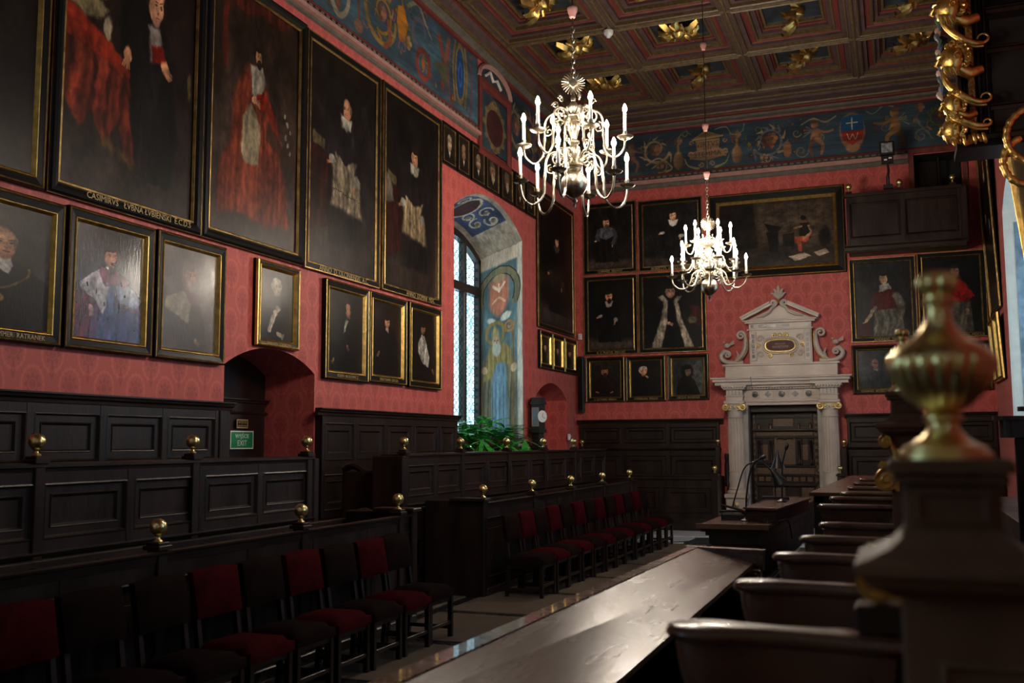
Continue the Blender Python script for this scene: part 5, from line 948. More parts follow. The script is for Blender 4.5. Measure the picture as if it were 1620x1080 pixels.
# ------------------------------------------------------------------ marble portal
T = thing('marble_portal', 'cream marble portal with fluted columns, scrolls and a pedimented top', 'portal', (-2.29, BW, 0), 0)
def prof_block(nm, x, z, prof, m=MARBLE, parent=T, dep=None):
    # stack of slabs: prof = [(halfwidth, depth, z0, z1)]
    mb = MB()
    for (hw, d, a, b) in prof: mb.bbox(x-hw, -d, z+a, x+hw, 0, z+b, .006)
    return mb.build(nm, m, parent)
for sx in (-1, 1):
    cx = sx*.98
    prof_block('pedestal', cx, 0, [(.25, .52, 0, .12), (.22, .48, .12, .66), (.25, .52, .66, .74)]); 
    MB().lathe([(.0, .0), (.04, .0), (.055, .02), (.035, .04), (0, .045)], 16, c=(cx, -.52, .52), axis='y').build('pedestal_boss', MGOLD, T, 40)
    mb = MB(); mb.lathe([(.225, .74), (.235, .77), (.22, .80), (.19, .82), (.20, .85), (.185, .87)], 28, c=(cx, -.28, 0)); mb.build('column_base', MARBLE, T, 40)
    mb = MB(); mb.lathe([(.182, .87), (.182, 1.2)], 40, c=(cx, -.28, 0)); mb.lathe([(.182, 1.2), (.190, 1.205), (.190, 1.225), (.182, 1.23)], 40, c=(cx, -.28, 0)); mb.build('column_drum', MARBLE, T, 40)
    fl = lambda a, z: 1-.10*max(0, math.sin(a*18))**.6
    mb = MB(); mb.lathe([(.180, 1.23), (.180, 1.6), (.174, 2.0), (.166, 2.36)], 108, c=(cx, -.28, 0), flute=fl); mb.build('fluted_shaft', MARBLE, T)
    mb = MB(); mb.lathe([(.166, 2.36), (.178, 2.37), (.178, 2.39), (.164, 2.40), (.166, 2.53), (.20, 2.56)], 28, c=(cx, -.28, 0)); mb.build('column_neck', MARBLE, T, 40)
    mb = MB()
    for s2 in (-1, 1): mb.tube(spiral(cx+s2*.185, 2.60, .082, .014, PI/2, s2*1.7, 26, -.48), .020, 6)
    for s2 in (-1, 1): mb.lathe([(0, -.19), (.058, -.19), (.05, 0), (.058, .17), (0, .17)], 14, c=(cx+s2*.175, -.28, 2.60), axis='y')
    mb.build('gilded_volute', MGOLD, T, 40, label='gilded ionic volutes', kind='stuff'); MB().bbox(cx-.17, -.46, 2.53, cx+.17, -.10, 2.68, .02).build('capital_core', MARBLE, T); [MB().ball((cx+.08*q_, -.465, 2.60), .03, 8, (1, .5, 1.1)).build('egg_ornament', MGOLD, T, 50) for q_ in (-1, 0, 1)]; MB().bbox(cx-.22, -.50, 2.67, cx+.22, -.06, 2.73, .01).build('abacus', MARBLE, T)
    prof_block('entablature_block', cx, 0, [(.18, .42, 2.73, 2.83), (.20, .44, 2.83, 2.85), (.175, .40, 2.85, 2.98), (.23, .46, 2.98, 3.03), (.27, .50, 3.03, 3.07)])
    dm_ = MB()
    for k in range(9): dm_ = MB().bbox(cx-.25+.058*k, -.515, 3.005, cx-.25+.058*k+.032, -.46, 3.05, .003).build('dentil', MARBLE, T)
    MB().bbox(sx*.72 if sx > 0 else -.86, -.24, 0, .86 if sx > 0 else -.72, 0, 2.66, .01).build('jamb_moulding', MARBLEG, T)
    for k in range(4): MB().bbox(cx-.13+.075*k, -.405, 2.86, cx-.10+.075*k, -.395, 2.97, .002).build('flute_groove', MARBLEG, T)
prof_block('architrave', 0, 0, [(.80, .20, 2.64, 2.71), (.80, .23, 2.71, 2.76)]); prof_block('frieze_block', 0, 0, [(.80, .20, 2.76, 2.98)], MARBLE); prof_block('bed_moulding', 0, 0, [(.80, .26, 2.98, 3.02), (.80, .34, 3.02, 3.07)])
for k in range(26): MB().bbox(-.77+.06*k, -.30, 2.985, -.77+.06*k+.034, -.25, 3.03, .003).build('dentil', MARBLE, T)
for x in (-.56, 0, .56):
    MB().lathe([(.088, 0), (.092, .02), (.07, .025), (.066, .012)], 24, c=(x, -.20, 2.87), axis='y').build('roundel_ring', MARBLE, T, 40); MB().lathe([(.066, .004), (.064, .018), (0, .02)], 20, c=(x, -.20, 2.87), axis='y').build('roundel_inlay', INLAY, T, label='black inlaid roundel')
for x in (-.29, .28): MB().add([(x-.08, -.203, 2.87), (x, -.203, 2.795), (x+.08, -.203, 2.87), (x, -.203, 2.945), (x, -.222, 2.87)], [(0, 1, 4), (1, 2, 4), (2, 3, 4), (3, 0, 4)]).build('diamond_inlay', MARBLEG, T)
for x0 in (-.44, -.15, .12, .42):
    for k in range(3): MB().bbox(x0-.035+.03*k, -.212, 2.79, x0-.020+.03*k, -.198, 2.95, .002).build('frieze_flute', MARBLE, T)
for x0 in (-.42, -.14, .15, .43): MB().bbox(x0-.05, -.245, 2.70, x0+.05, -.22, 2.725, .003).build('guttae_strip', MARBLE, T)
# shelf breaking forward over the columns
for (nm, z0, z1, a, d) in (('corona', 3.07, 3.14, 1.38, .50), ('cymatium', 3.14, 3.20, 1.42, .56), ('shelf_slab', 3.20, 3.235, 1.46, .60)):
    mb = MB(); mb.bbox(-a, -d, z0, -.60, 0, z1, .008); mb.bbox(.60, -d, z0, a, 0, z1, .008); mb.bbox(-.60, -d+.08, z0, .60, 0, z1, .008); mb.build(nm, MARBLE, T)
prof_block('attic_plinth', 0, 0, [(1.17, .34, 3.235, 3.49), (1.22, .38, 3.49, 3.53)], MARBLE)
prof_block('aedicule', 0, 0, [(.66, .16, 3.53, 4.27), (.70, .20, 4.27, 4.30), (.66, .17, 4.30, 4.42), (.74, .26, 4.42, 4.46), (.78, .30, 4.46, 4.49)], MARBLE)
for sx in (-1, 1):
    MB().bbox(sx*.57-.065, -.20, 3.60, sx*.57+.065, -.15, 4.24, .006).build('aedicule_pilaster', MARBLE, T)
    for k in range(5): MB().bbox(sx*.57-.03, -.206, 3.66+.11*k, sx*.57+.03, -.198, 3.66+.11*k+.08, .002).build('pilaster_inlay', INLAY if sx < 0 else MARBLEG, T)
for (x0, x1, m) in ((-.62, -.56, INLAY), (-.46, -.06, INLAY), (.05, .20, MARBLEG), (.54, .60, PLAST)): MB().bbox(x0, -.178, 4.33, x1, -.168, 4.39, .002).build('frieze_inlay', m, T)
# cartouche
mb = MB(); n = 28; ov = lambda a, w, h: (w*math.copysign(abs(math.cos(a))**.6, math.cos(a)), h*math.copysign(abs(math.sin(a))**.8, math.sin(a)))
ol = [ov(2*PI*k/n, .29, .105) for k in range(n)]; mb.prism([(p[0], p[1]+3.92) for p in ol], -.19, -.16, 'y'); mb.build('plaque', REDINL, T, label='dark red oval plaque with pale letters')
MB().tube([(ov(2*PI*k/n, .315, .13)[0], -.19, 3.92+ov(2*PI*k/n, .315, .13)[1]) for k in range(n)], .020, 6, True).build('plaque_rim', MGOLD, T, 40); MB().tube([(ov(2*PI*k/n, .36, .17)[0], -.185, 3.92+ov(2*PI*k/n, .36, .17)[1]) for k in range(n)], .022, 6, True).build('plaque_surround', MARBLE, T, 40)
text_mesh('PIETATI ET', .045, GOLDT, 'plaque_lettering', T, (0, -.193, 3.952), (PI/2, 0, 0)); text_mesh('SOCIETATIS', .065, MARBLEG, 'plaque_lettering', T, (0, -.193, 3.89), (PI/2, 0, 0))
for (cx, cz, s_, m) in ((-.42, 4.08, 1, MARBLE), (.42, 4.08, -1, MARBLE), (-.42, 3.74, -1, MARBLE), (.42, 3.74, 1, MARBLE), (-.13, 4.14, 1, MGOLD), (.13, 4.14, -1, MGOLD), (-.22, 3.70, -1, MGOLD), (.22, 3.70, 1, MGOLD), (-.47, 3.92, 1, MGOLD), (.47, 3.92, -1, MGOLD)):
    MB().tube(spiral(cx, cz, .075 if m is MARBLE else .05, .012, 0 if s_ > 0 else PI, s_*1.3, 18, -.18), [.022-.010*i/17 for i in range(18)], 6).build('strapwork_scroll', m, T, 50)
mb = MB(); mb.ball((0, -.19, 4.15), .04, 8, (1, .5, 1.2)); mb.build('strapwork_mask', MGOLD, T, 50)
# pediment
for sx in (-1, 1):
    a, b = Vector((sx*.80, 0, 4.49)), Vector((sx*.16, 0, 4.80)); d = (b-a); nrm = Vector((-d.z, 0, d.x)).normalized()*(1 if sx < 0 else -1)
    for (o0, o1, dep) in ((0, .05, .26), (.05, .085, .31)):
        q = [a+nrm*o0, b+nrm*o0, b+nrm*o1, a+nrm*o1]; MB().prism([(p.x, p.z) for p in q], -dep, 0, 'y').build('raking_cornice', MARBLE, T)
    MB().tube(spiral(sx*.115, 4.84, .075, .015, -PI/2 if sx < 0 else -PI/2, sx*-1.5, 24, -.27), [.03-.014*i/23 for i in range(24)], 6).build('pediment_scroll', MARBLE, T, 50)
    MB().tube([(sx*.12, -.26, 4.77), (sx*.20, -.26, 4.66), (sx*.34, -.24, 4.58), (sx*.5, -.22, 4.55)], [.03, .035, .03, .015], 6).build('pediment_foliage', MARBLE, T, 50)
MB().prism([(-.7, 4.49), (.7, 4.49), (0, 4.80)], -.16, 0, 'y').build('tympanum', MARBLE, T)
# acanthus finial
mb = MB(); mb.lathe([(.05, 0), (.03, .04), (.045, .07), (.02, .10), (.03, .14), (.02, .2)], 12, c=(0, -.2, 4.84)); mb.build('finial_stem', MGOLD, T, 50)
for k, (dx, h, r) in enumerate(((0, .34, .04), (-.07, .25, .035), (.07, .25, .035), (-.11, .15, .03), (.11, .15, .03))):
    MB().tube([(0, -.2, 4.94), (dx*.6, -.2, 4.94+h*.4), (dx, -.2, 4.94+h*.75), (dx*1.5, -.21, 4.94+h*.88)], [.02, r, r*.8, .006], 6).build('finial_leaf', MARBLE, T, 50)
# side scrolls and doves
for sx in (-1, 1):
    c_ = [(sx*.70, -.15, 4.17)]; mb = MB(); P_ = spiral(sx*.84, 4.17, .10, .02, PI if sx > 0 else 0, (-1.4 if sx > 0 else 1.4), 24, -.16)
    mb.tube(P_, [.034-.014*i/23 for i in range(24)], 8); 
    mb.tube(bez((sx*.74, -.16, 4.17), (sx*.72, -.16, 3.95), (sx*.74, -.16, 3.72), (sx*.98, -.16, 3.60), 14), [.034+.03*math.sin(PI*i/13) for i in range(14)], 8); mb.build('side_scroll', MARBLE, T, 60)
    MB().tube(bez((sx*.715, -.21, 4.2), (sx*.68, -.21, 3.95), (sx*.72, -.22, 3.70), (sx*.92, -.23, 3.60), 14), .013, 6).build('scroll_gilt_edge', MGOLD, T, 60)
    MB().tube(bez((sx*.80, -.16, 3.58), (sx*1.0, -.16, 3.56), (sx*1.30, -.16, 3.56), (sx*1.28, -.16, 3.76), 10)+[(sx*1.20, -.16, 3.84)]+spiral(sx*1.14, 3.76, .07, .015, PI/2, sx*1.3, 16, -.16), [.05]*11+[.03-.012*i/15 for i in range(16)], 8).build('foot_scroll', MARBLE, T, 60)
    MB().tube([(sx*.95, -.16, 3.60), (sx*.90, -.16, 3.74), (sx*.94, -.16, 3.84)], [.04, .03, .01], 6).build('scroll_leaf', MARBLE, T, 60)
    mb = MB(); mb.ball((sx*1.14, -.17, 3.96), .05, 10, (1.35, .9, 1)); mb.ball((sx*1.14-.06, -.17, 4.03), .026, 8); mb.add([(sx*1.14-.085, -.17, 4.03), (sx*1.14-.075, -.18, 4.04), (sx*1.14-.075, -.16, 4.04), (sx*1.14-.115, -.17, 4.025)], [(0, 1, 3), (1, 2, 3), (2, 0, 3)])
    mb.add([(sx*1.14+.03, -.19, 3.98), (sx*1.14+.15, -.19, 4.08), (sx*1.14+.13, -.15, 4.03), (sx*1.14+.16, -.17, 3.99), (sx*1.14+.03, -.15, 3.95)], [(0, 1, 2), (0, 2, 4), (2, 3, 4), (0, 4, 3), (0, 3, 1), (1, 3, 2)]); mb.build('carved_dove', MARBLE, T, 60)
# ------------------------------------------------------------------ inlaid door inside the portal
D = thing('inlaid_door', 'old dark door inlaid with paler wood, colonnettes and little arches', 'door', (-2.29, BW+.30, 0), 0)
DX = lambda c: (c-435)*.00272; DZ = lambda c: 2.99-c*.00266
MB().bbox(-.82, -.02, 0, .82, .05, 2.66, .006).build('door_leaf', WOOD, D); 
for sx in (-1, 1): MB().bbox(sx*.80-.11, -.28, 0, sx*.80+.11, .0, 2.64, .015).build('door_case', WOOD, D)
MB().bbox(-.85, -.26, 2.50, .85, 0, 2.66, .012).build('door_head', WOOD, D)
def dbox(nm, x0, y0, x1, y1, out, m, b=.006): return MB().bbox(DX(x0), -.02-out, DZ(y1), DX(x1), 0, DZ(y0), b).build(nm, m, D)
dbox('inlay_border', 655, 200, 705, 900, .012, TAN); dbox('inlay_border', 160, 200, 200, 900, .012, TAN)
for y in range(230, 890, 52): 
    for x in (662, 165): dbox('inlay_lozenge', x, y, x+30, y+26, .02, WOOD)
for (x0, x1) in ((205, 335), (510, 650)): dbox('top_panel', x0, 195, x1, 230, .03, WOOD); dbox('top_panel', x0, 240, x1, 300, .02, WOOD)
dbox('inlaid_tablet', 342, 238, 500, 304, .025, TAN); dbox('tablet_cornice', 330, 200, 512, 232, .045, WOOD)
dbox('long_ledge', 165, 322, 690, 338, .10, WOODH); dbox('frieze_strip', 205, 350, 650, 380, .03, TAN); dbox('second_ledge', 200, 384, 660, 396, .05, WOODH)
dbox('centre_panel', 345, 400, 512, 615, .02, TAN)
P_ = MB(); P_.tube([(DX(365)+.0, -.05, DZ(410)), (DX(395), -.05, DZ(402)), (DX(430), -.06, DZ(412)), (DX(465), -.05, DZ(402)), (DX(495), -.05, DZ(410))], .012, 6); P_.build('panel_swag', WOOD, D, 60)
for (a, b) in ((210, 250), (302, 340), (520, 560), (612, 650)):
    m_ = (a+b)/2; cx = DX(m_)
    dbox('niche_panel', a+8 if a > 500 else a+8, 460, b-8, 570, .018, TAN)
    MB().lathe([(.03, DZ(612)), (.034, DZ(600)), (.026, DZ(590)), (.030, DZ(520)), (.024, DZ(450)), (.036, DZ(436)), (.038, DZ(420))], 12, c=(cx, -.07, 0)).build('colonnette', WOOD, D, 50)
    MB().lathe([(.0, DZ(340)), (.036, DZ(335)), (.038, DZ(300)), (.022, DZ(290)), (.034, DZ(280)), (0, DZ(274))], 12, c=(cx, -.07, 0)).build('turned_cap', TAN, D, 50); dbox('capital_block', a-4, 405, b+4, 440, .07, WOOD); dbox('base_block', a-4, 575, b+4, 610, .07, WOOD)
dbox('side_panel', 254, 450, 298, 580, .02, TAN); dbox('side_panel', 564, 450, 608, 580, .02, TAN)
dbox('third_ledge', 195, 622, 665, 634, .06, WOODH); dbox('lettered_band', 205, 640, 655, 692, .02, TAN); dbox('fourth_ledge', 195, 696, 665, 706, .05, WOODH)
for k in range(8): dbox('inlaid_arcade', 218+54*k, 714, 258+54*k, 752, .03, TAN)
dbox('fifth_ledge', 190, 766, 670, 786, .08, WOODH)
for k in range(4): dbox('lower_panel', 212+112*k, 800, 308+112*k, 880, .02, TAN if k % 2 else WOOD)
for k in range(3): dbox('foot_panel', 212+150*k, 900, 342+150*k, 1090, .03, WOOD)
MB().lathe([(0, 0), (.02, 0), (.02, .03), (.035, .05), (.03, .08), (0, .09)], 14, c=(DX(692), -.03, DZ(660)), axis='y').build('door_knob', BRASS, D, 50)
# ------------------------------------------------------------------ balcony, floodlight and small wall things
t = thing('oak_balcony', 'plain oak balcony box high on the back wall before a dark doorway', 'balcony', (.30, 21.35, 0), 0)
panelling(t, [-1.10, -.02, 1.06], [(5.86, 6.86, .13)], th=.06, flat=.02, rise=.008, m=WOOD); 
for s_ in (-1.10, 1.02): MB().bbox(s_, 0, 5.80, s_+.04, .95, 6.86, .006).build('side_board', WOOD, t)
MB().bbox(-1.14, -.05, 6.86, 1.10, .08, 6.93, .01).build('hand_rail', WOODH, t); ledge(t, -1.16, 1.13, 5.86, 0, [(-.0, -.16), (.02, -.12), (.02, -.06), (.06, -.03), (.06, 0)]); MB().bbox(-1.10, 0, 5.77, 1.08, .93, 5.85, .01).build('balcony_floor', WOODH, t); MB().bbox(1.06, -.03, 5.77, 1.18, .93, 6.9, .01).build('side_shadow_moulding', WOOD, t)  # dark upright at right stands for the balcony's shadow and a projecting moulding
for x in (-1.04, -.06, .93): MB().bbox(x-.06, -.04, 6.93, x+.06, .08, 6.98, .008).build('post_cap', WOOD, t); inst('ball_finial', BALL, t, (x, .02, 6.98), scale=(1.1, 1.1, 1.1), label='polished brass ball finial')
t = thing('floodlight', 'black floodlight with a glass front standing on the balcony rail', 'lamp', (.03, 21.38, 6.96), 0)
MB().bbox(-.14, -.06, .72, .15, .10, 1.0, .02).build('lamp_housing', IRON, t); MB().bbox(-.10, -.07, .76, .11, -.055, .96, .006).build('lamp_glass', mat('reflector_glass', (.55, .60, .66), .15, metal=.6, noise=.6, scale=14), t); MB().bbox(-.11, -.04, .55, .12, .08, .71, .01).build('ballast_box', IRON, t)
for k in (0, 1): MB().bbox(-.06+.09*k, -.05, .60+.03*k, .0+.09*k, -.038, .63+.03*k, .002).build('box_label', WHITEP, t)
MB().tube([(0, 0, .55), (.02, 0, .40), (0, 0, .28)], .025, 8).build('stand_pole', IRON, t, 50); MB().bbox(-.09, -.05, .02, .09, .08, .10, .01).build('rail_clamp', IRON, t); MB().tube([(0, 0, .28), (0, .02, .08)], .035, 8).build('stand_foot', IRON, t, 50)
t = thing('smoke_detector', 'small white round detector under a ceiling beam crossing', 'detector', (-4.59, 16.87, ZC-.035), 0); MB().lathe([(.0, -.10), (.05, -.10), (.08, -.07), (.09, -.03), (.09, 0)], 20).build('detector_body', WHITEP, t, 40); MB().lathe([(.03, -.13), (.045, -.11), (.045, -.095)], 14).build('detector_dome', WHITEP, t, 40)
t = thing('wall_speaker', 'narrow black column speaker in the room corner', 'speaker', (LW+.16, BW-.10, 2.55), 0); MB().bbox(-.07, -.07, 0, .07, .07, 1.30, .02).build('speaker_body', IRON, t); MB().bbox(-.055, -.078, .05, .055, -.068, 1.25, .003).build('speaker_grille', EBONY, t)
for i, (x, z, l) in enumerate(((LW+.13, 4.32, 'small white sensor in the corner beside the dark portraits'), (-6.90, 1.98, 'small grey switch plate near the corner panelling'))):
    t = thing('wall_sensor', l, 'sensor', (x, BW-.02 if i == 0 else BW-.3, z), 0); MB().bbox(-.045, -.06, -.07, .045, 0, .07, .015).build('sensor_body', WHITEP, t); MB().ball((0, -.06, .0), .03, 8, (1, .5, 1)).build('sensor_lens', WHITEP, t, 50)
    if i: t.location = (LW+.03, 21.55, 1.98); t.rotation_euler = (0, 0, PI/2)
# lantern clock between window and niche
t = thing('lantern_clock', 'dark wooden six-sided clock case with white dial beside the plants', 'clock', (-6.78, 19.05, 0), 0)
def hexp(r, rot=0): return [(r*math.cos(PI/3*k+rot), r*math.sin(PI/3*k+rot)) for k in range(6)]
for nm, r, a, b in (('foot', .20, 1.74, 1.80), ('pedestal', .13, 1.80, 2.05), ('corbel', .19, 2.05, 2.12), ('case', .155, 2.12, 2.62), ('cornice', .19, 2.62, 2.68), ('roof', .16, 2.68, 2.76)): MB().prism(hexp(r), a, b, 'z').build(nm, WOOD, t)
MB().prism(hexp(.12), 0.0, 1.74, 'z').build('tall_stand', WOOD, t)
dd = MB(); dd.lathe([(0, 0), (.115, 0), (.12, .012), (0, .014)], 28, axis='y'); o = dd.build('dial', WHITEP, t, 40, label='round white dial'); o.location = (.118, -.068, 2.38); o.rotation_euler = (0, 0, PI/3)
o = MB().bbox(-.06, 0, -.17, .06, .012, .17, .003).build('side_glass', mat('blue_grey_glass', (.12, .16, .2), .12), t); o.location = (0, -.147, 2.37)
o = MB().sweep(-.075, -.19, .075, .19, [(0, .0), (0, .012), (.018, .012), (.018, 0)]).build('glass_frame', mat('pink_wood', (.28, .14, .11), .4), t); o.location = (0, -.14, 2.37)
for a_, l_ in ((.4, .07), (2.1, .09)): o = MB().bbox(-.004, -.004, 0, .004, 0, l_, .001).build('clock_hand', IRON, t); o.location = (.126, -.083, 2.38); o.rotation_euler = (0, a_, PI/3)
# ------------------------------------------------------------------ chandeliers
def smooth(pts, k=5):
    P = [Vector(p) for p in pts]; out = []
    for i in range(len(P)-1):
        a, b, c, d = P[max(i-1, 0)], P[i], P[i+1], P[min(i+2, len(P)-1)]
        for j in range(k): t = j/k; out.append(.5*((2*b)+(c-a)*t+(2*a-5*b+4*c-d)*t*t+(3*b-a-3*c+d)*t**3))
    out.append(P[-1]); return [tuple(p) for p in out]
PAN = MB().lathe([(.004, -.03), (.02, -.025), (.012, -.012), (.06, -.006), (.078, .010), (.080, .014), (.060, .002), (.014, .004), (.014, .014), (.022, .020), (.018, .030), (.024, .045), (.024, .06)], 20).mesh('drip_pan', BRASSP, 50)
CAN = MB().lathe([(.016, .05), (.0165, .06), (.0155, .24), (.013, .245)], 14).mesh('candle', CANDLE, 50)
BUL = MB().lathe([(.011, .243), (.013, .252), (.021, .268), (.023, .280), (.016, .305), (.007, .328), (0, .338)], 10).mesh('bulb', BULBM, 70)
def arm_mesh(path, r):
    pts = smooth(path, 5); n = len(pts); mb = MB(); rr = [r*(1+(.45 if abs(k/n-.42) < .02 or abs(k/n-.50) < .015 else 0)) for k in range(n)]
    mb.tube(pts, rr, 8); return mb.mesh('arm', BRASSP, 60)
def scroll_mesh(x, z, s): 
    mb = MB(); mb.tube(spiral(x, z, .075*s, .012, PI, 1.4, 22), [.009*s]*22, 6); mb.tube(spiral(x+.07*s, z-.11*s, .05*s, .01, PI/2, -1.4, 18), [.008*s]*18, 6); mb.tube(spiral(x+.01*s, z+.13*s, .035*s, .008, 0, 1.3, 14), [.007*s]*14, 6); return mb.mesh('scroll_ornament', BRASSP, 60)
def chandelier(label, loc, tiers, chain, stem, sun=True):
    t = thing('brass_chandelier', label, 'chandelier', loc, 0, 'brass chandeliers')
    MB().lathe([(0, -.235), (.012, -.23), (.018, -.205), (.008, -.19), (.022, -.175), (.028, -.155), (.015, -.145), (.03, -.135), (.05, -.125)]+[(.128*math.sin(a), -.128*math.cos(a)) for a in [.45+(PI-.9)*k/14 for k in range(15)]]+[(.045, .125), (.07, .135), (.075, .15), (.05, .165)], 28).build('globe', BRASSP, t, 40)
    pr = [(.05, .165), (.085, .18), (.09, .20), (.05, .215), (.035, .25), (.05, .29), (.065, .33), (.06, .37), (.035, .40), (.055, .42), (.055, .44), (.03, .46), (.045, .52), (.06, .58), (.05, .64), (.03, .665), (.09, .69), (.095, .70), (.04, .715), (.03, .74), (.05, .79), (.045, .83), (.02, .87), (.028, .90), (.012, .94), (.012, 1.0), (.02, 1.02), (0, 1.06)]
    s_ = stem/1.0; MB().lathe([(r, .165+(z-.165)*s_) for r, z in pr], 20).build('stem', BRASSP, t, 40)
    if sun:
        z0 = .165+.90*s_
        mb = MB(); 
        for k in range(24): a = 2*PI*k/24; mb.tube([(.035*math.cos(a), 0, z0+.035*math.sin(a)), (.085*math.cos(a), 0, z0+.085*math.sin(a)), (.115*math.cos(a+.06), 0, z0+.115*math.sin(a+.06))], [.005, .0075, .004], 5)
        mb.lathe([(0, -.02), (.035, -.018), (.045, 0), (.035, .018), (0, .02)], 16, c=(0, 0, z0), axis='y'); o = mb.build('sunburst', BRASSP, t, 50, kind='stuff'); o.rotation_euler = (0, 0, .35)
    for (n, path, r, rot, sc_) in tiers:
        am = arm_mesh(path, r); end = path[-1]
        for k in range(n):
            a = rot+2*PI*k/n; A = inst('arm', am, t, rz=a)
            sm = scroll_mesh(path[1][0]+.02, path[1][2]-.06, sc_) if k == 0 else sm
            inst('scroll_ornament', sm, A)
            inst('drip_pan', PAN, A, (end[0], 0, end[2]+.03)); inst('candle', CAN, A, (end[0], 0, end[2]+.03), label='ivory candle sleeve'); inst('bulb', BUL, A, (end[0], 0, end[2]+.03), label='lit flame-shaped bulb')
    # chain, cups and rod
    z = .165+.9*s_+.05; mb = MB()
    k = 0
    while z < chain[0]:
        mb.tube([(.018*math.cos(2*PI*i/10)*(k % 2), .018*math.cos(2*PI*i/10)*(1-k % 2), z+.034*math.sin(2*PI*i/10)+.03) for i in range(10)], .006, 5, True); z += .052; k += 1
    mb.build('chain', BRASSP, t, 60, kind='stuff')
    for cz in chain[1]: MB().lathe([(.018, cz), (.03, cz+.01), (.032, cz+.03), (.045, cz+.06), (.052, cz+.10), (.048, cz+.11), (.01, cz+.115)], 16).build('cable_cup', ROSE, t, 40, label='rose coloured ceiling cup')
    top = 9.55-loc[2]; MB().tube([(0, 0, z), (0, 0, top)], chain[2], 8).build('suspension_rod', chain[3], t)
    MB().lathe([(.05, top-.05), (.09, top-.02), (.09, top)], 16).build('ceiling_rose', ROSE, t, 40)
    return t
lowA = [(.05, 0, .19), (.14, 0, .30), (.26, 0, .26), (.29, 0, .06), (.31, 0, -.13), (.41, 0, -.22), (.50, 0, -.16), (.53, 0, -.03)]
upA = [(.05, 0, .66), (.15, 0, .72), (.27, 0, .66), (.29, 0, .46), (.31, 0, .30), (.39, 0, .23), (.48, 0, .30), (.50, 0, .385)]
chandelier('brass chandelier with two rings of candle bulbs, nearer the camera', (-2.81, 9.0, 4.33), [(6, lowA, .012, .55, 1.0), (6, upA, .011, .10, 1.1)], (1.55, [1.66], .012, BRASSP), .93)
lowB = [(.05, 0, .19), (.14, 0, .26), (.24, 0, .20), (.29, 0, .06), (.36, 0, -.02), (.46, 0, -.02), (.54, 0, .05), (.56, 0, .13)]
midB = [(.05, 0, .42), (.14, 0, .48), (.24, 0, .44), (.27, 0, .34), (.31, 0, .27), (.36, 0, .25), (.40, 0, .28), (.42, 0, .34)]
upB = [(.05, 0, .68), (.12, 0, .74), (.20, 0, .70), (.22, 0, .60), (.25, 0, .53), (.29, 0, .52), (.33, 0, .56), (.34, 0, .62)]
chandelier('smaller-looking chandelier crowded with bulbs, hanging nearer the portal', (-2.60, 15.2, 4.22), [(8, lowB, .011, .2, .9), (8, midB, .010, .5, .8), (6, upB, .010, .1, .7)], (1.62, [1.68, 2.44, 3.75], .006, IRON), .9)
# ------------------------------------------------------------------ long desks and stall arms on the right
def slab(mb, q, z0, z1):
    mb.prism(q, z0, z1, 'z'); return mb
t = thing('long_desk', 'long worn oak desk top running down the room from the foreground', 'desk', (-1.4, 5, 0), 0); t.location = (0, 0, 0)
def tri(name, pts, th, m):   # board with a given top outline (may slope), thickness th
    n = len(pts); MB().add(list(pts)+[(x, y, z-th) for x, y, z in pts], [tuple(range(n)), tuple(range(2*n-1, n-1, -1))]+[(k, k+n, (k+1) % n+n, (k+1) % n) for k in range(n)]).build(name, m, t)
tri('flat_ledge', [(-1.86, 1.6, 1.0), (-1.74, 1.6, 1.0), (-1.555, 8.24, 1.0), (-1.635, 8.24, 1.0)], .035, ARMW)
tri('desk_top', [(-1.74, 1.6, 1.0), (-1.08, 1.6, .90), (-1.10, 8.24, .90), (-1.555, 8.24, 1.0)], .03, DESKW)
MB().prism([(-1.745, 1.6), (-1.735, 1.6), (-1.55, 8.24), (-1.56, 8.24)], .99, 1.006, 'z').build('edge_bead', ARMW, t)
MB().prism([(-1.64, 8.24), (-1.03, 8.12), (-1.02, 8.20), (-1.64, 8.33)], .84, .975, 'z').build('end_board', ARMW, t); MB().prism([(-1.66, 8.22), (-1.02, 8.10), (-1.01, 8.22), (-1.66, 8.35)], .975, 1.003, 'z').build('end_lip', ARMW, t)
for (o, z0, z1) in ((.03, .93, .965), (.06, .87, .93)): MB().prism([(-1.86+o, 1.6+o), (-1.78+o, 1.6+o), (-1.58+o, 8.20-o), (-1.635+o, 8.24-o)], z0, z1, 'z').build('under_moulding', WOODH, t)
MB().prism([(-1.76, 1.7), (-1.70, 1.7), (-1.49, 8.2), (-1.55, 8.2)], 0, .88, 'z').build('front_screen', WOOD, t)
for k, y in enumerate((1.8, 3.9, 6.0, 8.05)): x = -1.78+.034*(y-1.6); MB().bbox(x, y-.05, 0, x+.5, y+.03, .84, .01).build('support_panel', WOOD, t)
MB().bbox(-1.12, 8.06, 0, -1.04, 8.17, .86, .01).build('end_post', ARMW, t)
t = thing('long_desk', 'second long desk beyond the gap, carrying microphones and a lamp', 'desk', (0, 0, 0), 0)
Q2 = [(-1.97, 10.42), (-1.26, 10.42), (-1.16, 16.2), (-1.86, 16.2)]
slab(MB(), Q2, .97, 1.0).build('desk_top', DESKW, t); MB().prism([(-1.98, 10.40), (-1.25, 10.40), (-1.25, 10.46), (-1.98, 10.46)], .965, 1.015, 'z').build('end_lip', ARMW, t)
for (o, z0, z1) in ((.03, .93, .97), (.07, .89, .93), (.10, .80, .89)): MB().prism([(-1.97+o, 10.42+o), (-1.26-o, 10.42+o), (-1.16-o, 16.2-o), (-1.86+o, 16.2-o)], z0, z1, 'z').build('under_moulding', WOODH, t)
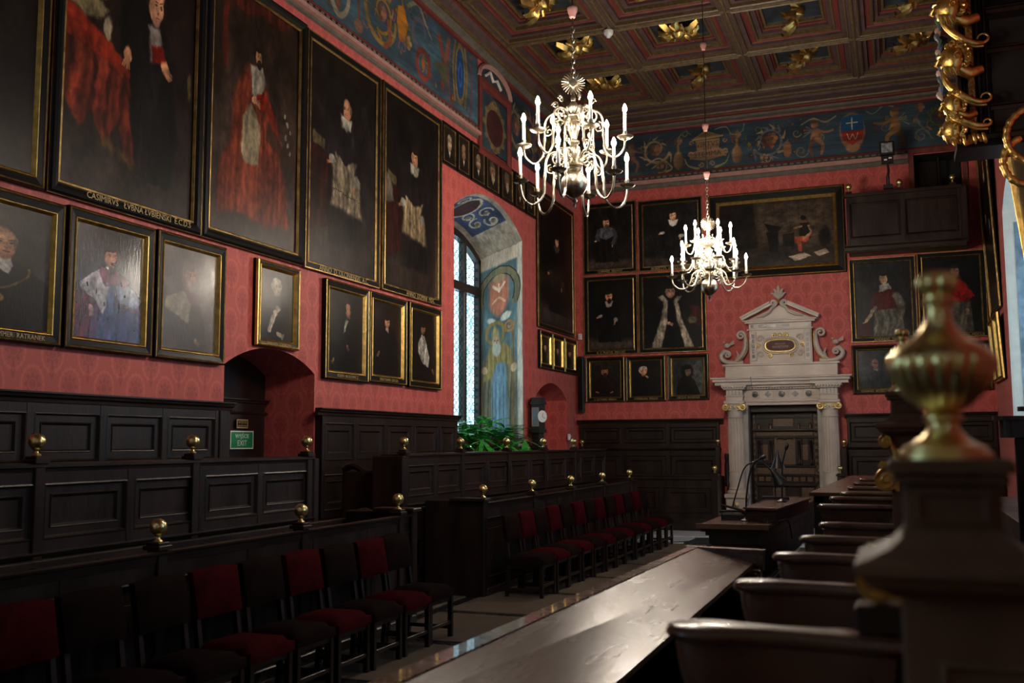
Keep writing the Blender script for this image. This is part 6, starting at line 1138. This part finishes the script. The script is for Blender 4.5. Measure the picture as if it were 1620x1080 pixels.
MB().bbox(-1.85, 10.55, 0, -1.37, 10.62, .80, .01).build('end_panel', PILW, t); MB().prism([(-1.85, 10.6), (-1.80, 10.6), (-1.70, 16), (-1.75, 16)], 0, .80, 'z').build('front_screen', WOOD, t); MB().prism([(-1.40, 10.6), (-1.35, 10.6), (-1.25, 16), (-1.30, 16)], .45, .80, 'z').build('back_screen', WOOD, t)
t = thing('desk_riser', 'low wooden box lectern standing on the second desk', 'lectern', (-1.36, 11.0, 1.001), -.06)
MB().prism([(-.20, .0), (.14, -.10), (.18, 2.0), (-.16, 2.1)], 0, .13, 'z').build('riser_body', WOODH, t); MB().prism([(-.22, -.02), (.16, -.12), (.20, 2.02), (-.18, 2.12)], .13, .15, 'z').build('riser_top', DESKW, t)
def mic(label, loc, pts, head):
    t = thing('gooseneck_microphone', label, 'microphone', loc, 0, 'microphones on the desk'); MB().lathe([(0, 0), (.06, 0), (.06, .012), (.035, .022), (.012, .04), (0, .045)], 16).build('base', IRON, t, 40)
    p = smooth(pts, 6); MB().tube(p, .010, 8).build('gooseneck', IRON, t, 60); a = Vector(p[-1]); d = Vector(head); MB().tube([a, a+d*.2, a+d*.8, a+d], [.010, .020, .022, .008], 12).build('microphone_head', IRON, t, 50)
mic('black gooseneck microphone bending over the near end of the second desk', (-1.56, 11.05, 1.0), [(0, 0, .03), (.01, 0, .25), (.05, 0, .50), (.10, 0, .62), (.16, 0, .665)], (.07, 0, .035))
mic('black upright gooseneck microphone standing on the wooden riser', (-1.29, 12.1, 1.151), [(0, 0, .03), (.01, 0, .25), (.02, 0, .45), (.06, 0, .60)], (.025, 0, .08))
def flat_clip(mb, a, b, w): mb.tube([a, b], w, 6)
t = thing('clamp_lamp', 'black clamp lamp with a bent neck lying on the second desk', 'lamp', (-1.63, 11.2, 1.001), 0)
mb = MB(); mb.tube([(-.22, 0, .16), (-.05, 0, .12), (.12, -.05, .07)], .014, 6); mb.tube([(-.24, 0, .09), (-.02, 0, .095), (.22, -.1, .05)], .016, 6); mb.build('clamp_jaws', IRON, t, 40, kind='stuff'); MB().bbox(-.22, -.03, 0, .10, .03, .075, .02).build('clamp_base', IRON, t)
MB().tube(smooth([(-.10, 0, .12), (-.03, 0, .35), (.06, 0, .58), (.22, 0, .63), (.34, .05, .52)], 6), .008, 8).build('bent_neck', IRON, t, 60)
mb = MB(); mb.lathe([(.015, .09), (.03, .06), (.045, 0), (.085, -.09), (.088, -.10), (.075, -.09), (.04, 0)], 18); o = mb.build('lamp_shade', IRON, t, 50); o.location = (.38, .05, .47); o.rotation_euler = (0, -.55, 0)
t = thing('clamp_lamp', 'second small black lamp shade standing on the riser behind', 'lamp', (-1.42, 12.6, 1.151), 0); MB().bbox(-.16, -.04, 0, .16, .04, .04, .01).build('clamp_base', IRON, t); MB().tube([(0, 0, .03), (.0, 0, .30), (.02, 0, .40)], .008, 8).build('neck', IRON, t); mb = MB(); mb.lathe([(.01, .14), (.02, .10), (.035, .05), (.085, -.08), (.088, -.085), (.02, .02)], 18); o = mb.build('lamp_shade', IRON, t, 50); o.location = (.04, 0, .46)
tag(MB().tube(smooth([(-1.50, 11.1, 1.012), (-1.36, 10.9, 1.012), (-1.30, 10.8, 1.012), (-1.22, 10.95, 1.01), (-1.15, 11.3, 1.0), (-1.12, 11.4, .80)], 6), .008, 6).build('microphone_cable', IRON, None, 60), 'black cable trailing from the microphone over the desk edge', 'cable')
t = thing('upper_desk', 'raised desk shelf beyond the stall arms near the portal', 'desk', (0, 0, 0), 0)
slab(MB(), [(-.73, 9.0), (-.04, 9.0), (-.04, 13.6), (-.58, 13.6)], 1.385, 1.415).build('desk_top', DESKW, t); slab(MB(), [(-.70, 9.05), (-.62, 9.05), (-.48, 13.5), (-.56, 13.5)], .6, 1.385).build('front_screen', WOOD, t); MB().bbox(-.70, 9.05, 1.33, -.06, 9.10, 1.385, .006).build('under_moulding', WOODH, t); MB().bbox(-.66, 9.06, .6, -.1, 9.1, 1.33, .006).build('end_panel', WOOD, t)
# platform under the right stalls
struct(MB().bbox(-.95, 1.0, 0, RW, 20.9, .6, .01).build('trim_14', WOODH))
def arm_plan(L, w, s=1):
    # paddle shaped arm rest in plan, rounded front end at -X
    pts = []
    for k in range(13): a = PI/2+PI*k/12; pts.append((-L+w*.5+w*.5*math.cos(a)*1.3, w*.5*math.sin(a)))
    for k in range(1, 9): t = k/8; pts.append((-L+w*.5+(L-w*.5)*t, -w*.5*(1-.38*math.sin(PI*min(1, t*1.15)))))
    for k in range(8, 0, -1): t = k/8; pts.append((-L+w*.5+(L-w*.5)*t, w*.5*(1-.38*math.sin(PI*min(1, t*1.15)))))
    return pts
def stall_arm(label, y, x1, L, w, z, plain=False):
    t = thing('stall_divider', label, 'divider', (x1, y, z), -.02, 'arm rests of the right-hand stalls')
    pl = [(-L, -w/2), (0, -w/2), (0, w/2), (-L, w/2)] if plain else arm_plan(L, w)
    def ins(f): 
        cx = sum(p[0] for p in pl)/len(pl); return [((p[0]+L*.5)*(1-f*2/L)-L*.5, p[1]*(1-f*2/w)) for p in pl]
    mb = MB(); 
    lv = [(0.012, 0), (.004, -.006), (0, -.016), (.006, -.028), (.016, -.034)]
    rings = [[(x, yy, dz) for x, yy in ins(f)] for f, dz in lv]; n = len(pl); mb.add([p for r in rings for p in r], [tuple(range(n-1, -1, -1))]+[(k*n+i, k*n+(i+1) % n, k*n+n+(i+1) % n, k*n+n+i) for k in range(len(lv)-1) for i in range(n)]+[tuple((len(lv)-1)*n+i for i in range(n))]); 
    for v in range(len(mb.v)): pass
    mb.build('arm_top', ARMW, t, 50)
    lo = [(.020, -.034), (.024, -.075), (.030, -.11), (.040, -.14)]
    mb = MB(); rings = [[(x, yy, dz) for x, yy in ins(f)] for f, dz in lo]; mb.add([p for r in rings for p in r], [(k*n+i, k*n+(i+1) % n, k*n+n+(i+1) % n, k*n+n+i) for k in range(len(lo)-1) for i in range(n)]+[tuple((len(lo)-1)*n+i for i in range(n))]); mb.build('arm_bracket', ARMW, t, 50)
    MB().bbox(-L+.09, -.02, .62-z, 0, .02, -.13, .006).build('divider_panel', PILW, t)
    MB().tube([(-L+.08, 0, -.14), (-L+.10, 0, -.25), (-L+.07, 0, -.40), (-L+.10, 0, -.80)], [.035, .022, .032, .03], 10).build('turned_support', WOOD, t, 50)
    return t
arms = [(2.25, .48, .13), (3.0, .40, .125), (3.77, .39, .125), (4.48, .375, .12), (5.24, .36, .12), (6.75, .46, .14), (7.70, .44, .12), (8.45, .40, .12)]
wl = ['nearest the camera', 'second from the camera', 'third from the camera', 'fourth from the camera', 'fifth from the camera', 'broad straight one before the upper desk', 'first behind the straight one', 'second behind the straight one']
for k, (y, L, w) in enumerate(arms): stall_arm('polished oak stall arm rest, %s' % wl[k], y, [.0, -.05, -.035, -.02, -.01, -.04, -.03, -.03][k], L, w if k else .15, 1.45, k == 5)
for k, (y, x) in enumerate(((9.48, -.43), (10.52, -.42), (11.6, -.40))): stall_arm('dark stall arm rest above the upper desk, %s' % ('nearest', 'middle', 'farthest')[k], y, x+.36, .36, .11, 1.45)
t = thing('choir_stall', 'dark oak stall back and seats running behind the arm rests', 'choir stall', (0, 0, 0), 0)
MB().bbox(.05, 2.4, .6, .09, 4.1, 1.62, .01).build('back_boarding', WOOD, t); MB().bbox(.05, 4.45, .6, .09, 8.9, 1.62, .01).build('back_boarding', WOOD, t); MB().bbox(.01, 4.45, 1.60, .12, 8.9, 1.64, .01).build('back_cap', WOODH, t)
for y0_, y1_ in ((2.33, 2.95), (3.06, 3.70), (3.83, 4.12), (4.54, 5.18), (5.30, 6.68), (6.82, 7.64), (7.76, 8.38)): MB().bbox(-.34, y0_, .98, .02, y1_, 1.02, .01).build('seat', WOODH, t)
# ------------------------------------------------------------------ bench end pillars with brass finials and scroll consoles
def pillar(label, flabel, x, y, z, s=1.0):
    t = thing('bench_end_pillar', label, 'bench end', (x, y, z), 0, 'bench end pillars')   # z = top of the plate
    B = lambda nm, x0, x1, z0, z1, d0=0.0, d1=.16, m=PILW, b=.006: MB().bbox(x0*s, d0*s, z0*s, x1*s, d1*s, z1*s, b).build(nm, m, t)
    B('top_plate', -.012, .148, -.018, 0); B('plate_moulding', -.004, .140, -.032, -.018, .008, .152)
    B('neck_block', .008, .130, -.095, -.032, .015, .145)
    mb = MB(); mb.m = Matrix.Scale(s, 4); mb.sweep(.022, -.086, .116, -.040, [(0, 0), (0, .004), (.006, .005), (.010, -.003)], y=.015, cap=True); mb.build('neck_panel', PILW, t)
    pr = [(.008, .130, -.095), (.004, .136, -.105), (-.010, .152, -.118), (-.036, .186, -.130), (-.050, .21, -.134), (-.056, .225, -.138), (-.056, .225, -.150), (-.046, .215, -.154), (-.04, .205, -.166), (-.006, .19, -.182)]
    vs = []; 
    for a, b, zz in pr: f = .015-(.008-a); vs += [(a*s, f*s, zz*s), (b*s, f*s, zz*s), (b*s, .18*s, zz*s), (a*s, .18*s, zz*s)]
    MB().add(vs, [(k*4+i, k*4+4+i, k*4+4+(i+1) % 4, k*4+(i+1) % 4) for k in range(len(pr)-1) for i in range(4)]).build('cap_moulding', PILW, t)
    MB().bbox(.0, .02*s, .62-z, .24*s, .18*s, -.18*s, .004).build('pillar_body', PILW, t)
    mb = MB(); mb.sweep(.045*s, .65-z, .20*s, -.265*s, [(0, 0), (0, .004*s), (.006, .008*s), (.010, 0), (.014, -.004)], y=.02*s); mb.build('panel_moulding', PILW, t)
    f = thing('brass_finial', flabel, 'finial', (x+.066*s, y+.08*s, z), 0, 'turned brass finials on the bench ends')
    f.scale = (1, 1, .905); k_ = s; P = [(.062, 0), (.062, .010), (.056, .013), (.056, .018), (.045, .023), (.030, .034), (.021, .046), (.020, .054), (.026, .060), (.026, .066), (.020, .070)]
    MB().lathe([(r*k_, zz*k_) for r, zz in P], 40).build('finial_foot', BRASS, f, 40)
    bowl = [(.020, .070), (.034, .080), (.054, .100), (.068, .122), (.074, .142), (.072, .156), (.066, .164)]
    MB().lathe([(r*k_, zz*k_) for r, zz in bowl], 144, flute=lambda a, zz: 1-.11*(1-abs(math.sin(a*9))**.7)*math.sin(PI*min(1, max(0, (zz/k_-.07)/.096)))).build('gadrooned_bowl', BRASS, f, 60)
    P = [(.066, .164), (.062, .170), (.050, .178), (.034, .190), (.024, .202), (.018, .215), (.016, .228), (.017, .238), (.024, .240), (.025, .246), (.018, .249), (.018, .254)]
    MB().lathe([(r*k_, zz*k_) for r, zz in P], 40).build('finial_neck', BRASS, f, 45)
    P = [(.014, .250), (.022, .256), (.028, .266), (.030, .276), (.026, .286), (.016, .293), (0, .295)]
    MB().lathe([(r*k_, zz*k_) for r, zz in P], 80, flute=lambda a, zz: 1-.26*(1-abs(math.sin(a*4))**.8)).build('finial_knob', BRASS, f, 60)
    return t
pillar('moulded oak bench end pillar close to the camera', 'large gadrooned brass finial close to the camera', -.005, 1.45, 1.825)
pillar('farther oak bench end pillar beyond the stall backs', 'small-looking brass finial half hidden behind the large one', -.03, 4.2, 2.045, .95)
def console(label, loc, s, top):
    t = thing('scroll_console', label, 'console', loc, 0, 'gilded scroll consoles')
    c = MB()
    def vol(cx, cz, r, turns, w):
        mb = MB(); mb.lathe([(0, -.028*s), (r*.97, -.028*s), (r, -.022*s), (r, .022*s), (r*.97, .028*s), (0, .028*s)], 28, c=(cx, 0, cz), axis='y'); mb.build('volute', GILT, t, 40)
        MB().tube(spiral(cx, cz, r*.92, r*.12, PI/2, turns, 30, -.030*s), [w*(1-.5*i/29) for i in range(30)], 6).build('volute_ridge', GILT, t, 60)
    vol(0, 0, .046*s, 1.8, .007*s)
    MB().prism([(-.01*s, .04*s), (.035*s, -.045*s), (.048*s, -.046*s), (.048*s, .055*s), (.02*s, .065*s), (-.018*s, .075*s), (-.03*s, .055*s)], -.026*s, .026*s, 'y').build('console_body', GILT, t)
    if top:
        MB().tube(smooth([(.03*s, 0, .04*s), (.042*s, 0, .08*s), (.030*s, 0, .12*s), (.018*s, 0, .15*s), (.012*s, 0, .17*s)], 5), [.020*s-.008*s*i/20 for i in range(21)], 8).build('console_stem', GILT, t, 60); vol(.0, .152*s, .026*s, 1.6, .005*s)
    return t
console('gilded scroll console beside the close pillar', (-.05, 2.28, 1.56), 1.0, False)
console('gilded double scroll console on the farther pillar', (-.048, 4.22, 1.70), .98, True)
t = thing('stall_end_block', 'dark wooden block under the gilded scroll by the close pillar', 'bench end', (-.035, 2.28, .62), 0); MB().bbox(-.055, -.05, .0, .06, .05, .885, .008).build('block_post', WOOD, t); MB().bbox(-.065, -.06, .84, .07, .06, .89, .008).build('block_cap', WOODH, t)
# dark stalls against the window wall, seen above the benches
for k, (x, y, z, l) in enumerate(((.68, 8.2, 2.03, 'lowest and nearest the back wall'), (.76, 7.3, 2.07, 'middle one of the group'), (.74, 6.3, 2.10, 'highest and nearest the camera'))):
    t = thing('stall_divider', 'dark stall arm rest against the window wall, %s' % l, 'divider', (x+.62, y, z), 0, 'arm rests against the window wall')
    n_ = arm_plan(.62, .14); MB().prism(n_, -.03, 0, 'z').build('arm_top', WOODH, t); MB().prism([(p[0]*.9-.02, p[1]*.75) for p in n_], -.16, -.03, 'z').build('arm_bracket', WOODH, t); MB().bbox(-.50, -.03, .6-z, 0, .03, -.16, .01).build('divider_panel', WOOD, t)
t = thing('choir_stall', 'dark oak stall back along the window wall', 'choir stall', (0, 0, 0), 0); MB().bbox(1.42, 4.0, .6, 1.50, 14.0, 1.98, .01).build('back_boarding', WOOD, t); MB().bbox(.95, 8.6, .6, 1.42, 14.0, 1.15, .01).build('bench_seat', WOODH, t)
# ------------------------------------------------------------------ carved canopy, upper right
t = thing('carved_canopy', 'black and gilt carved canopy projecting from the window wall, upper right', 'canopy', (0, 11.5, 0), 0)
BX = lambda nm, x0, y0, z0, x1, y1, z1, m=EBONY, b=.01: MB().bbox(x0, y0, z0, x1, y1, z1, b).build(nm, m, t)
BX('canopy_core', .78, 0, 5.0, RW, .5, 8.6); BX('base_board', .72, -.06, 4.96, RW, .5, 5.04); BX('base_moulding', .74, -.04, 5.04, RW, .5, 5.10, WOODH)
for (x0, x1, m) in ((.76, .80, WOOD), (.81, .835, EBONY), (.845, .95, EBONY), (.96, .985, WOOD), (1.0, 1.03, EBONY), (1.04, 1.06, WOOD)): BX('pilaster_fillet', x0, -.035 if m is WOOD else -.02, 5.10, x1, 0, 8.6, m, .004)
mb = MB(); rn = random.Random(4)
BX('gilt_channel', .862, -.03, 5.1, .93, -.01, 8.6, GILTD, .004)
for k in range(46):
    z = 5.14+k*.048; MB().tube([(.872+rn.uniform(0, .012), -.035, z), (.896, -.05, z+.02), (.925-rn.uniform(0, .012), -.035, z-.004)], [.006, .010, .005], 5).build('gilt_leaf', GILT, t, 60)
for z in (5.35, 5.98, 6.42): BX('cross_moulding', 1.06, -.03, z, RW, 0, z+.05, WOODH); BX('cross_moulding', 1.06, -.05, z+.05, RW, 0, z+.07, WOOD)
BX('back_panel', 1.10, -.012, 5.12, RW-.02, 0, 6.35, BLK)
def gilded_head(x, z, s, flip, tilt):
    mb = MB(); n = 22; m = 18; P = []; F = []
    for j in range(m+1):
        th = PI*j/m
        for i in range(n):
            a = 2*PI*i/n; dx, dy, dz = math.sin(th)*math.cos(a), math.sin(th)*math.sin(a), -math.cos(th)
            r = .11*(1+.0*dz); f = max(0, -dx)   # face looks to -X
            w = math.exp(-(dy/.22)**2)
            r += f*w*(.055*math.exp(-((dz+.05)/.16)**2) + .030*math.exp(-((dz+.62)/.14)**2) - .016*math.exp(-((dz-.22)/.10)**2) + .018*math.exp(-((dz-.42)/.12)**2) + .012*math.exp(-((dz+.36)/.05)**2))
            for sy in (-1, 1): r -= .018*math.exp(-((dy-sy*.36)/.12)**2-((dz-.20)/.10)**2)*f; r += .014*math.exp(-((dy-sy*.45)/.16)**2-((dz+.15)/.16)**2)*f
            if dx > -.35 or dz > .55: r += .006*math.sin(a*9+dz*9)*(1-abs(dz))+.008
            P.append((x+s*r*dx, s*r*dy-.12, z+s*r*dz*1.22))
    for j in range(m):
        for i in range(n): k = (i+1) % n; F.append((j*n+i, j*n+k, (j+1)*n+k, (j+1)*n+i))
    mb.add(P, F); o = mb.build('carved_head', GILT, t, 70, label='gilded carved head')
    e = MB(); e.tube(spiral(x+.035*s, z+.005, .034*s, .008, PI/2, 1.2, 14, -.135-.105*s), [.010*s]*14, 6); e.build('carved_ear', GILT, t, 60)
    MB().tube([(x+.05*s, -.12, z-.09*s), (x+.14*s, -.09, z-.14*s), (x+.25*s, -.05, z-.10*s)], [.055*s, .06*s, .045*s], 10).build('carved_neck', GILT, t, 60)
    rr = random.Random(int(z*100))
    for k in range(16):   # curls over the crown and behind the ear
        a = -.35+2.6*k/15; cx, cz = x+.125*s*math.sin(a)*1.0, z+.135*s*math.cos(a); yy = -.15-.075*s*rr.uniform(.4, 1)
        MB().tube(spiral(cx, cz, .030*s, .006, rr.random()*6, rr.choice((-1, 1))*1.1, 9, yy), [.013*s, .015*s, .015*s, .014*s, .013*s, .012*s, .010*s, .008*s, .006*s], 5).build('hair_curl', GILT, t, 60)
    for k in range(6): MB().tube([(x-.085*s+.018*k*s, -.17-.05*s, z-.085*s-.004*k), (x-.075*s+.020*k*s, -.17-.055*s, z-.135*s), (x-.06*s+.022*k*s, -.16-.03*s, z-.175*s+.012*(k % 2))], [.012*s, .016*s, .004*s], 5).build('beard_lock', GILT, t, 60)
    MB().tube([(x-.125*s, -.12-.03*s, z+.012*s), (x-.15*s, -.12, z-.035*s), (x-.125*s, -.12, z-.05*s)], [.012*s, .022*s, .014*s], 6).build('carved_nose', GILT, t, 60)
    MB().tube([(x-.10*s, -.12-.075*s, z+.030*s), (x-.125*s, -.12-.035*s, z+.036*s), (x-.128*s, -.12, z+.030*s)], [.010*s, .013*s, .010*s], 5).build('carved_brow', GILT, t, 60)
gilded_head(.70, 6.50, 1.15, 1, 0); gilded_head(.72, 5.92, 1.12, 1, 0); gilded_head(.70, 5.42, .88, 1, 0); gilded_head(.68, 5.15, .92, 1, 0)
def scr(z, s):
    p = smooth([(.62, -.14, z+.42*s), (.64, -.16, z+.26*s), (.74, -.18, z+.12*s), (.90, -.17, z+.01*s), (1.02, -.15, z+.0*s)], 6)+[(1.02+.05*s*math.sin(a), -.15, z+.045*s-.045*s*math.cos(a)) for a in [.4+.55*k for k in range(9)]]
    n = len(p); MB().tube(p, [.016+.026*math.sin(PI*min(1, i/(n*.75))) if i < n*.75 else .016-.008*(i-n*.75)/(n*.25) for i in range(n)], 8).build('scroll_bracket', GILT, t, 60); MB().tube([(a, b-.02, c-.045) for a, b, c in p[8:n-9]], .012, 6).build('scroll_rib', GILT, t, 60)
scr(6.06, 1.1); scr(5.42, 1.0); scr(5.16, .75)
for k in range(7): MB().tube([(.70+.045*k, -.14, 5.08-.01*(k % 2)), (.69+.05*k, -.16, 5.0+.012*(k % 3)), (.70+.05*k, -.14, 4.97+.02*(k % 2))], [.02, .028, .008], 6).build('acanthus_tip', GILT, t, 60)
PC = [mat('carving_green', (.05, .10, .06), .5), mat('carving_blue', (.07, .10, .17), .5), mat('carving_flesh', (.30, .19, .13), .5), mat('carving_dark', (.03, .04, .05), .5)]
for k in range(15): z = 6.42-.06*k; MB().tube([(.68+.03*math.sin(k*2.1), .10, z), (.60+.02*math.sin(k*1.7), .06, z+.03), (.61, .04, z-.04)], [.02, .042, .012], 7).build('painted_foliage', PC[k % 4], t, 60)
# twisted gilt garland rings
def garland(cx, cz, r, y, a0, a1):
    n = 40; mb = MB(); mb.tube([(cx+r*math.cos(a0+(a1-a0)*i/n), y, cz+r*math.sin(a0+(a1-a0)*i/n)) for i in range(n+1)], [.030+.012*abs(math.sin(i*.9)) for i in range(n+1)], 8); mb.build('gilt_garland', GILT, t, 50)
garland(1.48, 4.98, .30, -.25, PI*.35, PI*1.35); garland(1.40, 4.72, .26, -.22, PI*.6, PI*1.75)
# ------------------------------------------------------------------ plants on the window sill
def leaf_mesh(kind):
    mb = MB(); n = 7; P = []; F = []; rn = random.Random(kind); L = .34+.07*kind; W = .042+.006*kind; be = .5+.35*kind
    for k in range(n):
        t_ = k/(n-1); w = W*math.sin(PI*min(1, .08+t_*.92))**.8 if k < n-1 else .001; x = L*math.sin(t_*be)/be; z = L*(1-math.cos(t_*be))/be
        for s_ in (-1, 0, 1): P.append((x, s_*w, L*t_*.75-z*.75+(.010 if s_ else 0)))
    for k in range(n-1): a = k*3; F += [(a, a+1, a+4, a+3), (a+1, a+2, a+5, a+4)]
    mb.add(P, F); return mb.mesh('leaf', LEAFM, 60)
LM = [leaf_mesh(k) for k in range(4)]
rn = random.Random(12)
for k in range(5):
    y = 15.72+.66*k; x = LW-.26+rn.uniform(-.06, .06)
    t = thing('potted_plant', 'leafy green pot plant on the window sill, %s' % ('beside the wall panelling', 'second from the panelling', 'in the middle of the sill', 'second from the clock', 'beside the wooden clock')[k], 'plant', (x, y, 1.78), 0, 'plants on the window sill')
    MB().lathe([(.07, 0), (.085, .02), (.11, .15), (.12, .155), (.12, .17), (.10, .165)], 16).build('pot', mat('terracotta_pot', (.16, .06, .03), .7) if 'terracotta_pot' not in MATS else MATS['terracotta_pot'], t, 40); MB().tube([(0, 0, .1), (.01, 0, .2), (0, .01, .34)], .012, 6).build('stem', LEAFM, t)
    for j in range(38):
        h = .12+.34*(j/38)*rn.uniform(.5, 1.1); a = j*2.4+rn.uniform(-.3, .3); lean = rn.uniform(.25, 1.4)*(1-.5*j/38)
        inst('leaf', LM[rn.randrange(4)], t, (.03*math.cos(a), .03*math.sin(a), h), rot=(0, lean, a), scale=(rn.uniform(.95, 1.45),)*3)
for k in range(3):
    t = thing('potted_plant', 'trailing green plant in front of the sill, %s' % ('near the wall panelling', 'below the painted saint', 'beside the clock')[k], 'plant', (LW+.30, 15.95+1.05*k, 1.60), 0, 'plants on the window sill')
    MB().lathe([(.08, 0), (.10, .14), (.11, .15)], 16).build('pot', MATS['terracotta_pot'], t, 40)
    for j in range(24): a = j*2.4; inst('leaf', LM[rn.randrange(4)], t, (.03*math.cos(a), .03*math.sin(a), .12+.2*j/24), rot=(0, rn.uniform(.3, 1.7), a), scale=(rn.uniform(.7, 1.1),)*3)
